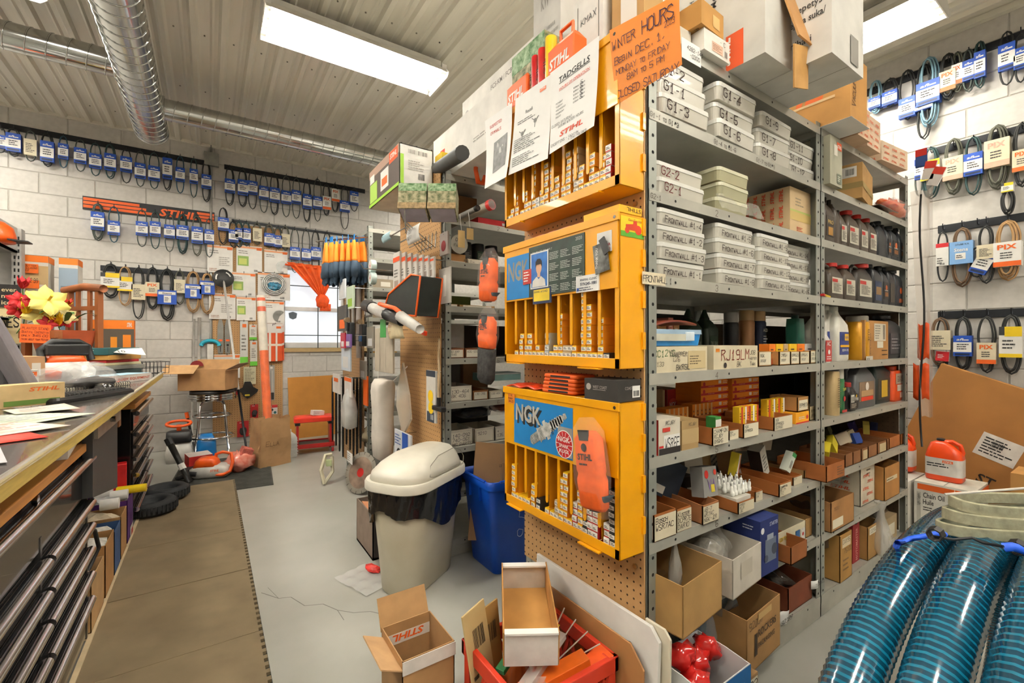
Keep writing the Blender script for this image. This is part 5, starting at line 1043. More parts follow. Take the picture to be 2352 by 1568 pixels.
can('cleaner_can', 'green cleaner can beside the tall tan can', uX(B7(268), .9), .92, z, .033, .225, '3a7a4c', 'c8c4b8', [('f', 'T', .0, .7, 'TUFF', .12, .9, 'e8d84a'), ('f', 'D', .5, .4, .3, 'b8322c'), ('f', 'R', -.2, -.12, 1.4, .1, 'b8322c')], caph=.06)
x = uX(B7(372), .89); lbottle('penetrant_bottle', 'short black bottle with red cap and barcode', 'bottle', (x, .925, z), [(0, .052, .035, .03), (.006, .056, .038, .034), (.095, .056, .038, .034), (.118, .03, .025, .02)], '1f1c1a', (.026, .115, .14, 'a8201c'), [(-.05, .05, .012, .085, -.0388, '2a2624', [('f', 'R', .08, .45, .4, .5, 'e4e0d4'), ('f', 'B', .12, .5, .32, .35, '26221f'), ('f', 'T', .55, .55, 'free', .3, .4, 'e4e0d4'), ('f', 'D', .72, .85, .1, 'd8a81c'), ('f', 'L', .1, .08, .8, .3, 3, 'b8b0a0')])])
x0, x1 = uX(B7(420), .885), uX(B7(590), .885); oil('grey motor oil jug with orange and red label', (x0+x1)/2, .945, z, x1-x0, .235, .1, '5c5e60', '4a4c3a', ('8a7058', [('f', 'D', .5, .75, .22, 'e8dcd0'), ('f', 'R', .1, .02, .8, .2, 'd83a1c'), ('f', 'R', .1, .25, .8, .3, 'b89468')]), 1)
x0, x1 = uX(B7(585), .9), uX(B7(722), .9); oil('dark fuel conditioner bottle with yellow neck and label', (x0+x1)/2, .96, z, x1-x0, .24, .1, '23302e', 'a8a03c', ('3a3c34', [('f', 'R', .25, .1, .5, .8, 'c8a02c')]), 2)
x0, x1 = uX(B7(725), .89), uX(B7(838), .89)
t = lbottle('orange_canister', 'orange oil canister with white label at the end of the shelf', 'bottle', ((x0+x1)/2, .94, z), [(0, (x1-x0)*.46, .045, .02), (.01, (x1-x0)*.5, .05, .022), (.15, (x1-x0)*.5, .05, .022), (.175, (x1-x0)*.45, .045, .02)], 'e0501c', (.03, .175, .2, 'e0501c'), [(-(x1-x0)*.4, (x1-x0)*.4, .1, .16, -.051, 'b8a08c', [('f', 'L', .1, .2, .8, .6, 4, '4a3a30')]), (-(x1-x0)*.3, (x1-x0)*.35, .06, .095, -.051, 'd8c8b8', []), (-(x1-x0)*.1, (x1-x0)*.35, .02, .05, -.051, 'e8b49c', [])])
# shelf six: shallow trays with yellow and blue packs
z = Z[6]; tl = [(145, 300, 1350, .82, 'orange brown'), (305, 370, 1345, .87, 'brown'), (372, 440, 1335, .87, 'dull brown'), (443, 500, 1300, .872, 'cream fronted'), (503, 578, 1265, .875, 'brown'), (582, 660, 1250, .878, 'torn brown'), (664, 680, 1240, .88, 'narrow'), (683, 775, 1195, .885, 'plain brown'), (778, 836, 1180, .885, 'last plain brown')]
for i, (a, b, v, yy, w_) in enumerate(tl):
    tray('card_tray', '%s card tray, %s along the sixth shelf below the oils' % (w_, ORD[i]), 'tray', (uX(B7(a), yy), uX(B7(b), yy)-.002, yy, yy+.2, z, z+(.062 if i else .072)), 'a8622c' if i in (0, 7, 8) else '8e5c34', [('f', 'L', .55, .2, .4, .6, 4, '6a4a2c')] if i == 0 else [], patch=(.2, .1, .7, .75, 'c9b48c') if i in (3, 5) else None, low=.97)
for i, (a, y_, dz, col, nm) in enumerate(((175, .9, .055, 'c8b41c', 'yellow see-through pack'), (250, .93, .06, 'd8c42a', 'bright yellow pack'), (330, .95, .06, 'b8a890', 'pale blister card'), (385, .95, .06, 'a89878', 'tan blister card'), (445, .93, .05, '2a4a9a', 'blue pack'), (420, 1.05, .06, '3a2a6a', 'purple pack'), (520, 1.0, .06, 'd8c45a', 'yellow hang card'), (600, 1.0, .05, '2a3058', 'navy pack'), (200, 1.05, .08, '4a4a1c', 'olive pack'))):
    x = uX(B7(a), y_); pk('parts_pack', '%s in the sixth shelf trays, %s from the post' % (nm, ORD[i]), 'pack', x, y_+.02, z+dz, .085, .03, .055, col, (rnd.uniform(-.6, .2), rnd.uniform(-.4, .4), rnd.uniform(-.4, .4)), grp='packs in the shallow trays')
# shelf seven and eight
B8 = lambda a: 1860 + a/3.565; z = Z[7]
tray('tan_carton', 'open tan carton with a white tag at the post, seventh shelf', 'box', (uX(B8(175), .85), uX(B8(375), .85)-.02, .85, 1.1, z, z+.135), 'a87846', [('f', 'H', .1, .7, '75251', .1, '6a4a2c')], inner='6a4a2a', patch=(.05, .1, .45, .3), low=.98)
bag('grey bag of parts in the open tan carton by the post', (2.33, .97, z+.06), (.07, .08, .12), 0, '6a625c', .5, '3a3632')
pr = [('f', 'L', .4, .75, .4, .2, 2, '6a5a4a')]
for j in range(5):
    pr += [('f', 'S', .12 + .3*(j % 2), .06 + .17*j, .07, .42, 'd8522c'), ('l', 'S', .1 + .1*(j % 2), .08 + .17*j, .08, .3, 'd8522c'), ('l', 'S', .55, .04 + .17*j, .08, .3, 'd8522c')]
tray('printed_carton', 'open white carton printed in orange rows, seventh shelf', 'box', (uX(B8(415), .9), uX(B8(530), .9), .9, 1.2, z, z+.2), 'd2c6b0', pr, inner='9a8a70', low=.98)
bag('clear bag bulging from the orange printed carton', (2.66, 1.05, z+.1), (.1, .1, .15), .4, 'a8a090', .4, '4a443c')
tray('tan_carton', 'open tan carton with taped label at the end, seventh shelf', 'box', (uX(B8(612), .86), uX(B8(735), .86), .86, 1.12, z, z+.19), 'b27c40', [('f', 'R', .1, .55, .7, .12, 'd0c0a0'), ('f', 'L', .12, .57, .6, .08, 1, '5a4a34')], inner='a06a30', low=.93)
bag('clear bag lying between the printed carton and the end carton', (2.86, .98, z+.12), (.07, .08, .1), .8, 'b8b0a4', .35)
z = Z[8]
carton('narrow_marked_carton', 'narrow grey carton with orange logo at the post, lowest shelf', 'box', (2.225, 2.31, .9, 1.2, z, z+.25), 'aca898', [('f', 'R', 0, .6, 1, .16, 'd8562c'), ('f', 'S', .1, .65, .07, .8, 'efe6dc'), ('f', 'R', .35, .04, .5, .25, '8a8678')])
tray('tan_carton', 'tall open tan carton with two white labels, lowest shelf', 'box', (uX(B8(248), .86), uX(B8(345), .86), .86, 1.1, z, z+.215), 'b08444', [('f', 'R', .15, .72, .7, .2, 'd8c8a8'), ('f', 'H', .2, .8, 'DXX95', .09, '4a3a24'), ('f', 'H', .3, .6, '75100', .09, '4a3a24'), ('f', 'L', .2, .2, .5, .3, 3, '7a5a30')], inner='7a5a2c', low=1)
bag('smoky bag standing in the tall open tan carton', (2.42, .98, z+.12), (.07, .08, .22), .3, '7a7268', .45, '3a3430')
carton('red_carton', 'red printed carton squeezed between two tan cartons, lowest shelf', 'box', (uX(B8(352), .9), uX(B8(406), .9), .9, 1.15, z, z+.2), '9a2a2c', [('f', 't', .7, .05, 'MOTOMASTER', .3, .8, 'd89a8c')])
tray('tan_carton', 'tan carton with white tag and black packs, lowest shelf', 'box', (uX(B8(475), .87), uX(B8(580), .87), .87, 1.15, z, z+.17), 'a88048', [('f', 'R', .1, .75, .5, .2, 'dcd4c0'), ('f', 'H', .14, .8, '120950-8', .1, '3a3028')], inner='6a4a28', low=.98)
for i, (x, y_, r_) in enumerate(((2.66, 1.0, .3), (2.76, .97, .2))): pk('black_pack', 'black printed box lying on the tan cartons, %s one' % ('farther', 'nearer')[i], 'box', x, y_, z+.17+.02*i, .2, .12, .05, '1c1a1a', (.1, .12, r_), [('f', 'R', .5, .2, .35, .5, '5a4e40')])
carton('white_carton', 'white carton partly hidden by the clear bag, lowest shelf', 'box', (uX(B8(585), .87), uX(B8(640), .87), .87, 1.1, z, z+.11), 'cfc8ba', [('f', 'R', .3, .3, .2, .4, '4a4640')])
bag('large clear bag hanging over the lowest shelf edge beside the blue hose', (2.9, .86, Z[8]+.002), (.06, .05, .27), .4, 'e4e2de', .35)
carton('grey_carton', 'grey cartons of small parts at the end of the lowest shelf', 'box', (3.05, 3.25, .89, 1.1, z, z+.13), 'a08a68', [('f', 'R', .2, .2, .6, .5, 'd0c8b4')])
bag('smoky parts bag at the end of the lowest shelf', (3.08, 1.0, z+.13), (.14, .1, .14), .4, '5a5048', .5, '3a3024')
# top of bay two
z = 2.132
def stihl_pr(n, m):
    pr = []
    for j in range(n):
        for i in range(m): pr += [('f', 'S', .06 + (.9/m)*i + .08*(j % 2)/m, .08 + .9/n*j, .32/n, .6/m, 'd8562c'), ('l', 'S', .06 + (.9/m)*i, .08 + .9/n*j, .32/n, .6/m, 'd8562c')]
    return pr
carton('printed_carton', 'pale carton with orange rows of print beside the vacuum hose box', 'box', (2.42, 2.56, .80, .95, z, z+.14), 'd8b898', stihl_pr(4, 2))
carton('printed_carton', 'second pale carton with orange rows of print on the top shelf', 'box', (2.59, 2.76, .82, .98, z, z+.15), 'dcc0a4', stihl_pr(4, 2))
carton('printed_carton', 'pale carton of orange print with an open flap at the end of the top shelf', 'box', (2.86, 3.16, .83, 1.0, z, z+.1), 'dcc4a8', stihl_pr(3, 3), rz=radians(-5))
carton('tall_white_carton', 'tall white carton with an orange band near the belts', 'box', (2.62, 2.8, 1.02, 1.2, z, z+.36), 'e4e0d8', [('l', 'R', 0, .86, 1, .12, 'e87a1c'), ('f', 'R', 0, .86, 1, .12, 'e87a1c'), ('l', 'L', .1, .5, .4, .3, 5, '9a968e')])
carton('tall_grey_carton', 'tall grey carton with orange logo behind the white one', 'box', (2.84, 3.08, 1.05, 1.3, z, z+.48), 'c4bca8', [('l', 'R', .2, .84, .7, .12, 'd8762c'), ('l', 'S', .25, .87, .06, .6, 'efe4d8'), ('f', 'R', .3, .2, .12, .5, 'd8d0bc')])
carton('grey_carton', 'plain grey brown carton under the printed cartons at the end', 'box', (3.1, 3.32, 1.02, 1.4, z, z+.3), 'a89878', [('f', 'R', .3, .3, .3, .25, 'd8d0c0')])
carton('brown_carton', 'dark tan carton below the vacuum hose box corner', 'box', (2.395, 2.41, .79, 1.2, z, z+.12), '9a6a38')
# long clear sleeve and cords hanging on the end of the shelves
t = thing('hanging_sleeve', 'long clear plastic sleeve hanging at the end of the oil shelves', 'plastic sleeve', (3.36, .88, .75))
G().grid(lambda a, b: V((.06*sin(a*3)-.005, a*.1 - .12 - .05*(1-b)*a, .02 + 1.3*b + .006*sin(a*9+b*14))), 6, 24).put('film', film('e8d8cc', .38, .15), t, smooth=True)
for i, (zz, w_) in enumerate(((.35, .05), (.12, .07))): G().grid(lambda a, b: V((.015, a*w_ - .1, zz + b*.2 + .01*sin(a*7))), 4, 6).put('orange_insert', K('e8561c', .4), t, smooth=True, solid=.003)
t = thing('hanging_cable', 'thin black cable hanging beside the clear sleeve', 'cord', (3.37, .83, .6)); G().tube([(0, -.02 + .01*sin(i*.5), i*.08) for i in range(19)], .005, 6).put('cord', BLACK, t, smooth=True)
for i, (dy, zz, c1_, c2_) in enumerate(((-.05, 2.2, 'c8261c', '2a4a8c'), (-.1, 2.12, 'd83a2c', 'e8e4e0'), (-.14, 2.08, 'd8402c', 'e8e4e0'))):
    pk('hang_pack', '%s blister pack with red and white card at the shelf end by the belts' % ('upper', 'middle', 'lower')[i], 'pack', 3.38, .84+dy*.5, zz, .012, .05, .1, c2_, (.2*i, 0, 0), [('l', 'R', 0, .6, 1, .4, c1_)])

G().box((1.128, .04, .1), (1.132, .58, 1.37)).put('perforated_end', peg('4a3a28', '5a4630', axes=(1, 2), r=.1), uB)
# ================================================================ drive belts on racks, back wall and right wall
BLT = {'k': K('2c2d2c', .6), 'g': K('4a524c', .6), 't': K('2f4a4a', .6), 'n': K('b08a5c', .7), 'b': K('7fa6b8', .5), 'w': K('6e543c', .65), 'o': K('5e5f52', .65), 'c': K('234a5c', .55)}
SB, SW, SO, SY, SR, SC_, SL = (K(h, .5, var=.03) for h in ('1d4fb4', 'e8e6e0', 'e0621c', 'e8c61c', 'c2222a', 'd9ceb0', '7aa6d8'))
INKB = K('3a3a3a', .7, var=0)
def sleeve(t, a, w, h, st, ux, nn, tilt=0.0, th=.022):
    """Printed card sleeve of a belt; a = its lower left corner, frame ux right, EZ up, nn outward."""
    uy = EZ
    if tilt: R = Matrix.Rotation(tilt, 3, nn); ux = R @ ux; uy = R @ EZ
    base = {'A': SB, 'P': SW, 'Q': SC_, 'S': SB, 'Y': SW, 'C': SC_, 'B': SW, 'L': SL, 'W': SW, 'F': SC_, 'V': SB}[st]
    o = V(a) - nn*th/2
    g = G(); P = [o, o+ux*w, o+ux*w+uy*h, o+uy*h]; Q = [p + nn*th for p in P]
    g.add(P + Q, [(0, 1, 2, 3), (7, 6, 5, 4), (0, 4, 5, 1), (1, 5, 6, 2), (2, 6, 7, 3), (3, 7, 4, 0)])
    s = g.put('card_sleeve', base, t); f = o + nn*(th + .0008)
    def R_(x, y, ww, hh, m, nm='print_band', e=0): G().rect(f + ux*(x*w) + uy*(y*h) + nn*e, ux, uy, ww*w, hh*h).put(nm, m, s)
    ink = G(); lt = G()
    if st in 'AV':
        R_(0, .2, 1, .48, SW); lt.type('afi', f + ux*w*.18 + uy*h*.76 + nn*.0006, ux, uy, h*.12, shear=.2, bold=.02, width=w*.4); lt.rect(f + ux*w*.55 + uy*h*.76 + nn*.0006, ux, uy, w*.3, h*.05)
        ink.lines(f + ux*w*.2 + uy*h*.3 + nn*.0006, ux, uy, w*.65, h*.32, 3, fill=.45, seed=int(h*1e4)); R_(.1, .04, .8, .1, K('10264c', .5), e=.0003)
    elif st in 'PQF':
        R_(0, .0, 1, .2, {'P': SO, 'Q': SO, 'F': K('d8a890', .6)}[st]); g = G(); g.type('PIX', f + ux*w*.15 + uy*h*.7 + nn*.0006, ux, uy, h*.2, bold=.03, width=w*.7); g.put('brand_print', SO if st != 'F' else K('e0a08c', .6), s)
        ink.lines(f + ux*w*.25 + uy*h*.3 + nn*.0006, ux, uy, w*.5, h*.3, 3, fill=.4, seed=5)
    elif st == 'S':
        R_(.33, .12, .38, .5, SW); R_(.05, .68, .9, .2, SW); ink.type('Stens', f + ux*w*.25 + uy*h*.72 + nn*.0009, ux, uy, h*.12, bold=.02, width=w*.5); ink.lines(f + ux*w*.38 + uy*h*.2 + nn*.0009, ux, uy, w*.28, h*.3, 4, fill=.5)
    elif st == 'Y':
        R_(.25, .68, .75, .32, SY); R_(0, .0, 1, .12, SY); R_(0, .72, .25, .28, INKB); ink.lines(f + ux*w*.15 + uy*h*.25 + nn*.0006, ux, uy, w*.7, h*.35, 3, fill=.4)
    elif st == 'B':
        R_(0, 0, 1, .45, SR); ink.lines(f + ux*w*.3 + uy*h*.6 + nn*.0006, ux, uy, w*.4, h*.3, 3, fill=.3); lt.lines(f + ux*w*.15 + uy*h*.12 + nn*.0009, ux, uy, w*.6, h*.2, 3, fill=.4)
    elif st == 'L':
        lt.type('Stens', f + ux*w*.2 + uy*h*.55 + nn*.0006, ux, uy, h*.16, bold=.02, width=w*.6); R_(.25, .2, .45, .28, SW); ink.type('27x88 KA', f + ux*w*.25 + uy*h*.82 + nn*.0006, ux, uy, h*.08, width=w*.6); ink.lines(f + ux*w*.3 + uy*h*.25 + nn*.0009, ux, uy, w*.35, h*.16, 2, fill=.5)
    elif st == 'W':
        R_(0, .82, 1, .18, SR); ink.lines(f + ux*w*.1 + uy*h*.08 + nn*.0006, ux, uy, w*.6, h*.3, 3, fill=.4); ink.bars(f + ux*w*.3 + uy*h*.04 + nn*.0006, ux, uy, w*.4, h*.08)
    else: ink.lines(f + ux*w*.15 + uy*h*.15 + nn*.0006, ux, uy, w*.7, h*.6, 6, fill=.4)
    if ink.f: ink.put('lettering', INKB, s)
    if lt.f: lt.put('lettering', SW, s)
NAMES = {'A': 'blue and white', 'P': 'orange and white', 'Q': 'cream and orange', 'S': 'solid blue', 'Y': 'yellow and white', 'C': 'cream', 'B': 'red and white', 'L': 'pale blue', 'W': 'white and red', 'F': 'faded pink', '0': 'no', 'V': 'blue'}
BN = {'k': 'black', 'g': 'dark grey', 't': 'green black', 'n': 'tan', 'b': 'pale blue', 'w': 'brown', 'o': 'olive grey', 'c': 'dark teal'}
def belt(c, zt, zb, w, col, st, s0, s1, sw, strands, ux, nn, label, grp, tilt=0.0, r=.0055):
    """One hanging belt with its sleeve; c = point under the hook on the wall side at belt plane."""
    t = thing('drive_belt', label, 'drive belt', (c.x, c.y, zb), 0, grp); h = zt - zb; N = 26; sp = ((s0+s1)/2 - zb)/h if st != '0' else .5
    for k in range(strands):
        pts = []; dw = (1 - .13*k); dh = .012*k; off = nn*(.011*(k - (strands-1)/2)); sk = ux*(.006*(k % 2)*(-1)**k)
        for i in range(2*N):
            q = i / N; side = 1 if q < 1 else -1; s = q if q < 1 else 2 - q
            x = (max(0, sin(pi*s))**.42) * w/2 * dw * (1 - (.42 if st != '0' else .1)*math.exp(-((s-sp)/.2)**2))
            pts.append(ux*(x*side) + EZ*(dh + (h-dh*1.6)*s) + off + sk)
        G().tube(pts, r, 5, closed=True).put('belt_loop', BLT[col], t, smooth=True)
    if st != '0':
        for ss, (a, b) in enumerate(((s0, s1),)): sleeve(t, -ux*sw/2 + EZ*(a-zb) + nn*.002, sw, b-a, st, ux, nn, tilt, .018 + .0115*strands)
    return t
RACK = K('23262b', .45, .3)
def rack(label, a, b, ux, nn, hooks, mats=RACK, hh=.055, grp='belt racks on the walls'):
    """A slotted rail on the wall from a to b (centre line) with a hook for every belt."""
    t = thing('belt_rack', label, 'rack', a, 0, grp); d = b - a
    g = G(); q = nn*.012; P = [V((0, 0, -hh/2)), d + V((0, 0, -hh/2)), d + V((0, 0, hh/2)), V((0, 0, hh/2))]; Q = [p + q for p in P]
    g.add(P + Q, [(0, 1, 2, 3), (7, 6, 5, 4), (0, 4, 5, 1), (1, 5, 6, 2), (2, 6, 7, 3), (3, 7, 4, 0)]); g.put('rail', mats, t, bevel=.002)
    for p in hooks:
        p = p - a; G().tube([p + nn*.01 + EZ*.03, p + nn*.012 - EZ*.005, p + nn*.035 - EZ*.012, p + nn*.055 - EZ*.006, p + nn*.06 + EZ*.03], .003, 5).put('hook', K('3a3c42', .4, .5), t, smooth=True)
    return t
def hang(rows, ox, oy, sc, zr, axis, rackname, racklabel, ends, zoff=None, wall='back', mats=RACK, hh=.055, grp=None):
    pl = {'Y': BACK - .055} if axis == 0 else {'X': RIGHT - .06}; ux = EX if axis == 0 else -EY; nn = -EY if axis == 0 else -EX; hk = []; j = 0
    for i, r_ in enumerate(rows.split()):
        f = r_.split(','); cx, tp, bt, s0, s1, w = (float(q) for q in f[:6]); st, col = f[6][0], f[6][1]; ns = int(f[6][2]) if len(f[6]) > 2 else 1; tl = float(f[7]) if len(f) > 7 else 0.0
        u = ox + cx/sc; A = at(u, oy + tp/sc, **pl); zb = at(u, oy + bt/sc, **pl).z; za, zc = at(u, oy + s0/sc, **pl).z, at(u, oy + s1/sc, **pl).z
        ww = (at(u + w/sc/2, 700, **pl) - at(u - w/sc/2, 700, **pl)).length
        lb = '%s belt with %s sleeve, %s from left on %s' % (BN[col], NAMES[st], ORD[i], rackname)
        belt(A, A.z, zb, ww*.92, col, st, zc, za, ww*(.95 if st != '0' else 1), ns, ux, nn, lb, grp or 'drive belts on the %s wall' % wall, tl, .0055 if ns < 3 else .0065)
        q = A.copy(); q += nn*-.055; hk.append(V((q.x, q.y, A.z - .005 if zr is None else zr)))
    if ends:
        a, b = (at(*e, **({'Y': BACK - .006} if axis == 0 else {'X': RIGHT - .006})) for e in ends)
        if zr: a.z = b.z = zr
        rack(racklabel, a, b, ux, nn, hk, mats, hh)
S_ = 3.015
hang('5,885,1060,940,1030,90,Ak 97,890,1085,930,1055,110,Ak2 213,910,1120,970,1080,95,Cg 330,925,1155,985,1125,100,Ak2 440,945,1165,1000,1105,75,Ac 557,970,1190,1030,1135,90,Ag 662,995,1220,1070,1170,90,At 765,1000,1240,1070,1185,85,At2 875,1035,1270,1090,1195,85,Ak 972,1050,1295,1135,1240,80,Ag 1068,1060,1310,1155,1255,85,At 1160,1070,1320,1100,1245,70,Ak2 1248,1085,1340,1165,1260,68,Ac 1342,1100,1370,1175,1275,60,At 1430,1120,1400,1215,1310,72,Ak2', 0, 0, S_, None, 0, 'upper long rack', 'long black belt rack high on the back wall left of the conduit', ((-40, 281), (490, 379)))
hang('205,135,400,220,315,75,Ak2 295,150,410,225,330,75,Ak2 362,160,425,233,325,72,Ak 440,190,450,268,360,70,Ag 515,180,465,280,380,74,Ak2 595,195,480,300,390,72,Ag 665,210,490,297,390,68,Ag 740,225,515,325,425,64,Ak2 812,215,510,340,425,66,Ag 875,250,470,340,430,60,Pk2 935,250,445,290,375,56,Pk2 1000,270,565,370,445,70,Ak 1065,285,440,305,400,60,Ak', 460, 340, S_, None, 0, 'upper conduit rack', 'black belt rack high on the back wall right of the conduit', ((515, 384), (838, 441)))
hang('735,285,565,355,490,105,Ag3 855,310,580,420,525,95,Ac 1065,335,612,425,530,95,Ag 1165,350,628,425,535,85,At 1272,365,650,450,548,85,Ag 1370,365,665,455,560,95,At3 1480,380,680,465,590,90,Ao2 1570,400,690,485,590,75,Ag', 0, 380, 3.266, None, 0, 'orange striped rack', 'black rack with orange stripes and white edge on the back wall', ((190, 466), (493, 503)), mats=K('1f2022', .5), hh=.135)
rk = [o for o in C.objects if o.name.startswith('belt_rack')][-1]
g = G(); Lr = (at(493, 503, Y=BACK-.006) - at(190, 466, Y=BACK-.006)).length; f0 = V((0, -.0135, -.0675))
for i in range(3):
    for a, b in ((.005, .50 - .05*i), (.88 - .015*i, .995)): G().rect(f0 + EX*Lr*a + EZ*(.02 + i*.037), EX, EZ, Lr*(b-a), .028).put('orange_stripe', ORANGE, rk)
g = G(); g.type('STIHL', f0 + EX*Lr*.55 + EZ*.03 - EY*.001, EX, EZ, .08, shear=.2, bold=.03, width=Lr*.3); g.put('lettering', ORANGE, rk)
hang('160,415,670,487,575,80,Ak2', 460, 340, S_, None, 0, 'bare conduit', '', None)
hang('230,510,690,570,655,70,Ak2 270,510,690,560,640,60,At2 320,515,680,560,655,62,At2 395,520,670,560,650,66,Co2 478,530,690,595,680,75,Ao3 540,550,700,610,690,56,Ag2 590,545,710,600,690,62,Co2 655,560,865,690,775,72,Ag 733,565,865,700,780,66,Ag 800,575,885,690,775,70,Ak2 880,585,895,700,780,72,0k2', 460, 340, S_, None, 0, 'rack above pegboard', 'thin black belt rack above the pegboard and orange cloth', ((532, 507), (845, 548)), hh=.03)
hang('830,740,995,810,920,150,Yk3 940,760,1055,840,945,120,Yn2 1040,765,1155,895,1010,110,Ck2 1145,765,1080,880,985,110,Qk3 1255,775,1165,940,1045,150,Sk4 1350,790,1045,860,960,90,Co2 1450,795,1105,895,1000,130,Sn3 1555,810,1115,870,970,120,Sn3', 0, 380, 3.266, None, 0, 'lowest back-wall rack', 'short black belt rack low on the back wall by the conduit', ((231, 616), (482, 634)))
# right wall
S2 = 3.266
hang('200,605,850,740,820,95,Ab3 310,590,800,690,790,120,Ak2 440,525,900,740,885,130,Ak2 565,480,1045,790,830,140,Vk2 600,425,955,620,790,185,Ab4 745,400,750,540,690,130,Qk3 815,390,690,490,640,85,Po2 900,370,690,460,610,95,Ag2 985,310,660,395,590,90,At2 1185,240,640,335,530,135,Ak 1290,260,620,365,520,110,Ak', 1950, 0, S2, 3.22, 1, 'top right-wall rack', 'long black belt rack at the top of the right wall', ((1985, 222), (2390, 50)), wall='right')
hang('525,1200,1470,1200,1350,60,Ag 615,1105,1490,1210,1355,150,Yt3 785,1040,1460,1185,1355,160,Fo3 935,1025,1465,1155,1320,150,At2 1115,935,1420,1055,1260,200,Fo4 1300,920,1400,1130,1290,150,Qk3', 1950, 0, S2, 2.60, 1, 'second right-wall rack', 'black belt rack second from the top of the right wall', ((2150, 345), (2390, 276)), wall='right')
S3 = 3.408
hang('360,320,705,410,585,105,Wk 510,285,745,395,570,190,Lw3 630,440,670,440,620,150,Ak1,-.45 700,270,720,420,530,150,Ck2 870,225,695,400,590,230,Pn4', 2060, 440, S3, 2.02, 1, 'third right-wall rack', 'black belt rack third from the top of the right wall', ((2155, 534), (2390, 495)), wall='right')
hang('340,990,1370,1090,1240,180,Cw3 357,1000,1430,1160,1325,110,Bk1,-.08 520,985,1400,1130,1290,150,Ak3 705,980,1420,1185,1350,160,Qk2 895,965,1430,1060,1300,190,Yk3', 2060, 440, S3, 1.392, 1, 'lowest right-wall rack', 'black belt rack lowest on the right wall above the leaning cardboard', ((2155, 729), (2390, 716)), wall='right')
hang('870,-30,180,-60,10,100,Yk3', 2060, 440, S3, 2.3, 1, 'lone right-wall hook', '', None, wall='right')
# ================================================================ floor things between the shelves
BEIGE = K('c9c2ae', .45, var=.07, scale=5, h2='bdb49c'); LIDM = K('dcd7c8', .35, var=.03)
t = thing('trash_can', 'beige oblong trash can with swing lid and black liner', 'trash can', (.885, 2.17, 0), radians(33))
G().loft([(0, .19, .105, .09), (.012, .198, .113, .095), (.3, .222, .135, .105), (.52, .242, .152, .11)], n=7, caps=(True, False)).put('body', BEIGE, t, autosm=40, solid=.004)
G().loft([(.5, .262, .172, .12), (.505, .268, .178, .125), (.535, .268, .178, .125), (.545, .262, .172, .12)], n=7).put('lid_rim', LIDM, t, autosm=40)
G().loft([(.54, .25, .16, .115), (.575, .243, .15, .11), (.61, .215, .13, .1, .02), (.64, .165, .1, .08, .05), (.652, .11, .06, .05, .07)], n=7).put('lid_dome', LIDM, t, smooth=True)
g = G(); P = [(.2, -.152, .56), (.215, -.146, .58), (.2, -.135, .615), (.16, -.12, .636), (-.0, -.121, .628), (-.09, -.135, .60), (-.125, -.155, .56), (-.1, -.162, .553), (.18, -.162, .551)]
g.tube(P, .0018, 5, closed=True).put('flap_seam', K('8d8878', .7), t)
r3 = random.Random(4)
def liner(a, b):
    th = 2*pi*a; low = .36 + .05*sin(th*2+1.3) + .02*sin(th*5); zz = .515*(1-b) + low*b; k = 1 + .015*sin(th*23 + b*4) + .012*sin(th*37 - b*9)
    cx, cy = cos(th), sin(th); e = 3.2; q = (abs(cx)**e + abs(cy)**e) ** (-1/e)
    return V((cx*q*.262*k*(1-.03*b), cy*q*.172*k*(1-.05*b), zz))
G().grid(liner, 90, 8).put('liner_bag', K('17171a', .18, var=.1, coat=.5), t, smooth=True)
BB = K('0f4fc0', .35, var=.05, scale=6)
t = thing('recycling_bin', 'blue plastic recycling bin holding flattened cardboard', 'bin', (1.42, 2.08, 0))
G().loft([(0, .2, .125, .03), (.01, .205, .13, .035), (.44, .245, .155, .04), (.445, .255, .165, .045), (.49, .26, .17, .045)], n=5, caps=(True, False)).put('body', BB, t, autosm=40, solid=.005)
g = G()
for y in (-.05, .06): g.box((-.256, y-.004, .37), (-.236, y+.004, .44))
g.tube([(-.26, -.12, .488), (-.26, .12, .488)], .007, 6); g.tube([(-.2, -.168, .488), (.2, -.168, .488)], .007, 6); g.put('rim_ribs', BB, t)
g = G()
for c_, rr in (((.0, .3), .03), ((.09, .27), .035), ((-.02, .2), .022), ((.06, .16), .032)): q = [V((c_[0] + cos(a*pi/5)*rr*rnd.uniform(.7, 1.1) - .05, -.158 - .01*(c_[1]-.3), c_[1] + sin(a*pi/5)*rr*rnd.uniform(.7, 1.1))) for a in range(10)]; g.tube(q, .0012, 4, closed=True)
g.put('bin_print', K('c8d4ea', .6), t)
def flat_sheet(label, c_, sx, sz, rot, col='b08a5c', pr_=(), name='cardboard_sheet'):
    t = thing(name, label, 'cardboard', c_, rot=rot); G().box((-sx/2, -.003, 0), (sx/2, .003, sz)).put('sheet', K(col, .8, var=.05, scale=7), t, bevel=.001, seg=1); prints(t, (-sx/2, -.003, 0, sx/2, .003, sz), pr_); return t
flat_sheet('brown cardboard flap with upside down number standing in the blue bin', (1.33, 2.10, .1), .36, .52, (radians(-12), radians(9), radians(-12)), 'a8825a', [('f', 'T', .42, .75, 'L534973', .03, .16, '4a3826')])
flat_sheet('second brown cardboard sheet folded low in the blue bin', (1.45, 2.02, .1), .3, .42, (radians(-8), radians(5), radians(-10)), 'a07a52')
t = carton('black_printed_carton', 'open dark carton with a white label behind the trash can', 'box', (.742, .98, 2.46, 2.78, 0, .012), '4a4238')
for nm, a, b, c_ in (('side_wall', (-.119, -.16, 0), (-.113, .16, .25), '8a7668'), ('front_wall', (-.119, -.16, 0), (.119, -.154, .25), '3a3432'), ('side_wall', (.113, -.16, 0), (.119, .16, .25), '8a7668'), ('rear_wall', (-.119, .154, 0), (.119, .16, .25), '8a7668')): G().box(a, b).put(nm, K(c_, .6, var=.1), t)
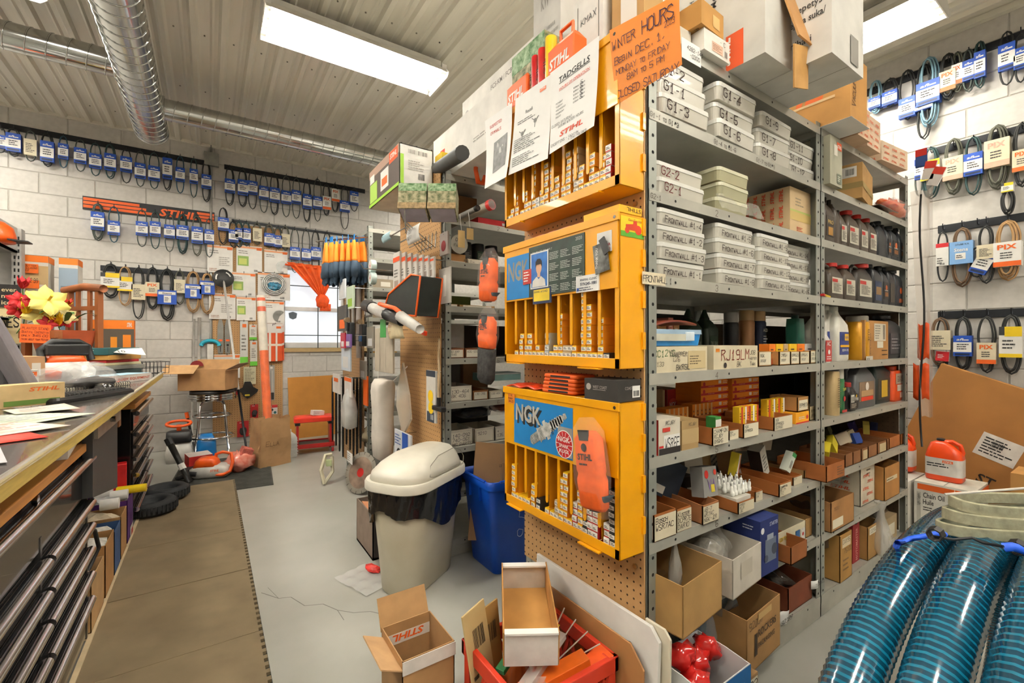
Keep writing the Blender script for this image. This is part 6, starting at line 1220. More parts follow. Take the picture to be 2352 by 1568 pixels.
prints(t, (-.119, -.16, 0, .119, .16, .25), [('f', 'R', .25, .1, .3, .5, 'd8d4cc'), ('f', 'L', .28, .14, .25, .42, 8, '3a3432'), ('f', 'R', .25, .65, .6, .3, '6a2a2c')])
G().cbox((-.02, .0, .2), (.17, .2, .004), R=(.3, .3, .2)).put('orange_flap', K('d8946c', .6), t)
t = thing('clear_bag_litter', 'crumpled clear plastic bag with red scrap on the floor by the trash can', 'bag', (.66, 2.28, .001), radians(20)); G().grid(lambda a, b: V(((a-.5)*.2, (b-.5)*.26, .006 + .008*abs(sin(a*9+b*4)*sin(b*11)))), 12, 14).put('film', film('eceae6', .45), t, smooth=True)
G().blob((.06, .04, .02), (.03, .05, .018), 8, 0, .3).put('red_scrap', K('d83a34', .4), t)
# red milk crate with odds and ends
CR = K('cf3a22', .45, var=.05, scale=8); X0, X1, YA, YB, H = .655, .99, .92, 1.235, .28
t = thing('milk_crate', 'red plastic milk crate full of packs below the yellow cabinets', 'crate', (X0, YA, 0)); W, D = X1-X0, YB-YA
g = G()
for z0, z1 in ((0, .03), (.235, .28)):
    e = .006 if z0 else 0
    for a, b in (((-e, -e), (W+e, .012)), ((-e, D-.012), (W+e, D+e)), ((-e, -e), (.012, D+e)), ((W-.012, -e), (W+e, D+e))): g.box((*a, z0), (*b, z1))
    g.put('rim', CR, t, bevel=.003); g = G()
g = G()
for x, y in ((0, 0), (W-.03, 0), (0, D-.03), (W-.03, D-.03)): g.box((x, y, 0), (x+.03, y+.03, H))
g.put('corner_post', CR, t, bevel=.003)
for side in range(4):
    g = G(); L = W if side < 2 else D; n = 4; zz = (.03, .13, .235)
    def pt(s, z): return V((s, .005 if side == 0 else D-.005, z)) if side < 2 else V((.005 if side == 2 else W-.005, s, z))
    up = EY if side < 2 else EX
    for i in range(n):
        a, b, m_ = L*i/n, L*(i+1)/n, L*(i+.5)/n
        for j in range(2): g.beam(pt(a, zz[j]), pt(m_, zz[j+1]), .011, .007, up=up); g.beam(pt(m_, zz[j+1]), pt(b, zz[j]), .011, .007, up=up)
    g.beam(pt(0, .13), pt(L, .13), .012, .007, up=up); g.put('lattice', CR, t)
G().box((.01, .01, .005), (W-.01, D-.01, .012)).put('base', CR, t)
def stick(label, name, a, b, w, th, col, cat='pack', grp='packs in the red crate', m=None):
    a = V(a); b = V(b); t = thing(name, label, cat, a, 0, grp); G().beam((0, 0, 0), b - a, w, th).put('body', m or K(col, .4, var=.1), t, bevel=.002); return t
stick('long orange folded pack sticking out of the red crate', 'orange_pack', (.80, .96, .22), (.985, .95, .275), .06, .02, 'e0561c')
stick('orange tool roll lying across the red crate', 'orange_pack', (.72, 1.02, .22), (.92, .97, .27), .05, .03, 'd8641c')
stick('green plastic strip in the red crate', 'green_strip', (.70, 1.1, .24), (.84, 1.16, .27), .03, .015, '2a8a4c')
stick('clear plastic tube with white card in the red crate', 'clear_tube', (.70, 1.0, .24), (.90, 1.06, .3), .035, .02, 'd8d4cc', m=film('eceae4', .4))
stick('dark rubber part low in the red crate', 'rubber_part', (.71, .97, .14), (.82, .97, .2), .06, .05, '23262a')
stick('yellow scrap of card under the open tray in the crate', 'yellow_card', (.86, 1.12, .27), (.93, 1.13, .29), .05, .003, 'e8d41c')
for i in range(5): stick('thin grey zip tie poking out of the crate, %s one' % ORD[i], 'zip_tie', (.84+.01*i, 1.08-.02*i, .24), (.93+.012*i, 1.08-.04*i, .36-.02*i), .005, .002, 'b8b0a4', 'zip tie', 'zip ties in the red crate')
bag('clear bag bulging at the near corner of the red crate', (.74, .98, .12), (.07, .06, .14), .2, 'd8d6d0', .4, 'a8a49a')
bag('clear wrapped packs along the front of the red crate', (.86, .97, .12), (.09, .05, .13), .9, 'e0d0c4', .35, 'c0603c')
for i, (x, y, c_) in enumerate(((.70, 1.17, 'c8b07c'), (.74, 1.19, 'a8864c'))): flat_sheet('%s manila envelope standing in the crate corner' % ('near', 'far')[i], (x, y, .1), .1, .3 - .03*i, (radians(-6), radians(-6+5*i), radians(20)), c_, [('f', 'B', .3, .6, .5, .2, '3a3028'), ('f', 'L', .1, .1, .3, .3, 3, '4a3c2c')], 'envelope')
bag('orange net bag of chain in the back of the red crate', (.8, 1.17, .1), (.06, .05, .16), .4, 'e07a3c', .7, 'b8541c')
t = thing('open_tray_box', 'open white and tan cardboard tray lying on the crate', 'box', (.835, 1.15, .31), rot=(radians(6), 0, radians(-32)))
for nm, a, b, m_ in (('base', (-.075, -.165, 0), (.075, .165, .004), K('c2904e', .8, var=.05)), ('end_wall', (-.075, -.168, 0), (.075, -.163, .1), K('dedad4', .6)), ('end_wall', (-.075, .163, 0), (.075, .168, .09), K('d4cec4', .6)), ('side_wall', (-.079, -.165, 0), (-.075, .165, .1), K('b98546', .8)), ('side_wall', (.075, -.165, 0), (.079, .165, .1), K('b98546', .8))): G().box(a, b).put(nm, m_, t, bevel=.001, seg=1)
G().box((-.075, -.175, .098), (.075, -.155, .104)).put('folded_edge', WHITE, t); G().box((-.075, .15, .088), (.075, .172, .094)).put('folded_edge', WHITE, t)
t = tray('flapped_carton', 'open tan carton with flaps and orange printed tape beside the crate', 'box', (.47, .64, 1.27, 1.46, 0, .26), 'b0885a', inner='a07a4c')
G().cbox((0, .125, .285), (.17, .004, .1), R=(radians(-25), 0, 0)).put('rear_flap', K('b58e60', .8), t); G().cbox((-.118, -.01, .25), (.07, .18, .004), R=(0, radians(25), 0)).put('side_flap', K('c09a6e', .8), t)
tp = G().box((-.087, .091, .19), (.087, .0985, .225)).put('printed_tape', K('e4ded6', .4), t); g = G(); g.type('STIHL', (.06, .09, .221), -EX, -EZ, .022, shear=.2, bold=.03, width=.11); g.put('lettering', ORANGE, t)
G().cbox((.0, -.1, .24), (.172, .002, .04)).put('front_band', K('e0dcd6', .4), t)
def board(label, X, ya, yb, h, lean, col, th=.012, name='leaning_board', hole=None, cut=0):
    t = thing(name, label, 'board', (X, ya, 0), rot=(0, radians(lean), 0)); L = yb-ya
    G().prism([(0, 0), (L, 0), (L, h), (cut, h), (0, h-cut)], (0, 0, 0), EY, EZ, th).put('panel', K(col, .5, var=.03), t, bevel=.001, seg=1)
    if hole: G().disc((-.0008, hole[0], hole[1]), -EY, EZ, .008, 12).put('grommet', STEEL, t)
    return t
board('long white melamine board leaning on the pegboard behind the crate', 1.012, .80, 1.36, .395, 3, 'e4e2dc', .012, hole=(.1, .31), cut=.03)
board('brown hardboard strip leaning against the white board', .994, .83, 1.34, .33, 2, 'a8794a', .006, cut=.05)
board('narrow cream board edge standing next to the shelf post', 1.04, .775, .86, .40, 1, 'd8cfb8', .008, cut=.02)
# blue suction hose coil
t = thing('suction_hose_coil', 'big coil of translucent teal ribbed suction hose', 'hose', (1.43, .1, 0))
HA, HB = K('0f6a86', .16, var=.1, coat=.8), K('063a50', .2, var=.08, coat=.6)
for s_ in range(6):
    yy = .2 - .083*s_; a_, b_ = .68 - .012*(s_ % 2), .352 + .01*(s_ % 3); r = .0425; cz = b_ + r + .002; pts = []; rr = []
    per = 3.32; n = int(per/.0062)//2*2
    for i in range(n):
        th = 2*pi*i/n; pts.append(V((a_*cos(th), yy + .012*sin(th+s_), cz + b_*sin(th)))); rr.append(r if i % 2 else r - .0022)
    g = G().tube(pts, rr, 14, closed=True)
    g.m = [0 if (k//14) % 2 else 1 for k in range(len(g.f))]
    for k in range(0, len(g.f)): g.m[k] = 1 if ((k//14)//1) % 2 else 0
    h = g.put('hose_turn', [HA, HB], t, smooth=True)
BL = K('1f5ad8', .5, var=.08)
def cord(name, label, pts, r, m_, cat='cord'):
    o = V(pts[0]); t = thing(name, label, cat, o); G().tube([V(p) - o for p in pts], r, 8).put('strand', m_, t, smooth=True); return t
def hz_(X): return .40 + .352*math.sqrt(max(0, 1 - ((X-1.43)/.68)**2)) + .04
cord('bungee_cord', 'blue bungee cord wrapped over the left of the hose coil', [at(2055, 1262, Z=.70), at(2062, 1248, Z=.825), at(2090, 1238, Z=.79), at(2130, 1231, Z=.805), at(2162, 1224, Z=.815), at(2170, 1228, Z=.81)], .0055, BL)
cord('bungee_cord', 'blue bungee cord end at the right of the hose coil', [at(2305, 1258, Z=.825), at(2325, 1256, Z=.83), at(2345, 1262, Z=.825), at(2380, 1285, Z=.81)], .008, BL)
cord('black_wire', 'thin black wire tying the turns of the hose coil', [at(2145, 1233, Z=.82), at(2190, 1240, Z=.82), at(2232, 1236, Z=.825), at(2260, 1248, Z=.825), at(2305, 1256, Z=.83)], .0028, BLACK)
for i, u in enumerate((2146, 2334)): p = at(u, 1229 if not i else 1260, Z=.825); tt_ = thing('black_clamp', 'black wound clamp on the blue bungee cord, %s one' % ('nearer the shelves', 'at the frame edge')[i], 'clamp', p); [G().tube([(.0 + k*.006, .011*cos(a*pi/4), .011*sin(a*pi/4)) for a in range(8)], .0025, 5, closed=True).put('winding', K('26221f', .4), tt_) for k in range(4)]
FELT = K('a19d82', .95, var=.1, scale=60, bump=.2); axd = RGT; pxd = FWD
t = thing('felt_strap_coil', 'coil of thick olive grey felt belting lying on the hose', 'belt', V((1.53, .115, .79)))
for k in range(3):
    pts = []
    for i in range(44):
        th = 2*pi*i/44; c_, s_ = cos(th), sin(th); q = (abs(c_)**3 + abs(s_)**3) ** (-1/3)
        pts.append(axd*(c_*q*(.285 - .012*k)) + pxd*(s_*q*(.055 - .005*k)) + V((0, 0, .014 + .025*k + .004*sin(th*2+k))))
    G().strip(pts, EZ, .0235, .008, closed=True).put('felt_band', FELT, t, smooth=False, bevel=.002)
cord('pale_string', 'thin pale string stretched above the felt belting', [at(2170, 1136, Z=.9), at(2250, 1130, Z=.91), at(2380, 1120, Z=.92)], .0025, K('c8c0b4', .6))
# corner by the right wall
W_ = 'dcd8ce'
t = carton('chain_oil_case', 'white chain oil case with orange band on the floor by the right wall', 'box', (3.79, 4.12, .67, .95, 0, .3), W_, [('l', 'R', .06, .84, .92, .12, 'e0621c'), ('l', 'R', .68, .8, .01, .18, 'efe8e0'), ('l', 'S', .71, .87, .06, .24, 'efe8e0'), ('l', 'T', .16, .68, 'Chain Oil', .11, .36, '26221f'), ('l', 'T', .16, .54, 'Huile', .11, .18, '26221f'), ('l', 'L', .16, .4, .22, .1, 2, '3a3632'), ('l', 'R', .05, .04, .07, .74, 'b8b4aa'), ('l', 't', .1, .5, 'Light / Legere', .05, .24, '3a3632'), ('l', 'T', .17, .12, 'NOMASTER', .03, .2, '3a3632'), ('f', 'R', 0, .84, 1, .12, 'e0621c'), ('t', 'R', .0, .48, 1, .02, '8a867c'), ('f', 'T', .3, .2, 'C', .1, .1, '3a3632')], top='cfc9ba')
carton('white_case', 'plain white case beside the chain oil case', 'box', (3.72, 4.1, .97, 1.25, 0, .29), W_)
def chain_jug(label, x, y, rz):
    t = thing('chain_oil_jug', label, 'jug', (x, y, .302), rz, 'orange chain oil jugs'); J = K('ea4a12', .35, var=.04, coat=.2)
    G().loft([(0, .058, .085, .03), (.01, .062, .09, .034), (.15, .062, .09, .034), (.19, .056, .082, .034), (.235, .038, .05, .026, 0, .018), (.25, .02, .02, .018, 0, .02)], n=5).put('body', J, t, smooth=True)
    G().tube([(0, -.07, .15), (0, -.083, .19), (0, -.072, .232), (0, -.035, .252), (0, .0, .245)], .013, 8).put('handle', J, t, smooth=True)
    G().lathe([(.021, .248), (.021, .262), (.018, .265)], 14, Matrix.Translation((0, .02, 0))).put('cap', K('26221f', .4), t)
    G().loft([(.035, .0626, .0906, .034), (.145, .0626, .0906, .034)], n=5, caps=(False, False)).put('label', K('dedad4', .4), t, smooth=True)
    g = G().rect((-.0634, .0, .118), -EY, EZ, .05, .016); g.put('logo_patch', ORANGE, t); g = G(); g.type('STIHL', (-.0637, -.004, .121), -EY, EZ, .01, shear=.2, bold=.02, width=.042); g.put('logo', WHITE, t)
    g = G().lines((-.0634, .075, .085), -EY, EZ, .13, .03, 2, fill=.45); g.put('lettering', INK, t)
chain_jug('orange chain oil jug standing on the case, fully in view', 3.97, .84, 0)
chain_jug('orange chain oil jug half hidden behind the shelf post', 4.05, 1.1, 0)
t = thing('large_flat_carton', 'huge flat brown carton leaning askew on the right wall', 'cardboard', (4.30, 0, 0)); FC = K('a9743a', .75, var=.05, scale=6)
P = [(.93, 1.046), (-.143, .631), (.1, .003), (1.335, .003)]
G().prism([(-a, b) for a, b in P], (0, 0, 0), -EY, EZ, -.05).put('carton', FC, t, bevel=.003)
d1 = V((0, -.933, -.361)); d2 = V((0, -.361, .933)); A = V((-.0012, .93, 1.046))
def on(a, b, e=0): return A + d1*a - d2*b - EX*e
g = G().rect(on(.36, .50), d1, d2, .20, .16); g.put('shipping_label', K('e4e0d8', .5), t)
g = G().lines(on(.38, .48, .001), d1, d2, .16, .12, 6, fill=.4); g.bars(on(.42, .42, .001), d1, d2, .06, .04); g.put('label_print', INK, t)
g = G(); g.type('000', on(.62, .18, .001), d2, -d1, .06, bold=.02); g.type('ST', on(.44, .67, .001), d1, d2, .06, bold=.02); g.put('lettering', K('2a2018', .7), t)
carton('tan_carton', 'plain tan carton at the foot of the leaning flat carton', 'box', (3.95, 4.2, .24, .55, 0, .42), 'b8874a')
# ================================================================ back wall, lower part
pb = G().box((0, 0, 0), (.72, .008, 2.5)).put('pegboard', PEGX, None, loc=(.035, BACK-.02, .08)); tag(pb, 'brown pegboard on the back wall left of the window', 'pegboard')
YP = BACK - .045
def wr(u, v, y=YP): return at(u, v, Y=y)
def hangcard(label, name, u0, v0, u1, v1, col='e2e0da', pr=(), y=YP, th=.006, cat='pack', grp='blade packs on the back pegboard', rot=0.0):
    a, b = wr(u0, v1, y), wr(u1, v0, y); w, h = b.x-a.x, b.z-a.z
    t = thing(name, label, cat, (a.x, y, a.z), rot=(0, rot, 0), group=grp); G().box((0, 0, 0), (w, th, h)).put('card', K(col, .4, var=.03), t, bevel=.001, seg=1)
    prints(t, (0, 0, 0, w, th, h), pr); G().tube([(w/2, .04, h-.01), (w/2, -.01, h-.008), (w/2, -.02, h+.012)], .003, 5).put('peg_hook', K('2a2c30', .4), t); return t, w, h
def c3(x, y): return 460 + x/3.015, 340 + y/3.015
def hc(label, x0, y0, x1, y1, kind, y=YP):
    pr = [('f', 'R', 0, .9, 1, .07, 'e8a070'), ('f', 'R', .78, .86, .2, .1, 'e0681c'), ('f', 'L', .08, .68, .4, .15, 2, '8a8680')]
    if kind == 'g': pr += [('f', 'R', .05, .25, .42, .36, '8fae5a'), ('f', 'R', .1, .3, .3, .22, 'c2cc6a')]
    if kind == 'd': pr += [('f', 'L', .45, .25, .45, .35, 5, '9a968e'), ('f', 'L', .08, .05, .4, .12, 2, 'b08a74')]
    pr += [('f', 'B', .68, .05, .14, .08, '3a3836')]
    t, w, h = hangcard(label, 'blade_pack', *c3(x0, y0), *c3(x1, y1), 'e4e1da', pr, y)
    if kind == 'b':
        g = G(); c_ = V((w*.78, -.004, h*.32)); g.add([c_] + [c_ + V((cos(a*pi/30)*(.075 if a % 2 else .068), 0, sin(a*pi/30)*(.075 if a % 2 else .068))) for a in range(8, 43)], [(0, i, i+1) for i in range(1, 35)]); g.put('saw_disc', K('8a8a86', .3, .7), t)
    return t
hc('white blade pack with line drawings, highest left card on back pegboard', 48, 685, 225, 860, 'd')
hc('white blade pack with green grass photo, top row of back pegboard', 250, 690, 428, 860, 'g')
hc('white blade pack with grey saw disc, top row beside orange cloth', 443, 720, 605, 870, 'b')
hc('white blade pack with green grass photo, middle row of back pegboard', 220, 870, 383, 1025, 'g')
hc('large white blade pack behind the wound wire, back pegboard', 398, 875, 622, 1050, 'd')
hc('white blade pack with line drawings, lower left of back pegboard', 60, 1015, 245, 1185, 'd')
hc('white blade pack with small green photo, lower row of back pegboard', 250, 1035, 385, 1195, 'g')
hc('white blade pack with grey saw disc, lower row beside window', 435, 1065, 580, 1215, 'b')
hc('white pack with dark blade above the cardboard box, back pegboard', 95, 1430, 275, 1600, 'b')
p = wr(*c3(512, 945), YP-.03); t = thing('wound_wire_pack', 'clear round pack of wound wire with blue parts on back pegboard', 'pack', p, 0)
for k in range(3): G().tube([(cos(a*pi/14)*(.125-.018*k), -.01*k, sin(a*pi/14)*(.125-.018*k)) for a in range(28)], .008, 6, closed=True).put('wire_ring', K('c4c4c0', .25, .6), t, smooth=True)
G().blob((0, -.01, -.03), (.075, .02, .05), 10, 0, .3).put('blue_parts', K('3a9ac0', .4, h2='26303a', scale=50), t)
# trimmer pole with round guard
a, b = wr(513, 640, YP-.08), at(567, 1045, Y=5.6); b.z = 0.0
t = thing('pole_tool', 'long white and black pole with a round black head leaning on pegboard', 'tool', b); d_ = a - b
G().cyl(d_*.35, d_, .012, 8).put('upper_pole', K('d4d2cc', .4), t, smooth=True); G().cyl(V((0, 0, 0)), d_*.35, .011, 8).put('lower_pole', K('23262a', .4), t, smooth=True)
G().lathe([(.0, -.014), (.1, -.012), (.105, 0), (.1, .014), (0, .016)], 24, Matrix.Translation(d_) @ Matrix.Rotation(radians(84), 4, 'X')).put('round_head', K('2e2f2e', .5), t, smooth=True)
g = G()
for a0 in (.4, 2.6):
    for k in range(5): q = d_ + V((.07*cos(a0+k*.18), -.02, .07*sin(a0+k*.18))); g.cbox(q, (.014, .003, .012))
g.put('arrow_print', WHITE, t)
# chainsaw bars and narrow packs
for i, x in enumerate((140, 190)):
    u, v = c3(x, 1190); u2, v2 = c3(x, 1425); A, B_ = wr(u, v), wr(u2, v2); t = thing('guide_bar', 'grey chainsaw guide bar on back pegboard, %s one' % ('left', 'right')[i], 'guide bar', B_, 0, 'guide bars'); h = A.z-B_.z
    G().prism([(-.025, .0), (.025, 0), (.03, h*.2), (.03, h*.8), (.015, h), (-.015, h), (-.03, h*.8), (-.03, h*.2)], (0, 0, 0), EX, EZ, -.005).put('bar', K('8d8c86', .35, .6), t); g = G().disc((0, -.0062, h*.25), EX, EZ, .012, 10); g.rect((-.003, -.0062, h*.05), EX, EZ, .006, .06); g.put('slot', INK, t); g = G().rect((-.018, -.0062, h*.36), EX, EZ, .036, .022); g.put('price_tag', ORANGE, t)
for i, (x0, y0, x1, y1, c_, lb) in enumerate(((275, 1200, 330, 1500, 'd2d2cc', 'tall white brush blade with green end on back pegboard'), (340, 1225, 392, 1330, 'd8d4ca', 'narrow white hang pack with orange tag, upper, back pegboard'), (345, 1335, 395, 1510, 'd0ccc2', 'narrow white hang pack with green base, back pegboard'), (300, 1515, 385, 1640, 'cfc9a8', 'cream instruction card behind the black bracket, back pegboard'))):
    hangcard(lb, 'hang_pack', *c3(x0, y0), *c3(x1, y1), c_, [('f', 'R', 0, 0, 1, .17, '6ac23a'), ('f', 'L', .2, .3, .6, .4, 5, '6a665f'), ('f', 'R', .3, .85, .5, .08, 'e0681c')] if i != 3 else [('f', 'L', .1, .2, .8, .7, 8, '7a7660')])
for i in range(3): hangcard('orange safety vest in a clear pack, %s one beside the window' % ('front', 'middle', 'rear')[i], 'vest_pack', *c3(435 + i*12, 1228 - i*4), *c3(565 + i*8, 1480 - i*3), 'd8501c', [('f', 'R', 0, .78, 1, .22, 'dcd8d2'), ('f', 'R', .3, 0, .12, .78, 'e8e0d4'), ('f', 'R', .66, 0, .1, .78, 'e8e0d4'), ('f', 'R', .7, .9, .25, .06, 'e0681c'), ('f', 'R', 0, .42, 1, .06, 'e8d8c8')], YP-.02+.012*i if i else YP-.03, .01, grp='orange vest packs')
def c6(x, y): return 380 + x/4.1275, 780 + y/4.1275
hangcard('tall pack of grey files above the black gloves, back pegboard', 'file_pack', *c6(975, 245), *c6(1035, 580), 'a8a49c', [('f', 'R', .1, .02, .8, .2, '26221f'), ('f', 'R', .3, .9, .4, .06, 'e4e0d8'), ('f', 'R', .35, .25, .06, .6, '6a6660'), ('f', 'R', .6, .25, .06, .6, 'd8d4cc')])
for i, (x0, y0, x1, y1, lb) in enumerate(((945, 618, 1062, 760, 'red card pack with coloured wheels low on the back pegboard'), (805, 615, 880, 750, 'red card pack with a black cable low on the back pegboard'), (600, 370, 690, 530, 'red blister pack behind the chrome stool'), (680, 770, 790, 930, 'red and black pack at the foot of back pegboard'))):
    t, w, h = hangcard(lb, 'red_pack', *c6(x0, y0), *c6(x1, y1), 'c22a2c' if i else 'd8d0cc', [('f', 'R', 0, .8, 1, .2, 'c22a2c'), ('f', 'L', .2, .85, .5, .1, 1, 'e8e0dc')])
    if not i: 
        for k, (cx, cy, c_, r_) in enumerate(((.25, .4, 'c22a2c', .016), (.55, .65, '26221f', .016), (.8, .45, '2a6a6a', .016), (.5, .2, '6a1c20', .026))): G().disc((w*cx, -.0015, h*cy), EX, EZ, r_, 12).put('wheel', K(c_, .4), t)
    else: G().blob((w*.5, -.01, h*.35), (w*.35, .015, h*.25), 8, 0, .25).put('contents', K('2a2626', .5), t)
A = wr(*c6(780, 480), YP-.02); t = thing('black_blade_guard', 'black pointed blade bracket hanging on back pegboard', 'tool part', A); G().prism([(-.12, 0), (-.05, .03), (-.03, .1), (.03, .1), (.06, .03), (.11, .0), (.1, -.03), (.04, -.08), (0, -.1), (-.04, -.08), (-.06, -.03)], (0, 0, 0), EX, EZ, -.01).put('bracket', K('232220', .4), t, bevel=.003); G().box((-.03, -.013, -.07), (.02, -.011, -.05)).put('yellow_sticker', K('d8c43a', .5), t)
# teal handled saw and two pipes by the wall, wire basket
for i, (u0, v0, u1, v1, r) in enumerate(((446, 733, 440, 850, .011), (458, 730, 457, 850, .017))): a, b = wr(u0, v0, BACK-.03), wr(u1, v1, BACK-.08); b.z = 0.02; t = thing('leaning_pipe', '%s white pipe leaning on the back wall' % ('thin', 'thick')[i], 'pipe', b); G().cyl((0, 0, 0), a-b, r, 8).put('pipe', K('d2d0ca', .4), t, smooth=True)
p = wr(483, 795, BACK-.06); t = thing('teal_handled_tool', 'white handled tool with a teal arched guard on the back wall', 'tool', p); G().tube([(cos(a*pi/10)*.085, 0, sin(a*pi/10)*.06) for a in range(11)], .02, 8).put('arched_guard', K('1fa6c0', .4), t, smooth=True); G().box((-.03, -.012, -.24), (.03, .012, .02)).put('handle', K('e0ded6', .4), t, bevel=.006)
p = wr(452, 835, 5.9); t = thing('red_saw_guard', 'dark red arched guard beside the cardboard box', 'tool', p); G().prism([(.06*cos(a*pi/8), .06*sin(a*pi/8)) for a in range(9)], (0, 0, -.03), EX, EZ, .02).put('guard', K('8a1c1c', .5), t)
# orange and white tube standing in the paper bag
bx = at(619, 1068, Z=0); p0 = V((.50, 5.02, 0.02)); p1 = at(599, 680, Y=5.25); t = thing('wrapped_tube', 'tall orange and white cardboard tube in clear wrap standing in paper bag', 'tube', p0); d_ = p1-p0
for nm, s0, s1, c_ in (('orange_section', 0, .66, 'e8641c'), ('white_section', .66, .9, 'dcd4c4'), ('orange_band', .9, .93, 'd8501c'), ('white_section', .93, .965, 'dcd4c4'), ('orange_band', .965, .985, 'd8501c'), ('white_section', .985, 1.0, 'dcd4c4')): G().tube([d_*s0, d_*s1], .04, 14).put(nm, K(c_, .3), t, autosm=40)
G().tube([d_*.01, d_*1.02], .047, 12, caps=False).put('clear_wrap', film('f0eee8', .08), t, smooth=True)
t = thing('paper_bag', 'tall brown paper bag on the floor beside the pegboard', 'bag', (.50, 4.96, 0), radians(22)); PB_ = K('a9835a', .85, var=.06, scale=8, bump=.15); r3 = random.Random(2)
def pbag(a, b):
    q = a*4 % 4; i = int(q); s = q-i; c_ = [(-1, -1), (1, -1), (1, 1), (-1, 1), (-1, -1)]; x = c_[i][0]*(1-s)+c_[i+1][0]*s; y = c_[i][1]*(1-s)+c_[i+1][1]*s
    k = 1 + .03*sin(b*9 + a*14) + r3.uniform(-.015, .015); return V((x*.15*k*(1-.06*b), y*.1*k, b*.46 + .012*sin(a*25)*b))
G().grid(pbag, 32, 12).put('bag_paper', PB_, t, solid=.002); g = G(); g.hand('Ella', (-.1, -.108, .2), EX, EZ, .045, .004); g.put('handwriting', K('6a4c30', .8), t)
t = thing('white_jug', 'white plastic jug on the floor behind the paper bag', 'jug', (.69, 5.16, 0), radians(10)); JW = K('d8d8d4', .35, alpha=.95); G().loft([(0, .06, .06, .02), (.01, .066, .066, .024), (.2, .066, .066, .024), (.235, .05, .05, .024), (.26, .022, .022, .02), (.285, .022, .022, .02)], n=4).put('body', JW, t, autosm=35); g = G()
for k in range(6): g.box((-.067, -.067, .03+k*.028), (.067, .067, .034+k*.028))
g.put('moulded_rib', JW, t)
t = flat_sheet('plain tan hardboard panel leaning under the window', (1.10, 6.09, 0), .56, .76, (radians(-5), radians(-1), 0), 'bd8136', name='hardboard_panel')
# mechanic's stool
RM = K('c01c1c', .35, var=.04, coat=.3); RS = K('e03a24', .4, var=.05)
t = thing('mechanic_stool', 'red rolling mechanic stool with padded seat and tool tray', 'stool', (.955, 5.3, 0), radians(-6))
G().loft([(.33, .19, .1, .02), (.335, .2, .11, .03), (.375, .2, .11, .03), (.388, .185, .095, .03)], n=4).put('seat', RS, t, autosm=40)
for x in (-.165, .165): G().box((x-.012, -.08, .075), (x+.012, .08, .33)).put('leg', RM, t, bevel=.003); G().box((x-.025, -.09, .3), (x+.025, .09, .33)).put('bracket', K('3a3836', .4, .6), t)
G().box((-.2, -.13, .06), (.2, .13, .075)).put('tray_base', RM, t, bevel=.004)
g = G()
for a, b in (((-.2, -.13), (.2, -.12)), ((-.2, .12), (.2, .13)), ((-.2, -.13), (-.19, .13)), ((.19, -.13), (.2, .13))): g.box((*a, .06), (*b, .105))
g.put('tray_rim', RM, t)
G().box((-.185, -.115, .0755), (.185, .115, .09)).put('tray_insert', K('55504a', .6), t)
for x in (-.18, .18):
    for y in (-.11, .11): q = G().cyl((x-.012, y, .026), (x+.012, y, .026), .026, 14).put('caster', K('a81c20', .4), t, autosm=40); G().box((x-.016, y-.01, .03), (x+.016, y+.01, .062)).put('fork', CHROME, q)
carton('white_carton', 'small white carton lying on the red mechanic stool', 'box', (.93, 1.05, 5.27, 5.35, .389, .44), 'dcd8d2', [('f', 'L', .1, .3, .7, .3, 2, 'a8a29a')], tilt=(0, .12, .2))
# chrome bar stool with an open carton on it
t = thing('bar_stool', 'chrome ringed bar stool with swivel seat', 'stool', (.03, 5.72, 0))
G().lathe([(.2, .585), (.215, .59), (.215, .605), (.208, .61), (.215, .615), (.215, .63), (.208, .635), (.215, .64), (.215, .655), (.205, .662)], 32).put('seat_rim', CHROME, t, autosm=30); G().lathe([(.2, .655), (.2, .685), (.17, .695), (0, .698)], 32).put('seat_pad', K('26221f', .4), t, smooth=True)
for k in range(4):
    a = pi/4 + k*pi/2; c_, s_ = cos(a), sin(a); G().tube([(c_*.06, s_*.06, .575), (c_*.12, s_*.12, .57), (c_*.15, s_*.15, .53), (c_*.175, s_*.175, .3), (c_*.21, s_*.21, .01)], .0125, 8).put('leg', CHROME, t, smooth=True)
for zz, r in ((.42, .165), (.2, .19)): G().tube([(cos(a*pi/16)*r, sin(a*pi/16)*r, zz) for a in range(32)], .011, 8, closed=True).put('foot_ring', CHROME, t, smooth=True)
t = tray('open_carton', 'open tan carton with flaps standing on the bar stool', 'box', (-.22, .22, 5.53, 5.83, .70, .90), 'b1875a', inner='96703f', rz=radians(-24))
G().cbox((-.17, -.215, .22), (.3, .14, .004), R=(radians(35), 0, 0)).put('flap', K('c29a6a', .8), t); G().cbox((-.285, 0, .215), (.14, .3, .004), R=(0, radians(-15), 0)).put('flap', K('b98e5e', .8), t); fl_ = G().cbox((.28, 0, .24), (.14, .3, .004), R=(0, radians(-28), 0)).put('flap', K('a88c74', .8), t); G().cbox((.29, -.05, .25), (.05, .1, .001), R=(0, radians(-28), 0)).put('red_label', K('b83a34', .5), t); G().cbox((0, .2, .25), (.42, .004, .12), R=(radians(-25), 0, 0)).put('flap', K('b98e5e', .8), t)
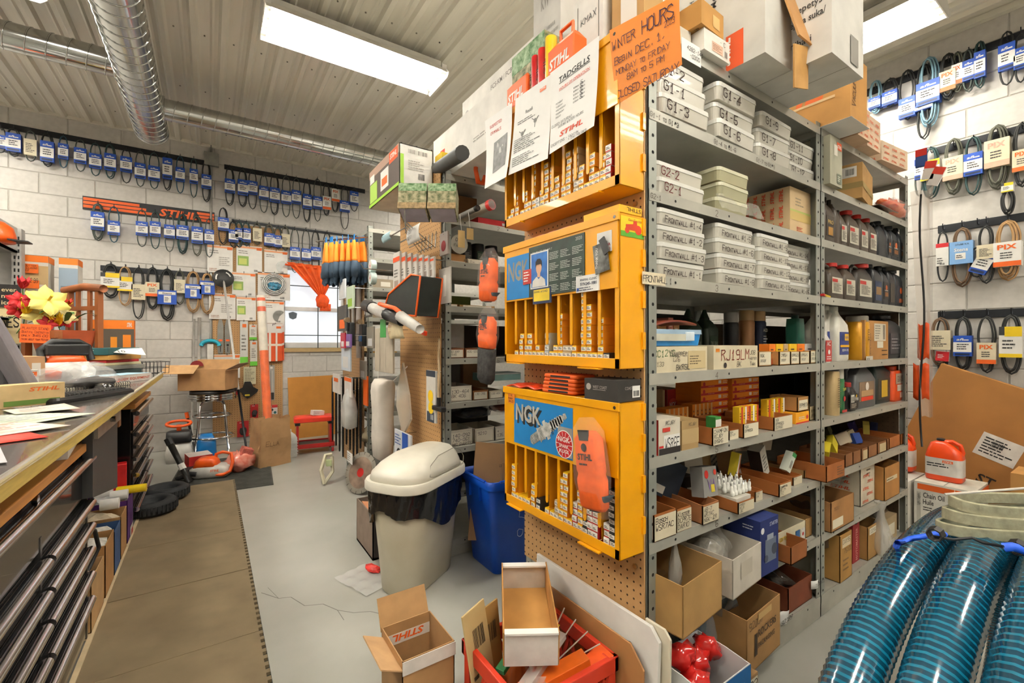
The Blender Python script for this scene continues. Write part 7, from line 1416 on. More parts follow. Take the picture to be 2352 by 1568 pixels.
# shop vacuum parts, blower, chainsaw on the floor
OR_ = K('ea5a14', .4, coat=.2); LG = K('cfcdc6', .4); DKP = K('2c2d2e', .45)
p = at(422, 1075, Z=0); t = thing('leaf_blower', 'grey garden tool with an orange ring handle standing by the tool chest', 'garden tool', (p.x-.05, p.y+.3, 0))
G().loft([(0, .1, .08, .04), (.1, .11, .085, .04), (.2, .09, .07, .04)], n=4).put('tank', LG, t, smooth=True); G().loft([(.2, .105, .085, .04), (.3, .1, .08, .04), (.31, .08, .06, .04)], n=4).put('housing', DKP, t, smooth=True); G().tube([(cos(a*pi/10)*.1, sin(a*pi/10)*.06, .38 + .02*sin(a*pi/10)) for a in range(20)], .014, 8, closed=True).put('ring_handle', OR_, t, smooth=True); G().cyl((0, 0, .3), (0, 0, .37), .02, 8).put('stem', OR_, t)
p = at(485, 1098, Z=0); t = thing('chainsaw', 'white and orange chainsaw lying on the dark rubber mat', 'chainsaw', (p.x, p.y, .012), radians(-20))
G().loft([(0, .12, .06, .03), (.02, .15, .075, .04), (.08, .15, .08, .04), (.11, .1, .06, .03)], n=4).put('housing', LG, t, smooth=True); G().loft([(.08, .1, .07, .03, -.03), (.15, .08, .06, .03, -.03), (.175, .05, .04, .02, -.03)], n=4).put('top_cover', OR_, t, smooth=True)
G().tube([(.05, -.06, .03), (.12, -.08, .03), (.165, -.05, .05), (.17, 0, .12), (.15, .02, .19), (.08, .03, .205), (.03, .03, .19), (.02, .03, .13)], .014, 8).put('front_handle', OR_, t, smooth=True); G().tube([(-.08, -.09, .05), (-.13, -.1, .06), (-.2, -.08, .03), (-.24, -.05, .015)], [.02, .022, .02, .016], 8).put('rear_grip', DKP, t, smooth=True)
g = G(); g.type('STIHL', (.02, -.081, .06), EX, EZ, .02, shear=.2, bold=.02, width=.07); g.put('lettering', ORANGE, t)
p = at(548, 1085, Z=0); t = thing('pink_bag', 'pink and red plastic bag next to the chainsaw', 'bag', (p.x, p.y, .01)); G().blob((0, 0, .09), (.12, .09, .09), 14, 0, .24).put('bag_film', K('d8705c', .25, h2='e8a08c', scale=20, coat=.4), t, smooth=True); G().cbox((.05, 0, .15), (.09, .07, .12), R=(.2, .4, .3)).put('brick_pack', K('c86a5c', .6, var=.2, scale=40), t)
p = at(433, 1098, Z=0); carton('red_tool_box', 'red carton with white lid behind the chainsaw', 'box', (p.x-.02, p.x+.16, p.y+.1, p.y+.3, .001, .16), 'c42420', [('t', 'R', 0, 0, 1, 1, 'd8ccc6')], rz=.2)
t = thing('battery_charger', 'black and yellow battery unit in front of the red carton', 'battery', (p.x+.03, p.y-.02, 0.012), .2); G().box((-.06, -.05, 0), (.06, .05, .08)).put('body', DKP, t, bevel=.006); G().box((-.061, -.051, .0), (.0, -.02, .06)).put('yellow_label', K('e8c81c', .5), t)
p = at(474, 1052, Z=0); t = thing('blue_washer_head', 'bright blue plastic tank behind the stool legs', 'tank', (p.x, p.y, 0)); G().loft([(0, .08, .06, .03), (.02, .09, .07, .04), (.17, .085, .065, .04), (.25, .05, .04, .03)], n=5).put('tank', K('1470b4', .3, coat=.4), t, smooth=True)
for i, (u0, v0, u1, v1, lb, c_) in enumerate(((385, 1008, 436, 1108, 'black sloping tool handle leaning by the tool chest end', '23221f'), (428, 948, 450, 1045, 'thin black tool shaft with orange grip beside the stool', '2a2a2c'))):
    b = at(u1, v1, Z=.01); a = at(u0, v0, Y=b.y+.12); t = thing('shafted_tool', lb, 'tool', b); d_ = a-b; G().tube([V((0, 0, 0)), d_*.5, d_], [.024, .022, .026] if not i else .012, 8).put('shaft', K(c_, .4), t, smooth=True); G().cyl(d_*.86, d_*1.0, .028 if not i else .018, 8).put('grip', BLACK if not i else OR_, t); G().cyl(d_*.3, d_*.42, .026 if not i else .015, 8).put('label_band', WHITE, t)
for i, (x, y) in enumerate(((-.33, 3.98), (-.27, 4.28))):
    t = thing('tire_stock', 'small black tire lying on the floor, %s one' % ('nearer', 'farther')[i], 'tire', (x, y, .016), .3*i, 'small tires by the tool chest'); pr = [(.06, .012), (.075, .0), (.12, .0), (.142, .018), (.148, .045), (.142, .075), (.12, .092), (.09, .09), (.07, .078)]
    G().lathe(pr + [pr[0]], 30).put('tire_body', K('26282a', .7, var=.1, bump=.05), t, smooth=True); g = G()
    for k in range(36): a = 2*pi*k/36; g.cbox((cos(a)*.147, sin(a)*.147, .046), (.006, .014, .05), R=(0, 0, a))
    g.put('tread_block', K('2a2c2e', .75), t)['kind'] = 'stuff'
# orange cloth knotted across the window
CL = K('ee5514', .7, var=.08, scale=20); pl = BACK - .12
t = thing('orange_cloth', 'bright orange cloth knotted over the window like a curtain', 'cloth', wr(665, 600, pl)); o0 = wr(665, 600, pl); kn = wr(740, 690, pl) - o0
def cl(a, b):
    top = wr(661 + 112*a, 602 + 14*a, pl) - o0; q = b**.85; p_ = top*(1-q) + kn*q + EX*(.03*(a-.5)*(1-b)); f = (1-b)*.6+.4
    return p_ + V((0, -.03*sin(b*pi) + .02*sin(a*38)*f, -.07*sin(pi*a)*(1-b)*b*0 + (.10*(1-abs(2*a-1)))*b*(1-b)*1.2))
G().grid(cl, 60, 12).put('drape', K('f06018', .75, var=.1, scale=9, alpha=.93), t, smooth=True, solid=.003)
G().blob(kn + V((0, -.03, -.02)), (.085, .05, .09), 12, 0, .2).put('knot', CL, t, smooth=True); G().grid(lambda a, b: kn + V(((a-.5)*.13 + .03, -.05+.01*sin(a*20), -.05 - b*.09)), 8, 4).put('tail', CL, t, smooth=True, solid=.003)
a_ = wr(655, 608, pl) - o0; b_ = wr(790, 624, pl) - o0; G().cyl(a_, b_, .012, 8).put('hem_roll', CL, t, smooth=True)
# ================================================================ second and third shelf rows, end panels and what hangs there
XE = 1.05
def pe(u, v, X=XE): return at(u, v, X=X)
# cartons on the second row's shelves, seen past the yellow cabinets
def rb(label, u0, u1, vt, zi, d=.22, y=2.29, col='b08a5c', pr=(), name='parts_carton', op=False, patch=None):
    z = ZS[zi]; dm = pxdims(u0, u1, vt, z, y, d)
    if op: return tray(name, label, 'box', dm, col, pr, patch=patch, low=.97)
    return carton(name, label, 'box', dm, col, pr)
rb('red carton on the second row, beside the top yellow cabinet', 1098, 1188, 499, 7, .2, 2.36, 'c8242a', [('f', 'R', .6, .55, .3, .25, 'e8dcd8'), ('f', 'T', .1, .2, 'Echo', .3, .25, 'e8b8b0')])
rb('open tan carton gaping on the second row top shelf', 1045, 1095, 445, 7, .25, 2.5, '8a6238', op=True)
t = thing('filter_tin', 'round pale tin with handwritten lid on the second row', 'tin', (1.19, 2.4, ZS[6])); G().cyl((0, -.1, .11), (0, .06, .11), .055, 20).put('drum', K('b8b2a4', .4, .3), t, autosm=40); g = G(); g.hand('Oil', (-.025, -.1015, .125), EX, EZ, .018); g.hand('Filters', (-.035, -.1015, .095), EX, EZ, .014); g.put('lettering', INK, t); G().box((-.05, -.08, 0), (.05, .04, .056)).put('cradle', CARD, t)
for i, (x, c_) in enumerate(((1.31, '23261f'), (1.4, '1f2226'), (1.50, '2a2426'))): lbottle('oil_filter', 'dark oil filter on the second row, %s from the pale tin' % ORD[i], 'filter', (x, 2.46, ZS[6]), [(0, .042, .042, .04), (.11, .042, .042, .04), (.16, .04, .04, .039)], c_, None, [(-.025, .025, .05, .11, -.043, '3a5a4a' if i else '4a4a4c', [('f', 'L', .1, .2, .8, .6, 4, 'b8b8b0')])], grp='dark oil filters')
def r2(i, z, lb, u0, u1, vt, col, tx, op=True): rb(lb, u0, u1, vt, z, .2, 2.285, col, [('f', 'R', .1, .1, .8, .75, 'e4ddcc')] + [('f', 'H', .16, .55 - .28*k, s_, .2, '2a2624') for k, s_ in enumerate(tx)], 'card_tray', op)
for i, a in enumerate(((6, 'tan card tray with two white labels under the pale tin', 1030, 1072, 600, 'a87444', ['SE 050']), (6, 'cream carton with a handwritten list under the oil filters', 1073, 1113, 594, 'd8cfb8', ['A3', 'SE 050']), (6, 'narrow tan tray with white label beside the cream carton', 1115, 1140, 605, 'a87444', ['454']), (5, 'small tan tray with white label beside the switches carton', 1026, 1052, 698, 'a87444', ['141']), (5, 'tan carton marked switches on the second row', 1055, 1136, 700, 'b58a52', ['SWITCHES']), (4, 'brown tray with 30 amp label on the second row', 1028, 1067, 800, '8a5432', ['30 AMP', 'VA45']), (4, 'brown tray with a single small label on the second row', 1068, 1100, 800, '8a5432', ['435-931']), (4, 'cream tray at the cabinet end of the second row', 1101, 1140, 800, 'd0c6ac', ['740-745']), (3, 'open white carton with angled side on the second row', 1028, 1084, 888, 'd8d0c0', ['130-464', 'BK 406']), (3, 'brown tray with a curling label on the second row', 1085, 1122, 898, '9a6438', ['130-395']), (3, 'cream tray beside the curling label on the second row', 1123, 1156, 898, 'd0c6ac', ['130-404']), (2, 'white carton listing saw parts above the trash can', 1030, 1086, 990, 'd8d2c2', ['140-092', '740-061', 'MS PARTS']), (2, 'plain white carton beside the saw parts carton on the second row', 1090, 1135, 985, 'd4cdbc', ['9210']), (2, 'white carton with a black cross mark on the second row', 1137, 1165, 980, 'd8d2c4', ['+', '135']))): r2(i, *a)
for i, (x0, x1, y, zi, h, c_, lb) in enumerate(((1.1, 1.3, 2.45, 4, .2, 'd8d4cc', 'white cartons stacked behind the 30 amp tray'), (1.33, 1.7, 2.6, 4, .2, '3a2c22', 'large dark brown carton deep in the second row'), (1.15, 1.3, 2.5, 3, .2, '6e6a66', 'grey angled carton deep in the second row'), (1.32, 1.5, 2.5, 3, .22, 'a8805c', 'tan carton standing deep in the second row'), (1.1, 1.4, 2.55, 5, .09, '6a7a3a', 'olive packs deep in the second row'), (1.2, 1.5, 2.5, 2, .16, '2e2c2a', 'dark parts carton above the trash can'), (1.1, 1.5, 2.4, 1, .2, '3a3430', 'dark carton low on the second row'))): carton('back_carton', lb, 'box', (x0, x1, y, y+.2, ZS[zi], ZS[zi]+h), c_)
bag('smoky plastic bag of black cables above the white cartons', (1.32, 2.36, ZS[2]+.14), (.13, .08, .12), .2, '4a4c4c', .55, '1f1f20')
bag('pinkish plastic bag on the second row near the cabinet', (1.55, 2.4, ZS[2]+.15), (.09, .08, .12), .2, 'c07a64', .6, '8a4a38')
carton('teal_organizer', 'clear teal parts organizer on the second row', 'box', (1.36, 1.62, 2.3, 2.45, ZS[3]+.105, ZS[3]+.15), '8fb8b4', [('f', 'R', 0, .8, 1, .2, 'd8e0dc')], rough=.3)
# third row face
for i, (u0, u1, vt, zi, c_, lb) in enumerate(((852, 912, 815, 4, 'c49a58', 'two tan cartons'), (852, 905, 905, 3, 'd8d2c4', 'white parts carton'), (850, 905, 985, 2, 'b8925c', 'tan tray'), (855, 915, 720, 5, '9a8a70', 'dull carton'), (855, 910, 640, 6, 'a89a84', 'pale carton'), (852, 910, 1060, 1, '8a7a5c', 'bagged brown carton'))):
    z = ZS[zi]; carton('third_row_carton', '%s on the third row behind the hanging goods' % lb, 'box', pxdims(u0, u1, vt, z, 3.74, .25), c_, [('f', 'R', .35, .2, .4, .5, 'e0dacc')])
# long cartons bridging the row tops
LW = 'e8e5de'
carton('long_white_carton', 'long white carton bridging the tops of two shelf rows', 'box', (1.12, 1.4, 1.52, 2.5, 2.133, 2.4), LW, [('l', 'L', .5, .3, .3, .1, 2, '9a968e'), ('l', 'R', .1, .35, .06, .3, 'c8321e')])
carton('long_white_carton', 'upper long white carton with a hand hole', 'box', (1.2, 1.42, 1.5, 2.28, 2.402, 2.56), LW, [('l', 'T', .4, .55, 'FCS-KM / FCB-KM', .16, .32, '7a766f'), ('l', 'D', .07, .45, .14, 'a8a49c')])
t = thing('yellow_parts_box', 'small yellow and white carton standing on the second row top', 'box', (1.1, 2.3, 2.133)); G().box((-.02, 0, 0), (.06, .09, .13)).put('carton', K('e8c41c', .5), t); prints(t, (-.02, 0, 0, .06, .09, .13), [('f', 'R', 0, 0, 1, .55, 'e8e4da'), ('f', 'D', .5, .28, .2, '8a867c')])
t = tray('tool_carton', 'large chainsaw carton with pictures and green edges above the end panel', 'box', (.865, 1.06, 2.38, 2.93, 2.06, 2.29), 'e6e3dc', [('f', 'B', .25, .8, .6, .1, '8a867e'), ('f', 'L', .25, .4, .5, .25, 5, 'a8a49c'), ('f', 'R', .02, .05, .1, .7, '9ac83a'), ('f', 'B', .55, .2, .2, .15, '2a2826')], low=1); t['category'] = 'box'
G().box((-.0975, -.275, .226), (.0975, .275, .23)).put('lid', K('e0ddd6', .6), t)
prints(t, (-.0985, -.275, 0, .0975, .275, .23), [('l', 'R', 0, 0, 1, 1, '5a4e48'), ('l', 'R', 0, .78, 1, .22, 'a88a78'), ('l', 'R', .7, .7, .26, .28, 'e0561c'), ('l', 'S', .73, .8, .12, .2, 'efe8e0'), ('l', 'R', .42, .2, .26, .5, 'e4e0da'), ('l', 'R', .46, .3, .18, .2, 'e8641c'), ('l', 'R', 0, 0, 1, .08, '9ac83a'), ('l', 'R', .04, .1, .26, .5, 'a8cc5a'), ('l', 'R', .04, .62, .16, .22, 'e4e0da')])
FOR = K('4a5a34', .6, var=.2, scale=45, h2='b8ae8c')
for i, (x, y) in enumerate(((.81, 2.03), (.925, 1.955))):
    t = thing('photo_box', 'cube carton with a woodland photo, %s on the wire rack' % ('left', 'right')[i], 'box', (x, y, 1.80), rot=(radians(-14), 0, radians(-33)), group='woodland photo cartons'); G().box((-.065, -.065, 0), (.065, .065, .13)).put('carton', FOR, t, bevel=.001); G().box((-.06, -.06, -.001), (.06, .06, 0)).put('base_label', K('b8b4c4', .5), t)
    G().box((-.066, -.0662, .09), (.066, -.0655, .13)).put('tree_print', K('3a6a34', .6, h2='a8c09a', scale=60), t); G().box((-.066, -.0662, 0), (.066, -.0655, .03)).put('path_print', K('b89a6e', .6, h2='7a6a4a', scale=60), t)
t = thing('wire_rack', 'chrome wire display rack projecting from the end panel', 'rack', (1.06, 2.3, 1.72)); WIRE = K('a8a8a4', .25, .9); g = G()
for k in range(5): g.tube([(0, .03 + k*.05, .1), (-.02, .0 + k*.05, 0), (-.33 + .02*k, -.36 + k*.05, .02), (-.34 + .02*k, -.38 + k*.05, .07)], .003, 5)
for k in range(4): g.tube([(-.04-.09*k, -.02-.1*k, .005), (-.04-.09*k, .2-.1*k, .005)], .003, 5)
g.tube([(0, .3, -.1), (-.32, .32, -.1), (-.34, .32, -.07)], .003, 5); g.put('wire', WIRE, t)
for i, (u0, v0, u1, v1, w_, lb, tx, c_) in enumerate(((938, 512, 966, 565, 0, 'curling white price tag below the woodland cartons', ['To Cut', 'GREAT'], 'e4e2dc'), (880, 530, 899, 560, 0, 'pale blue tag on the wire rack', ['12'], 'a8c8d0'), (895, 733, 929, 779, 0, 'cream tag reading great gift idea', ['GREAT', 'GIFT'], 'e4d4ac'))):
    a, b = pe(u0, v1, .80 if i < 2 else .83), pe(u1, v0, .80 if i < 2 else .83); t = thing('price_tag', lb, 'tag', a); P = [V((0, 0, 0)), b - a - EZ*(b.z-a.z), b - a, EZ*(b.z-a.z)]; ux = P[1].normalized()
    G().grid(lambda p_, q_: P[1]*p_ + P[3]*q_ - EX*.01*sin(q_*3), 4, 5).put('sheet', K(c_, .7), t, smooth=True, solid=.0006); g = G(); [g.hand(s_, ux*.008 + EZ*((b.z-a.z)*(.6-.35*k)) - EX*.012, ux, EZ, .014, fit=P[1].length*.8) for k, s_ in enumerate(tx)]; g.put('lettering', K('a83a2c' if i == 2 else '3a3632', .7), t)
def rod(name, label, cat, a, b, r, m_, endm=None, n=12):
    a = V(a); b = V(b); t = thing(name, label, cat, a); G().cyl((0, 0, 0), b-a, r, n).put('shaft', m_, t, autosm=40)
    if endm: G().cyl((b-a)*.93, (b-a)*1.0, r*1.12, n).put('end_cap', endm, t, autosm=40)
    return t
p1 = at(1062, 352, Y=1.85); rod('foam_tube', 'thick grey foam tube pointing out over the aisle', 'tube', at(990, 398, Y=2.55), p1, .035, K('4a4b4a', .7))
t = thing('orange_hook', 'orange steel hook tool hanging at the row top', 'tool', at(1100, 320, Y=2.1)); G().tube([(0, 0, .05), (-.015, 0, -.02), (-.02, 0, -.17), (-.005, 0, -.235), (.025, 0, -.235), (.035, 0, -.19)], [.03, .014, .012, .014, .014, .008], 8).put('hook', K('ea5a14', .4), t, smooth=True); G().cyl((-.06, .1, .03), (.03, -.06, .06), .02, 10).put('wooden_handle', K('b08050', .6), t)
rod('wrapped_pole', 'clear wrapped pole with a red cap pointing out of the second row', 'pole', at(1032, 518, Y=2.4), at(1130, 470, Y=2.05), .026, K('b5aa98', .4), K('e03a34', .4)); rod('grey_pole', 'slim grey pole with black tip beside the red capped pole', 'pole', at(1028, 512, Y=2.38), at(1098, 478, Y=2.08), .014, K('8a8680', .4), BLACK)
for i, (u, v, l) in enumerate(((1060, 530, .09), (1080, 525, .06))): t = thing('manila_tag', 'manila string tag hanging on the wrapped pole, %s one' % ('lower', 'upper')[i], 'tag', at(u, v, Y=2.1)); G().box((-.02, 0, -l), (.02, .0015, 0)).put('card', K('d8b87c', .8), t); G().cyl((0, 0, 0), (0, .02, .09), .0012, 4).put('string', WHITE, t)
# goods on the second end panel
def hp(label, name, u0, v0, u1, v1, X=.93, col='e2e0da', pr=(), cat='pack', th=.012, grp=None, rz=0.0):
    """A flat pack hung on the end panel facing the aisle."""
    a, b = pe(u0, v1, X), pe(u1, v0, X); w = abs(a.y-b.y); h = b.z-a.z; t = thing(name, label, cat, (X, (a.y+b.y)/2, a.z), rz, grp)
    G().box((0, -w/2, 0), (th, w/2, h)).put('card', K(col, .4, var=.04), t, bevel=.001, seg=1); prints(t, (0, -w/2, 0, th, w/2, h), pr); G().cyl((0, 0, h-.01), (XE+.01-X, 0, h-.01), .0025, 5).put('peg_hook', WIRE, t); return t
for i in range(7): hp('white and orange blister pack on the end panel, %s from the window' % ORD[i], 'blister_pack', 903 + i*13, 577 + i*2, 918 + i*13, 690 - i*8, .90 + .012*i, 'dad6cf', [('l', 'R', 0, .8, 1, .1, 'e0501c'), ('l', 'R', .2, .1, .6, .3, '9a8a80'), ('l', 'L', .2, .45, .6, .2, 3, '6a6660')], grp='blister packs on the end panel')
t = thing('tool_bag', 'black folding tool bag with orange piping hanging on the end panel', 'bag', (.86, 2.33, 1.33), radians(12)); BK = K('2b302c', .7, var=.1, bump=.1)
PY = [(-.16, .03), (.16, .0), (.2, .2), (.12, .215), (-.1, .13)]; G().prism(PY, (.12, 0, 0), -EY, EZ, .14).put('bag_body', BK, t, bevel=.004)
for X_ in (.12, -.02): G().tube([(X_, -a, b) for a, b in PY], .006, 6, closed=True).put('piping', ORANGE, t, smooth=True)
G().cbox((.05, .03, .19), (.05, .04, .006), R=(.35, 0, 0)).put('handle', BLACK, t)
a, b = pe(842, 702, .8), pe(965, 757, .8); t = thing('hand_blower', 'white and black cordless hand tool lying on the wire rack', 'tool', a); d_ = b-a
G().tube([V((0, 0, 0)), d_*.15], [.038, .038], 12).put('nozzle', DKP, t, autosm=40); G().tube([d_*.14, d_*.3, d_*.45], [.032, .036, .032], 12).put('body', K('c2c0ba', .35), t, smooth=True); G().tube([d_*.44, d_*.72], [.032, .026], 10).put('dark_neck', DKP, t, smooth=True); G().tube([d_*.7 + EZ*.02, d_*1.0 + EZ*.0], [.03, .022], 10).put('motor', LG, t, smooth=True); G().tube([d_*.3 + EZ*.04, d_*.6 + EZ*.05, d_*.85 + EZ*.02], .012, 8).put('orange_grip', OR_, t, smooth=True)
t = thing('folded_saw', 'red folding saw blade below the hand tool', 'saw', pe(945, 752, .85)); G().beam((0, 0, 0), pe(978, 767, .85) - pe(945, 752, .85), .014, .02).put('handle', K('e0421c', .4), t)
hp('green arrow tag hanging below the hand tool', 'green_tag', 873, 733, 886, 776, .84, '3aa04c', cat='tag', th=.002)
hp('clear bag of flat cards hanging below the green tag', 'card_bag', 861, 752, 902, 852, .9, 'b8ae9c', [('l', 'R', .3, .0, .02, .9, '8a8274'), ('l', 'R', .6, .0, .02, .9, 'd8d0c0')], cat='bag')
t = thing('clear_hang_bag', 'clear pointed bag holding a brown card on the end panel', 'bag', (.985, 2.66, .62)); G().prism([(0, .45), (-.1, .27), (-.11, .17), (.0, 0), (.13, .12), (.1, .26)], (0, 0, 0), -EY, EZ, -.012).put('film', film('e8e2d6', .4), t); G().prism([(-.1, .2), (.05, .27), (.08, .12), (.0, .01)], (.004, 0, 0), -EY, EZ, -.003).put('brown_card', K('c9a880', .7, var=.1), t)
hp('white pack with two yellow plugs on the end panel', 'plug_pack', 979, 853, 1000, 966, 1.0, 'dcd8d0', [('l', 'R', 0, .88, 1, .12, '3a4452'), ('l', 'R', .1, 0, .8, .2, '3a4452'), ('l', 'B', .5, .05, .3, .1, 'd8d8d8'), ('l', 'D', .5, .5, .28, 'f0c81c'), ('l', 'D', .55, .28, .28, 'f0c81c')])
t = thing('starter_rope', 'starter rope with black T handle on the end panel', 'rope', pe(1008, 940, 1.0)); G().tube([(0, .005*sin(k), .04 + k*.03) for k in range(12)], .006, 6).put('rope', K('c8b08c', .8), t, smooth=True); G().box((-.015, -.06, -.01), (.015, .06, .015)).put('grip', BLACK, t, bevel=.005); G().cyl((0, 0, .01), (0, 0, .06), .012, 8).put('neck', BLACK, t)
t = thing('white_sock_bag', 'long white cloth dust bag hanging on the end panel', 'bag', (.95, 2.93, .42), 0); G().loft([(0, .02, .05, .02), (.02, .05, .085, .04), (.15, .06, .095, .05), (.3, .055, .095, .05), (.45, .06, .11, .05), (.5, .055, .115, .05, 0, -.01), (.53, .03, .12, .02, 0, -.02)], n=6).put('cloth', K('d2cabf', .9, var=.05, scale=12, bump=.2), t, smooth=True); G().tube([(0, .1, .5), (-.01, .05, .75), (.118, -.03, .9)], .003, 5).put('string', WHITE, t); G().tube([(0, -.12, .5), (.118, -.14, .62)], .003, 5).put('string', WHITE, t)
hp('blue and white pack with a black dial on the end panel', 'dial_pack', 906, 1002, 943, 1058, .97, 'd4d8de', [('l', 'R', .5, 0, .35, 1, '1f50a8'), ('l', 'L', .05, .55, .4, .35, 4, '3a5a98'), ('l', 'D', .3, .25, .22, '26282a')])
hp('hanging clear bag on the shelf post of the second row', 'small_bag', 1008, 612, 1035, 700, 1.02, 'c4c0b8', [('l', 'R', .4, .2, .25, .6, 'e4e0d8')], cat='bag', th=.006)
hp('red and black packet high on the shelf post', 'post_packet', 1010, 530, 1028, 590, 1.02, 'a89c94', [('l', 'D', .5, .4, .3, '8a2a2c')])
# third end panel near the window
for i in range(9):
    u = 764 + i*8; t = thing('saw_chain', 'looped black saw chain by the window, %s from left' % ORD[i], 'saw chain', pe(u, 868, .955 + .01*i), 0, 'saw chains on the third end panel'); L = .58 + .12*((i*5) % 4)/3
    G().cyl((0, 0, -.004), (.115-.01*i, 0, 0), .003, 5).put('peg_hook', WIRE, t); P = [(0, .016*cos(a*pi/12), -L/2 + L/2*sin(a*pi/12)) for a in range(24)]; G().tube(P, .0065, 4, closed=True).put('chain_loop', K('2e2c29', .5, .5, var=.4, scale=120), t)
hp('white tag card above the saw chains, left one', 'chain_card', 764, 862, 780, 900, .95, 'e2ded8', [('l', 'R', .2, .6, .6, .2, 'e0641c')]); hp('white tag card above the saw chains, right one', 'chain_card', 791, 870, 807, 908, .95, 'e2ded8', [('l', 'R', 0, .8, 1, .2, 'e0641c')])
t = thing('white_carrier_bag', 'translucent white plastic bag hanging on the saw chains', 'bag', pe(802, 985, .965)); G().cyl((0, 0, .3), (.1, 0, .33), .003, 5).put('peg_hook', WIRE, t); G().loft([(0, .02, .04, .02), (.02, .05, .09, .04), (.15, .055, .1, .05), (.27, .04, .07, .04), (.33, .015, .03, .01)], n=5).put('film', K('dcdcd8', .3, alpha=.75), t, smooth=True)
hp('orange handled bow saw hanging on the third end panel', 'orange_bar', 834, 865, 843, 930, 1.04, 'e0601c', cat='tool')
t = thing('glove_rail', 'steel rail carrying the orange and blue gloves', 'rail', (1.082, 3.702, 2.055)); G().tube([(0, 0, 0), (-.3, .4, 0)], .006, 6).put('rod', WIRE, t); G().tube([(-.03, 0, .0), (-.33, .4, 0), (-.3, .44, 0)], .004, 5).put('rod', WIRE, t)
GL_O, GL_D = K('f08a1c', .7, var=.08), K('33475a', .8, var=.1)
for i in range(12):
    q = (i % 6 + .4*(i//6))/6; t = thing('work_glove', 'orange and blue work glove, %s from the window in the %s row' % (ORD[i % 6], ('front', 'back')[i//6]), 'glove', V((.845+.2*q, 4.02-.29*q, 2.05)) + V((.03, .02, 0))*(i//6*2-1), radians(rnd.uniform(-20, 20)), 'orange and blue gloves on the wire rack'); t.scale = (1.3, 1.3, 1.2)
    G().loft([(-.02, .006, .02, .005), (-.07, .012, .035, .01), (-.15, .016, .045, .014), (-.17, .016, .047, .014)][::-1], n=3).put('cuff', GL_O, t, smooth=True); G().loft([(-.165, .018, .05, .015), (-.22, .022, .055, .018), (-.27, .018, .052, .016)][::-1], n=3).put('palm', GL_D, t, smooth=True)
    for k in range(4): G().tube([(0, -.038+.025*k, -.26), (-.006, -.04+.027*k, -.3), (-.004, -.04+.027*k, -.325 + .012*abs(k-1.5))], [.013, .012, .008], 6).put('finger', GL_D, t, smooth=True)
    G().tube([(0, .045, -.2), (-.01, .065, -.23), (-.01, .07, -.26)], [.013, .012, .009], 6).put('thumb', GL_D, t, smooth=True); G().box((-.002, -.02, -.03), (.002, .02, .02)).put('header_card', K('1f7ac4', .5), t)
for i, v in enumerate((612, 640)): t = thing('line_spool', 'pale round spool on the third row post, %s one' % ('upper', 'lower')[i], 'spool', pe(856, v, 1.04)); G().lathe([(.0, -.02), (.045, -.02), (.048, -.012), (.048, .012), (.045, .02), (0, .02)], 20, Matrix.Rotation(radians(90), 4, 'Y')).put('spool', K('cfe0da', .35), t, autosm=40); G().disc((-.0208, 0, 0), -EY, EZ, .03, 14).put('paper_disc', K('e0d0c8', .6), t); G().disc((-.0212, 0, 0), -EY, EZ, .008, 10).put('hub', K('b83a34', .5), t)
t = thing('bow_saw', 'orange hacksaw frame hanging beside the window', 'saw', pe(815, 630, 1.05)); G().tube([(0, .0, .1), (0, -.03, .08), (0, -.07, -.05), (0, -.06, -.1), (0, .04, -.11)], .011, 7).put('frame', OR_, t, smooth=True)
for i, (u, v, r, l, c_, lb) in enumerate(((800, 700, .02, .9, 'c8ccd0', 'clear tube'), (812, 690, .018, .8, 'a8a4a0', 'grey tube'), (824, 700, .022, .9, 'c4b8b0', 'pinkish tube'), (786, 720, .015, .5, 'd8dce0', 'thin clear tube'))): rod('hanging_tube', '%s hanging on the third end panel by the window' % lb, 'tube', pe(u, v, 1.046) - EZ*l*.5, pe(u, v, 1.046) + EZ*l*.35, r, K(c_, .2, .2))
for i, (u, v) in enumerate(((800, 765), (828, 768))): t = thing('ratchet_strap', 'black and blue ratchet strap pack by the window, %s one' % ('left', 'right')[i], 'strap', pe(u, v, .9 + .12*i)); G().box((0, -.05, -.1), (.04, .05, .08)).put('black_webbing', DKP, t, bevel=.008); G().box((-.005, -.04, -.06), (.0, .04, -.01)).put('blue_band', K('2a7ac4', .5), t); G().cyl((-.01, -.03, .1), (-.01, .03, .1), .02, 10).put('ratchet', K('a89070', .4, .5), t)
for i, (u0, v0, u1, v1, c_, lb) in enumerate(((776, 700, 796, 762, '3a3c40', 'dark hand pruner pack with orange stripe'), (796, 655, 812, 712, 'c8d8c0', 'white and lime pack'), (778, 640, 792, 690, 'd8dce0', 'clear and blue pack'), (784, 780, 804, 850, 'c4d0dc', 'clear goggles pack'), (782, 765, 792, 800, 'b82a44', 'crimson packet'), (792, 768, 805, 798, '7a5aa0', 'purple packet'), (838, 690, 852, 730, '6a6460', 'grey blister pack'), (842, 750, 858, 800, '8a8478', 'dull hanging pack'), (826, 830, 840, 870, '9a948a', 'grey hook pack'))): hp('%s hanging near the window' % lb, 'window_side_pack', u0, v0, u1, v1, .88 + .01*(i % 4) if u0 < 820 else 1.035, c_, [('l', 'R', .2, .1, .6, .35, 'e0641c' if not i else '8fb83a' if i == 1 else 'd8d8d8')], grp='small packs near the window')
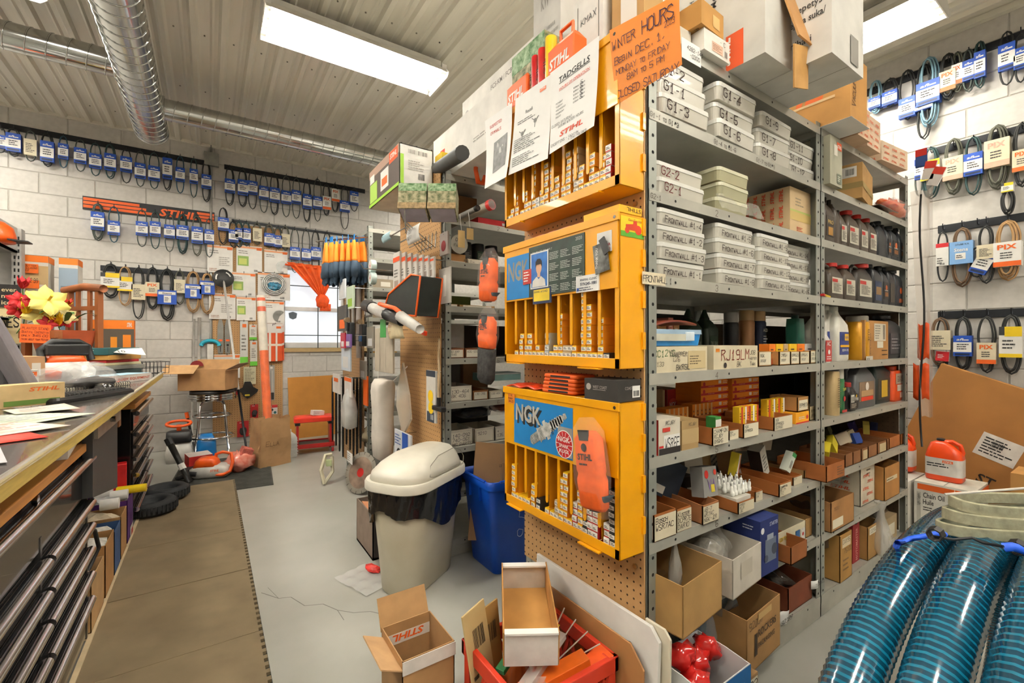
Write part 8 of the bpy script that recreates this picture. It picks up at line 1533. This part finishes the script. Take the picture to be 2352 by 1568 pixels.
t = thing('grinding_disc', 'large diamond saw disc leaning at the foot of the third row', 'saw disc', (1.0, 3.62, .16), rot=(0, radians(-72), radians(28))); G().lathe([(.0, 0), (.15, 0), (.16, .002), (.16, .005), (.15, .007), (0, .007)], 40).put('disc', K('a09a8e', .4, .4, var=.1), t, autosm=40); G().lathe([(.0, .007), (.12, .0072), (.122, .0075)], 32).put('printed_face', K('8f7a6a', .4, var=.2), t); G().lathe([(.0, .0076), (.035, .0078)], 20).put('red_hub', K('c22a26', .4), t)
for k in range(16): G().cbox((cos(k*pi/8)*.15, sin(k*pi/8)*.15, .0035), (.022, .003, .009), R=(0, 0, k*pi/8)).put('slot', K('3a362f', .8), t)
t = thing('paper_note', 'white handwritten card on the diamond saw disc', 'card', pe(803, 1052, .93)); G().box((0, -.08, -.04), (.002, .08, .045)).put('sheet', PAPER, t); G().lines((-.001, .07, -.03), -EY, EZ, .13, .065, 4, fill=.3).put('lettering', K('6a6660', .7), t)
t = thing('plastic_bracket', 'cream plastic bracket part beside the diamond saw disc', 'part', at(745, 1115, Z=0)); G().tube([(0, 0, .01), (-.02, .03, .12), (.02, .05, .24), (.07, .05, .24)], .016, 6).put('arm', K('d8d0b4', .5), t); G().tube([(.0, 0, .012), (.07, .02, .1), (.07, .05, .22)], .014, 6).put('brace', K('d8d0b4', .5), t); G().box((.02, .01, .15), (.06, .05, .2)).put('label', K('c8d4a0', .6), t)
bag('crumpled tan plastic bag on the lowest shelf of the third row', (1.15, 3.8, ZS[1]), (.12, .1, .2), .2, 'c4b494', .6, '8a7a5c')
# things on the top cabinet
z = 2.078
t = thing('photo_box', 'carton with a woodland photo standing on the top yellow cabinet', 'box', (1.0, 1.33, z)); G().box((-.04, -.11, 0), (.05, .09, .2)).put('carton', FOR, t, bevel=.001); G().box((-.0406, -.11, .13), (-.04, .09, .2)).put('tree_print', K('3a6a34', .6, h2='a8c09a', scale=60), t); G().box((-.0406, -.11, 0), (-.04, .09, .05)).put('path_print', K('b89a6e', .6, h2='7a6a4a', scale=60), t)
for i, (y, h) in enumerate(((1.37, .11), (1.12, .12))):
    t = thing('orange_case', 'orange handled carry carton on the top cabinet, %s one' % ('farther', 'nearer')[i], 'box', (.975, y, z)); G().loft([(0, .03, .065, .004), (h*.75, .03, .065, .004), (h*.95, .012, .05, .004)], n=1).put('carton', ORANGE, t); G().tube([(0, -.03, h*.93), (0, -.03, h*1.3), (0, .03, h*1.3), (0, .03, h*.93)], .006, 6).put('handle', ORANGE, t); g = G(); g.type('STIHL', (-.031, .055, h*.2), -EY, EZ, .034, shear=.2, bold=.03, width=.1); g.put('lettering', WHITE, t)
for i, (y, c_, r, h) in enumerate(((1.275, 'c81c1c', .017, .13), (1.235, 'd02a24', .018, .135), (1.19, 'f0c81c', .021, .15))): t = thing('marker_tube', '%s tube standing on the top yellow cabinet' % ('dark red', 'bright red', 'yellow')[i], 'tube', (.965, y, z)); G().lathe([(r, 0), (r, h*.15), (r, h), (r*.9, h+.004)], 14).put('tube', K(c_, .35), t, autosm=40); g = G(); g.type('OIL', (-r-.0006, .004, .03), EZ, EY, .012, width=.05); g.put('lettering', INK, t)
# ================================================================ counter, tool chests and what lies there
CT = .95; CX = -.32
t = thing('shop_counter', 'long dark counter top with clear film and yellow wood edge', 'counter', (CX, .6, 0))
G().box((-1.1, 0, CT-.04), (0, 4.05, CT)).put('slab', K('55514c', .16, var=.1, scale=5, coat=.4), t); G().box((-.004, 0, CT-.042), (.008, 4.055, CT-.006)).put('wood_edge', K('c4ab58', .4, stretch=(1, 1, 12)), t); G().box((-1.1, 4.05, CT-.042), (.008, 4.06, CT-.004)).put('end_edge', K('c4ab58', .4), t)
G().tube([(.006, 0, CT), (.012, 2, CT-.003), (.006, 4.05, CT)], .008, 8).put('film_fold', film('f0eee6', .45), t, smooth=True); G().box((-1.1, 0, 0), (-1.06, 4.05, CT-.04)).put('rear_panel', K('3a3836', .5), t); G().box((-.6, 4.026, 0), (-.55, 4.05, CT-.04)).put('end_leg', K('d2c690', .6), t)
CHB = K('1c1b1b', .2, .3, var=.05, coat=.5); HDL = K('dcd8d8', .18, 1.0, var=0); WOODT = K('c98a42', .45, stretch=(2, .4, 8), scale=9)
def chest(label, y0, y1, h, rows, cols, xf=-.40, dep=.62):
    t = thing('tool_chest', label, 'tool chest', (xf, y0, 0), 0, 'black tool chests under the counter'); L = y1-y0; b = h-.03
    G().box((-dep, 0, .02), (-.012, L, b)).put('cabinet', CHB, t, bevel=.003); G().box((-dep, -.01, b), (.012, L+.01, h)).put('wooden_top', WOODT, t, bevel=.003); G().box((-dep, 0, 0), (-.002, L, .02)).put('kick_base', K('8a867e', .4, .5), t)
    for (a, c_, z0, z1) in rows:
        d = G().box((-.012, a*L+.006, z0), (0, c_*L-.006, z1)).put('drawer', CHB, t, bevel=.002)
        G().tube([(.016, a*L+.012, z1-.012), (.016, c_*L-.012, z1-.012)], .0155, 12).put('handle', HDL, d, autosm=40); G().box((0, a*L+.01, z1-.02), (.014, c_*L-.01, z1)).put('handle_back', K('3a3a3c', .2, .6), d)
    for y in cols: G().box((-.012, y*L-.008, .03), (.002, y*L+.008, b-.14)).put('divider', K('6e6c6a', .25, .8), t)
    return t
yd = (1.82-.5)/1.91
r1 = [(0, 1, .60, .755)] + [(a, b, z, z+.087) for z in (.49, .397, .303, .205) for a, b in ((0, yd), (yd, 1))] + [(yd, 1, .04, .195), (0, yd, .04, .195)]
t1 = chest('near black tool chest with long chrome handles and wooden top', .5, 2.41, .81, r1, (.002, yd, .998))
g = G(); g.type('HUSKY', (.0012, 1.7, .757), EY, EZ, .02, shear=.15, bold=.02, width=.11); g.put('emblem', CHROME, t1); G().cyl((0, 1.25, .767), (.012, 1.25, .767), .012, 12).put('lock', CHROME, t1)
chest('far black tool chest beyond the floor boxes', 3.72, 4.62, .80, [(0, 1, .63, .75)] + [(a, b, z, z+.075) for z in (.54, .46, .38, .28, .18, .06) for a, b in ((0, .55), (.55, 1))], (.55,))
t = thing('counter_pedestal', 'dark grey panel with a steel drawer hanging under the counter', 'drawer unit', (-.37, 2.33, 0)); G().prism([(0, .60), (.56, .49), (.56, .905), (0, .905)], (0, 0, 0), EY, EZ, -.03).put('panel', K('3a3a3a', .5, var=.05), t); G().box((0, .02, .82), (.012, .56, .9)).put('drawer_face', K('a09a90', .35, .6), t); G().cyl((.01, .28, .86), (.03, .28, .86), .012, 12).put('knob', CHROME, t); G().box((-.1, .57, .78), (.005, .63, .86)).put('wood_block', K('8a5a34', .7), t)
struct(G().box((-1.0, .5, 0), (-.385, 4.62, .018)).put('trim_3', K('cdb894', .7)))
# folders with tabs on the near chest's wooden top
for i, (y, c_) in enumerate(((1.35, '2aa08c'), (1.5, 'e8d05a'), (1.62, '6a58b0'), (1.78, '2aa08c'), (1.92, 'e8c83a'))):
    t = thing('tab_folder', 'paper folder with a coloured index tab under the counter, %s along' % ORD[i], 'folder', (-.56, y, .811 + .004*(i % 3)), .15*(i % 2)); G().box((-.12, -.12, 0), (.1, .13, .012)).put('sheets', K('c8b490', .8), t); G().box((.1, -.03, .006), (.14, .05, .009)).put('index_tab', K(c_, .6), t)
t = thing('paper_stack', 'white papers stacked under the counter by the panel', 'paper', (-.5, 2.18, .811), .1); G().box((-.1, -.14, 0), (.1, .14, .03)).put('sheets', WHITE, t)
# boxes on the floor between the chests
for i, (y0, y1, h, c_, lb, sub) in enumerate(((2.46, 2.72, .23, 'c09a6a', 'tan carton with a clear sheet nearest the near chest', 'd8b49c'), (2.76, 2.98, .26, 'b0824e', 'torn tan carton of paper scraps', 'd8d4cc'), (3.0, 3.18, .24, '3a5a8a', 'blue and white carton of paper tags', 'd8d4ca'), (3.2, 3.4, .25, 'b58a58', 'tan carton of labels and paper rolls', 'c8b89c'), (3.43, 3.66, .27, '5a2a7a', 'purple carton of receipt rolls', 'd8d8d8'))):
    t = tray('floor_carton', lb + ' under the counter', 'box', (-.66, -.395, y0, y1, .019, h), c_, inner='96703f', rz=0); G().blob((.02, 0, h-.06), (.1, (y1-y0)*.4, .05), 9, 0, .3).put('contents', K(sub, .6, var=.15, scale=30), t)
    if i == 4: prints(t, (-.1325, -.115, 0, .134, .115, h-.02), [('r', 'R', .4, .0, .5, .25, 'e4e0dc'), ('r', 'R', .6, .0, .3, .14, 'c22a2c')])
for i, (y, x) in enumerate(((3.5, -.44), (3.58, -.52), (3.34, -.46))): t = thing('paper_roll', 'white receipt roll in the floor cartons, %s one' % ORD[i], 'paper roll', (x, y, .27)); G().cyl((-.04, 0, .02), (.04, 0, .02), .03, 14).put('roll', WHITE, t, autosm=40)
t = thing('red_sleeve', 'red plastic file sleeve standing beside the far chest', 'file', (-.45, 3.62, .28), .1); G().box((-.12, -.01, 0), (.03, .06, .17)).put('sleeve', K('d01c20', .35), t, bevel=.004); t = thing('yellow_tube', 'yellow tube lying across the red sleeve', 'tube', (-.46, 3.57, .30)); G().cyl((0, 0, 0), (.14, -.01, .0), .025, 12).put('tube', K('e8c81c', .4), t, autosm=40)
t = thing('grey_cable', 'grey and black cable hanging by the near chest', 'cable', (-.42, 2.5, .24)); G().tube([(0, 0, .2), (.02, .06, .16), (.03, .08, .08), (.0, .05, .0)], .008, 7).put('cable', BLACK, t, smooth=True)
# on the counter
def cp(u, v, z=CT): p = at(u, v, Z=z); return V((p.x, p.y, z + .001))
def on(name, label, cat, u, v, rz=0, z=CT): return thing(name, label, cat, cp(u, v, z), rz)
t = on('keyboard', 'black dusty computer keyboard on the counter edge', 'keyboard', 185, 915, radians(62)); G().loft([(0, .22, .08, .02), (.012, .22, .08, .02), (.022, .21, .07, .02)], n=3).put('case', K('1d1c1c', .35), t)
km = G().loft([(0, .0085, .0085, .002), (.007, .0065, .007, .002)], n=1).mesh('key', K('2b2a28', .5))
for r_ in range(5):
    for c_ in range(17): o = bpy.data.objects.new('key', km); C.objects.link(o); o.parent = t; o.location = (-.185+c_*.0225+.005*(r_ % 2), -.05+r_*.0225, .022)
t = on('computer_mouse', 'black glossy computer mouse beside the keyboard', 'mouse', 240, 898, radians(40)); G().loft([(0, .028, .05, .026), (.015, .03, .052, .028), (.03, .024, .042, .022), (.038, .012, .024, .012)], n=5).put('shell', K('23221f', .2, coat=.5), t, smooth=True)
t = on('mouse_pad', 'thin black pad under the mouse', 'mouse pad', 262, 905); G().box((-.09, -.02, -.0008), (.02, .12, 0)).put('pad', BLACK, t)
t = on('tan_display_box', 'tan printed box with orange logo and shrub drawing on the counter', 'box', 55, 934, radians(38)); G().box((-.11, -.03, 0), (.11, .05, .085)).put('carton', K('d2b684', .6), t); prints(t, (-.11, -.03, 0, .11, .05, .085), [('f', 'S', .5, .68, .18, .42, 'd8641c'), ('f', 'R', .18, .08, .75, .22, '6a8a3c')])
t = on('small_white_box', 'small white box with orange logo stripe behind the tan display box', 'box', 45, 905, radians(38)); G().box((-.07, 0, 0), (.07, .05, .11)).put('carton', K('d8d0c4', .6), t); prints(t, (-.07, 0, 0, .07, .05, .11), [('f', 'R', .45, .7, .5, .22, 'e0641c'), ('f', 'S', .5, .75, .12, .4, 'efe8e0'), ('f', 'T', .08, .75, 'AS 2', .1, .28, '2a2826')])
t = thing('computer_monitor', 'tilted grey monitor seen from behind on the counter', 'monitor', (-.72, 2.78, CT+.001), radians(118)); G().loft([(.06, .24, .02, .01, 0, -.03), (.4, .23, .015, .01, 0, .1)], n=2).put('shell', K('8d8890', .5), t); G().cyl((0, 0, 0), (0, .0, .16), .03, 10).put('neck', K('5a585a', .5), t); G().box((-.1, -.07, 0), (.1, .07, .012)).put('foot', K('5a585a', .5), t)
for i, (u, v, w, h, c_, rz, lb) in enumerate(((70, 1000, .2, .28, 'c8301c', .5, 'red folder'), (60, 1040, .24, .3, 'dcdade', .3, 'white printed sheets'), (90, 960, .22, .28, 'd8e0c8', .9, 'pale green coupon sheet'), (30, 985, .2, .28, 'e8d8cc', .7, 'pink striped form'), (200, 935, .16, .2, 'dcd4c4', .4, 'white note paper'), (300, 880, .14, .2, 'd8482c', .2, 'orange leaflet'))):
    t = on('paper_sheet', '%s lying on the counter' % lb, 'paper', u, v, rz, CT+.0012*i); t.location.x = min(t.location.x, -.5); G().grid(lambda a, b: V(((a-.5)*w, (b-.5)*h, .002+.004*sin(a*3+i)*b)), 5, 5).put('sheet', K(c_, .6, var=.04), t, smooth=True, solid=.0012); prints(t, (-w/2, -h/2, 0, w/2, h/2, .009), [('t', 'L', .1, .1, .7, .7, 7, 'a8685a' if i % 2 else '8a8a90')]) if i != 0 else None
t = on('spiral_notebook', 'spiral bound notebook behind the keyboard', 'notebook', 205, 893, radians(58)); G().box((-.2, -.05, 0), (.2, .05, .016)).put('pages', K('dcd4c0', .7), t)
for k in range(26): G().tube([(-.19+k*.0152, -.052+.009*cos(a*pi/4), .01+.012*sin(a*pi/4)) for a in range(8)], .0018, 4, closed=True).put('coil', BLACK, t)
t = on('equipment_box', 'flat white and blue box marked equipment at the counter edge', 'box', 290, 878, radians(60)); G().box((-.17, -.03, 0), (.17, .12, .045)).put('carton', K('d8cfc8', .6), t); prints(t, (-.17, -.03, 0, .17, .12, .045), [('f', 'T', .2, .3, 'BODY EQUIPMENT', .35, .75, 'c8502c'), ('t', 'R', 0, 0, 1, 1, 'a8cce0')])
t = thing('clear_wrap_heap', 'heap of clear plastic wrap over black cables on the counter', 'plastic wrap', (-.58, 3.3, CT)); G().blob((0, 0, .06), (.16, .28, .075), 16, 0, .22).put('film', film('f0eeea', .28), t, smooth=True); G().blob((.05, -.05, .03), (.1, .18, .03), 10, 0, .3).put('black_parts', K('26262a', .4), t, smooth=True)
t = thing('counter_chainsaw', 'orange chainsaw with a thick black handle standing on the counter', 'chainsaw', (-.70, 3.62, CT+.001), radians(35)); G().loft([(0, .12, .07, .03), (.08, .13, .075, .03), (.13, .1, .06, .03)], n=4).put('housing', K('e2e0da', .4), t, smooth=True); G().loft([(.12, .1, .06, .03), (.165, .08, .05, .03)], n=4).put('top_cover', OR_, t, smooth=True); G().tube([(-.1, -.02, .12), (-.11, -.02, .2), (-.06, -.02, .245), (.06, -.02, .245), (.1, -.02, .22), (.12, -.02, .14)], .02, 8).put('handle', BLACK, t, smooth=True); G().box((-.1, -.05, .17), (.1, -.02, .235)).put('hand_guard', K('2a2a2a', .45), t, bevel=.01); G().lathe([(.0, 0), (.045, .01), (.05, .05), (.03, .06), (0, .06)], 16, Matrix.Translation((-.1, -.09, .03))).put('orange_cap', OR_, t, smooth=True)
carton('tan_carton', 'tan carton with dark opening between monitor and planter', 'box', (-.95, -.78, 3.35, 3.6, CT+.001, CT+.17), 'b58a62', [('f', 'R', .1, .2, .5, .6, '3a2c20'), ('f', 'R', .7, .4, .2, .4, 'd8d0c4')], rz=.5)
for i, (z, h, w, d, c_, lb) in enumerate(((0, .05, .3, .22, '3a4a4a', 'grey file case'), (.05, .03, .34, .24, '8a8a84', 'grey binder'), (.08, .02, .3, .22, 'd8cfa8', 'cream book'), (.1, .02, .3, .2, 'b8262a', 'red spiral book'), (.12, .035, .33, .22, 'c9964a', 'tan folder'), (.155, .05, .36, .2, '24585a', 'dark green leather folder'))): t = thing('office_file', '%s in the pile at the far end of the counter' % lb, 'file', (-.60, 4.32, CT+.001+z), radians(48+i*4)); G().box((-w/2, -d/2, 0), (w/2, d/2, h-.001)).put('cover', K(c_, .55, var=.06), t, bevel=.004)
t = thing('parking_sign', 'white printed sign lying on the tan folder pile', 'sign', (-.5, 4.17, CT+.161), rot=(radians(25), 0, radians(28))); G().prism([(-.18, .07), (.14, .09), (.12, -.03)], (0, 0, 0), EX, EY, .003).put('sheet', WHITE, t); g = G(); g.type('10', (-.02, .02, .004), EX, EY, .035, width=.04); g.lines((-.12, .05, .004), EX, EY, .1, .02, 1); g.put('lettering', INK, t)
t = thing('wire_basket', 'black wire letter basket at the end of the counter', 'basket', (-.42, 4.5, CT+.001), radians(20)); g = G()
for k in range(12): g.tube([(-.13+.024*k, -.1, .09), (-.13+.024*k, -.09, 0), (-.13+.024*k, .09, 0), (-.13+.024*k, .1, .09)], .0018, 4)
for zz, q in ((.09, 1.0), (.045, .95)): g.tube([(-.14*q, -.1*q, zz), (.14*q, -.1*q, zz), (.14*q, .1*q, zz), (-.14*q, .1*q, zz)], .0022, 4, closed=True)
g.put('wire', BLACK, t)
# planter chair with silk flowers
WD = K('96562c', .5, var=.1, scale=6, stretch=(1, 1, .2)); TER = K('b8552e', .7)
t = thing('planter_chair', 'small wooden chair shaped planter stand with an upright slatted back', 'planter', (-.83, 4.3, CT+.001), radians(-50))
for x in (-.15, .15): G().box((x-.02, -.14, 0), (x+.02, -.1, .32)).put('front_leg', WD, t, bevel=.003); G().box((x-.018, .1, 0), (x+.018, .135, .62)).put('rear_post', WD, t, bevel=.003)
G().box((-.18, -.15, .27), (.18, -.13, .32)).put('apron', WD, t, bevel=.003); G().box((-.18, -.14, .06), (.18, .13, .09)).put('lower_rail', WD, t); G().tube([(-.2, .115, .62), (0, .115, .64), (.2, .115, .62)], .028, 8).put('crest_rail', WD, t, smooth=True); G().box((-.16, .105, .47), (.16, .125, .5)).put('cross_rail', WD, t)
for x in (-.06, .06): G().box((x-.014, .108, .3), (x+.014, .125, .62)).put('back_slat', WD, t)
G().loft([(.1, .1, .085, .02), (.28, .135, .115, .02), (.325, .145, .12, .02)], n=3).put('flower_pot', TER, t)
def flower(label, name, p, r, c_, c2_='d8b01c', tube=False):
    t = thing(name, label, 'flower', p, rnd.uniform(0, 6), 'silk flowers in the planter'); m_ = K(c_, .6, var=.08)
    for k in range(6):
        a = k*pi/3; R = Matrix.Rotation(a, 3, 'Z'); G().grid(lambda u, v: R @ V(((u-.5)*r*.75*sin(pi*min(1, v*.85+.1)), v*r*(.55 if tube else 1), r*(v*(1.2 if tube else .45) - .2*abs(u-.5)*2 - (0 if tube else .35*v*v)))), 4, 4).put('petal', m_, t, smooth=True)
    G().cyl((0, 0, 0), (0, 0, r*.5), r*.06, 6).put('stamen', K(c2_, .5), t); G().tube([(0, 0, 0), (.01, .0, -.08), (0, .02, -.16)], .003, 5).put('stem', K('4a7a34', .6), t); return t
pc = V((-.83, 4.3, CT)); q = 0
for u, v, r, c_, tb, lb in ((112, 690, .085, 'f0e07a', 0, 'large pale yellow lily, upper'), (95, 722, .08, 'f2e48a', 0, 'large pale yellow lily, lower'), (75, 705, .06, 'f0dc70', 0, 'pale yellow lily, left'), (140, 712, .05, 'f0d040', 1, 'deep yellow tulip, centre'), (58, 718, .045, 'f0c820', 1, 'deep yellow tulip, left'), (132, 745, .05, 'f0c41c', 1, 'yellow tulip hanging over the rim'), (152, 725, .05, 'eee0a0', 0, 'pale flower at the right'), (52, 660, .045, 'd8343c', 1, 'pinkish red tulip, highest'), (46, 690, .05, 'b8161c', 0, 'dark red lily, upper left'), (40, 712, .045, 'c01c1c', 0, 'dark red lily, lower left'), (148, 735, .045, 'b8141c', 0, 'dark red flower over the pot'), (150, 705, .04, 'c8381c', 1, 'orange red bud at the right'), (110, 742, .04, 'a81418', 0, 'small dark red flower at the rim')):
    p = at(u, v, Y=4.16 + .05*(q % 4)); q += 1; o = flower('%s in the flower arrangement' % lb, 'silk_flower', p, r*1.35, c_, tube=tb)
    o.rotation_euler = (radians(62 if not tb else 25), rnd.uniform(-.4, .4), radians(30))
t = thing('flower_foliage', 'dark green leaves under the silk flowers', 'leaves', pc + V((0, -.02, .3)))
for k in range(14): a = k*.9; R = Matrix.Rotation(a, 3, 'Z'); G().grid(lambda u, v: R @ V(((u-.5)*.035*sin(pi*v), .02+v*.17, .05+.1*sin(v*2.2))), 2, 5).put('leaf', K('3a6a30', .6, var=.15), t, smooth=True)
def notice(label, name, u0, v0, u1, v1, Y, col, rows, rz=0.0, ink=INK):
    a, b = at(u0, v1, Y=Y), at(u1, v0, Y=Y); w, h = b.x-a.x, b.z-a.z; t = thing(name, label, 'sign', a, rot=(0, rz, 0)); G().box((0, 0, 0), (w, .0015, h)).put('sheet', K(col, .6), t); g = G()
    for k, s_ in enumerate(rows): g.hand(s_, (w*.06, -.001, h*(.78 - .78*k/len(rows)) - h*.06), EX, EZ, h*.5/len(rows), fit=w*.88)
    g.put('lettering', ink, t); return t
notice('orange planter stand price sign hung on the planter', 'price_sign', 44, 745, 115, 787, 4.1, 'f0641c', ['PLANTER STAND', 'Beautiful Construction', 'only $45.00', 'think about your Mother'], .05)
for i, (u0, u1, v0, c_) in enumerate(((57, 125, 590, 'c4a878'), (135, 193, 596, '8fa0b0'))):
    Y = 4.95; a, b = at(u0, 760, Y=Y), at(u1-14, v0, Y=Y); carton('gutter_kit_box', 'tall gutter cleaning kit box with orange band, %s one' % ('left', 'right')[i], 'box', (a.x, b.x, Y, Y+.16, CT-.2, b.z), 'dedad2', [('f', 'R', 0, .955, 1, .045, 'ee7a1c'), ('f', 'R', .0, .0, 1, .93, c_), ('f', 'R', .1, .3, .8, .5, 'd8d0c0' if not i else '6a7c8c'), ('r', 'R', 0, .955, 1, .045, 'ee7a1c')])
carton('wide_store_box', 'large plain carton behind the planter carrying the gutter kits', 'box', (-1.75, -.45, 4.9, 5.14, 0, CT-.202), 'a08a68')
notice('orange gutter cleaning kit label', 'price_sign', 55, 608, 88, 627, 4.93, 'f0701c', ['GUTTER', 'CLEANING', 'KIT']); notice('orange 72.99 price label on the gutter kit', 'price_sign', 53, 645, 90, 662, 4.93, 'f0701c', ['$ 72.99'])
notice('black and cream wooden framed notice at the far left', 'framed_notice', -30, 672, 50, 790, 4.6, 'd8c494', [' ', 'lines']); t = thing('notice_header', 'black sign with cream words at the far left', 'sign', at(-30, 705, Y=4.59)); w = (at(48, 700, Y=4.59) - at(-30, 700, Y=4.59)).x; G().box((0, 0, 0), (w, .002, .16)).put('sheet', K('231f1c', .5), t); g = G(); [g.type(s_, (w*.42, -.001, .11-.045*k), EX, EZ, .03, bold=.01) for k, s_ in enumerate(('ever', 'ned', 'ice ?'))]; g.put('lettering', K('e4cfa0', .6), t)
Y = 5.2; a, b = at(213, 800, Y=Y), at(308, 737, Y=Y); carton('forestry_picture_box', 'flat orange banded box with a picture of workers in a wood', 'box', (a.x, b.x, Y, Y+.08, CT-.2, b.z), 'e87a1c', [('f', 'R', .0, .52, 1, .36, '5a5044'), ('f', 'S', .82, .91, .06, .13, 'efe8e0'), ('f', 'R', .08, .52, .12, .25, 'e8901c'), ('f', 'R', .42, .52, .16, .25, 'e8901c'), ('f', 'R', .72, .52, .2, .28, 'e8841c')]); carton('store_box', 'plain carton under the forestry picture box', 'box', (a.x-.02, b.x+.02, 5.15, 5.4, 0, CT-.202), '8a7454')
# grey store shelving at the far left
t = thing('store_gondola', 'grey slotted metal store shelving at the far left', 'shelving', (-2.245, 4.5, 0)); GM = K('a8a6a2', .45, .2); G().box((0, .3, 0), (1.07, .33, 2.02)).put('back_panel', GM, t); G().box((1.05, .26, 0), (1.1, .34, 2.03)).put('upright', K('b4b2ae', .45, .2), t)
g = G()
for k in range(36): g.box((1.062, .258, .3+k*.047), (1.07, .2605, .325+k*.047)); g.box((1.082, .258, .3+k*.047), (1.09, .2605, .325+k*.047))
g.put('slot', HOLE, t)['kind'] = 'stuff'
for zz, h in ((1.85, .18), (1.35, .02)): G().box((0, -.16, zz), (1.08, .3, zz+.015)).put('shelf_deck', GM, t); G().box((1.065, -.16, zz), (1.08, .3, zz+h)).put('shelf_end', K('c2c0bc', .45), t)
t = thing('orange_helmet', 'orange safety helmet with black peak on the grey shelving', 'helmet', (-1.2, 4.42, 1.866)); G().lathe([(.11, 0), (.115, .04), (.1, .1), (.06, .135), (0, .145)], 20).put('shell', OR_, t, smooth=True); G().prism([(-.08, .0), (.08, 0), (.05, .09), (-.05, .09)], (.09, 0, .01), -EY, EX, .008).put('peak', BLACK, t)
# ================================================================ small clutter at the back of the shelves
CC = ('3a2e26', '5a4630', '2a2c30', '8a6a44', 'b8b0a0', 'c2762c', '4a4a3c', '7a2a24', 'a88a5c')
for n_, (zi, y, nm) in enumerate(((5, 1.22, 'fifth'), (6, 1.22, 'sixth'), (6, 1.02, 'sixth'), (7, 1.16, 'seventh'), (8, 1.2, 'lowest'))):
    x = 1.11
    for i in range(8):
        w = rnd.uniform(.07, .13); h = rnd.uniform(.07, .15); c_ = CC[(i*4 + n_*3) % 9]
        pk('loose_pack', '%s loose parts pack, %s along the %s of the %s shelf' % ({'b': 'pale', 'c': 'orange', 'a': 'tan'}.get(c_[0], 'dark'), ORD[i], 'middle' if y < 1.1 else 'back', nm), 'pack', x + w/2, y + .04*(i % 3), Z[zi], w, .06, h, c_, (rnd.uniform(-.25, .1), rnd.uniform(-.2, .2), rnd.uniform(-.4, .4)), [('f', 'R', .15, .2, .6, .4, 'cfc8b8'), ('f', 'L', .2, .28, .5, .25, 3, '4a443c')] if i % 2 else [], 'loose packs at the back of the shelves')
        x += w + .015
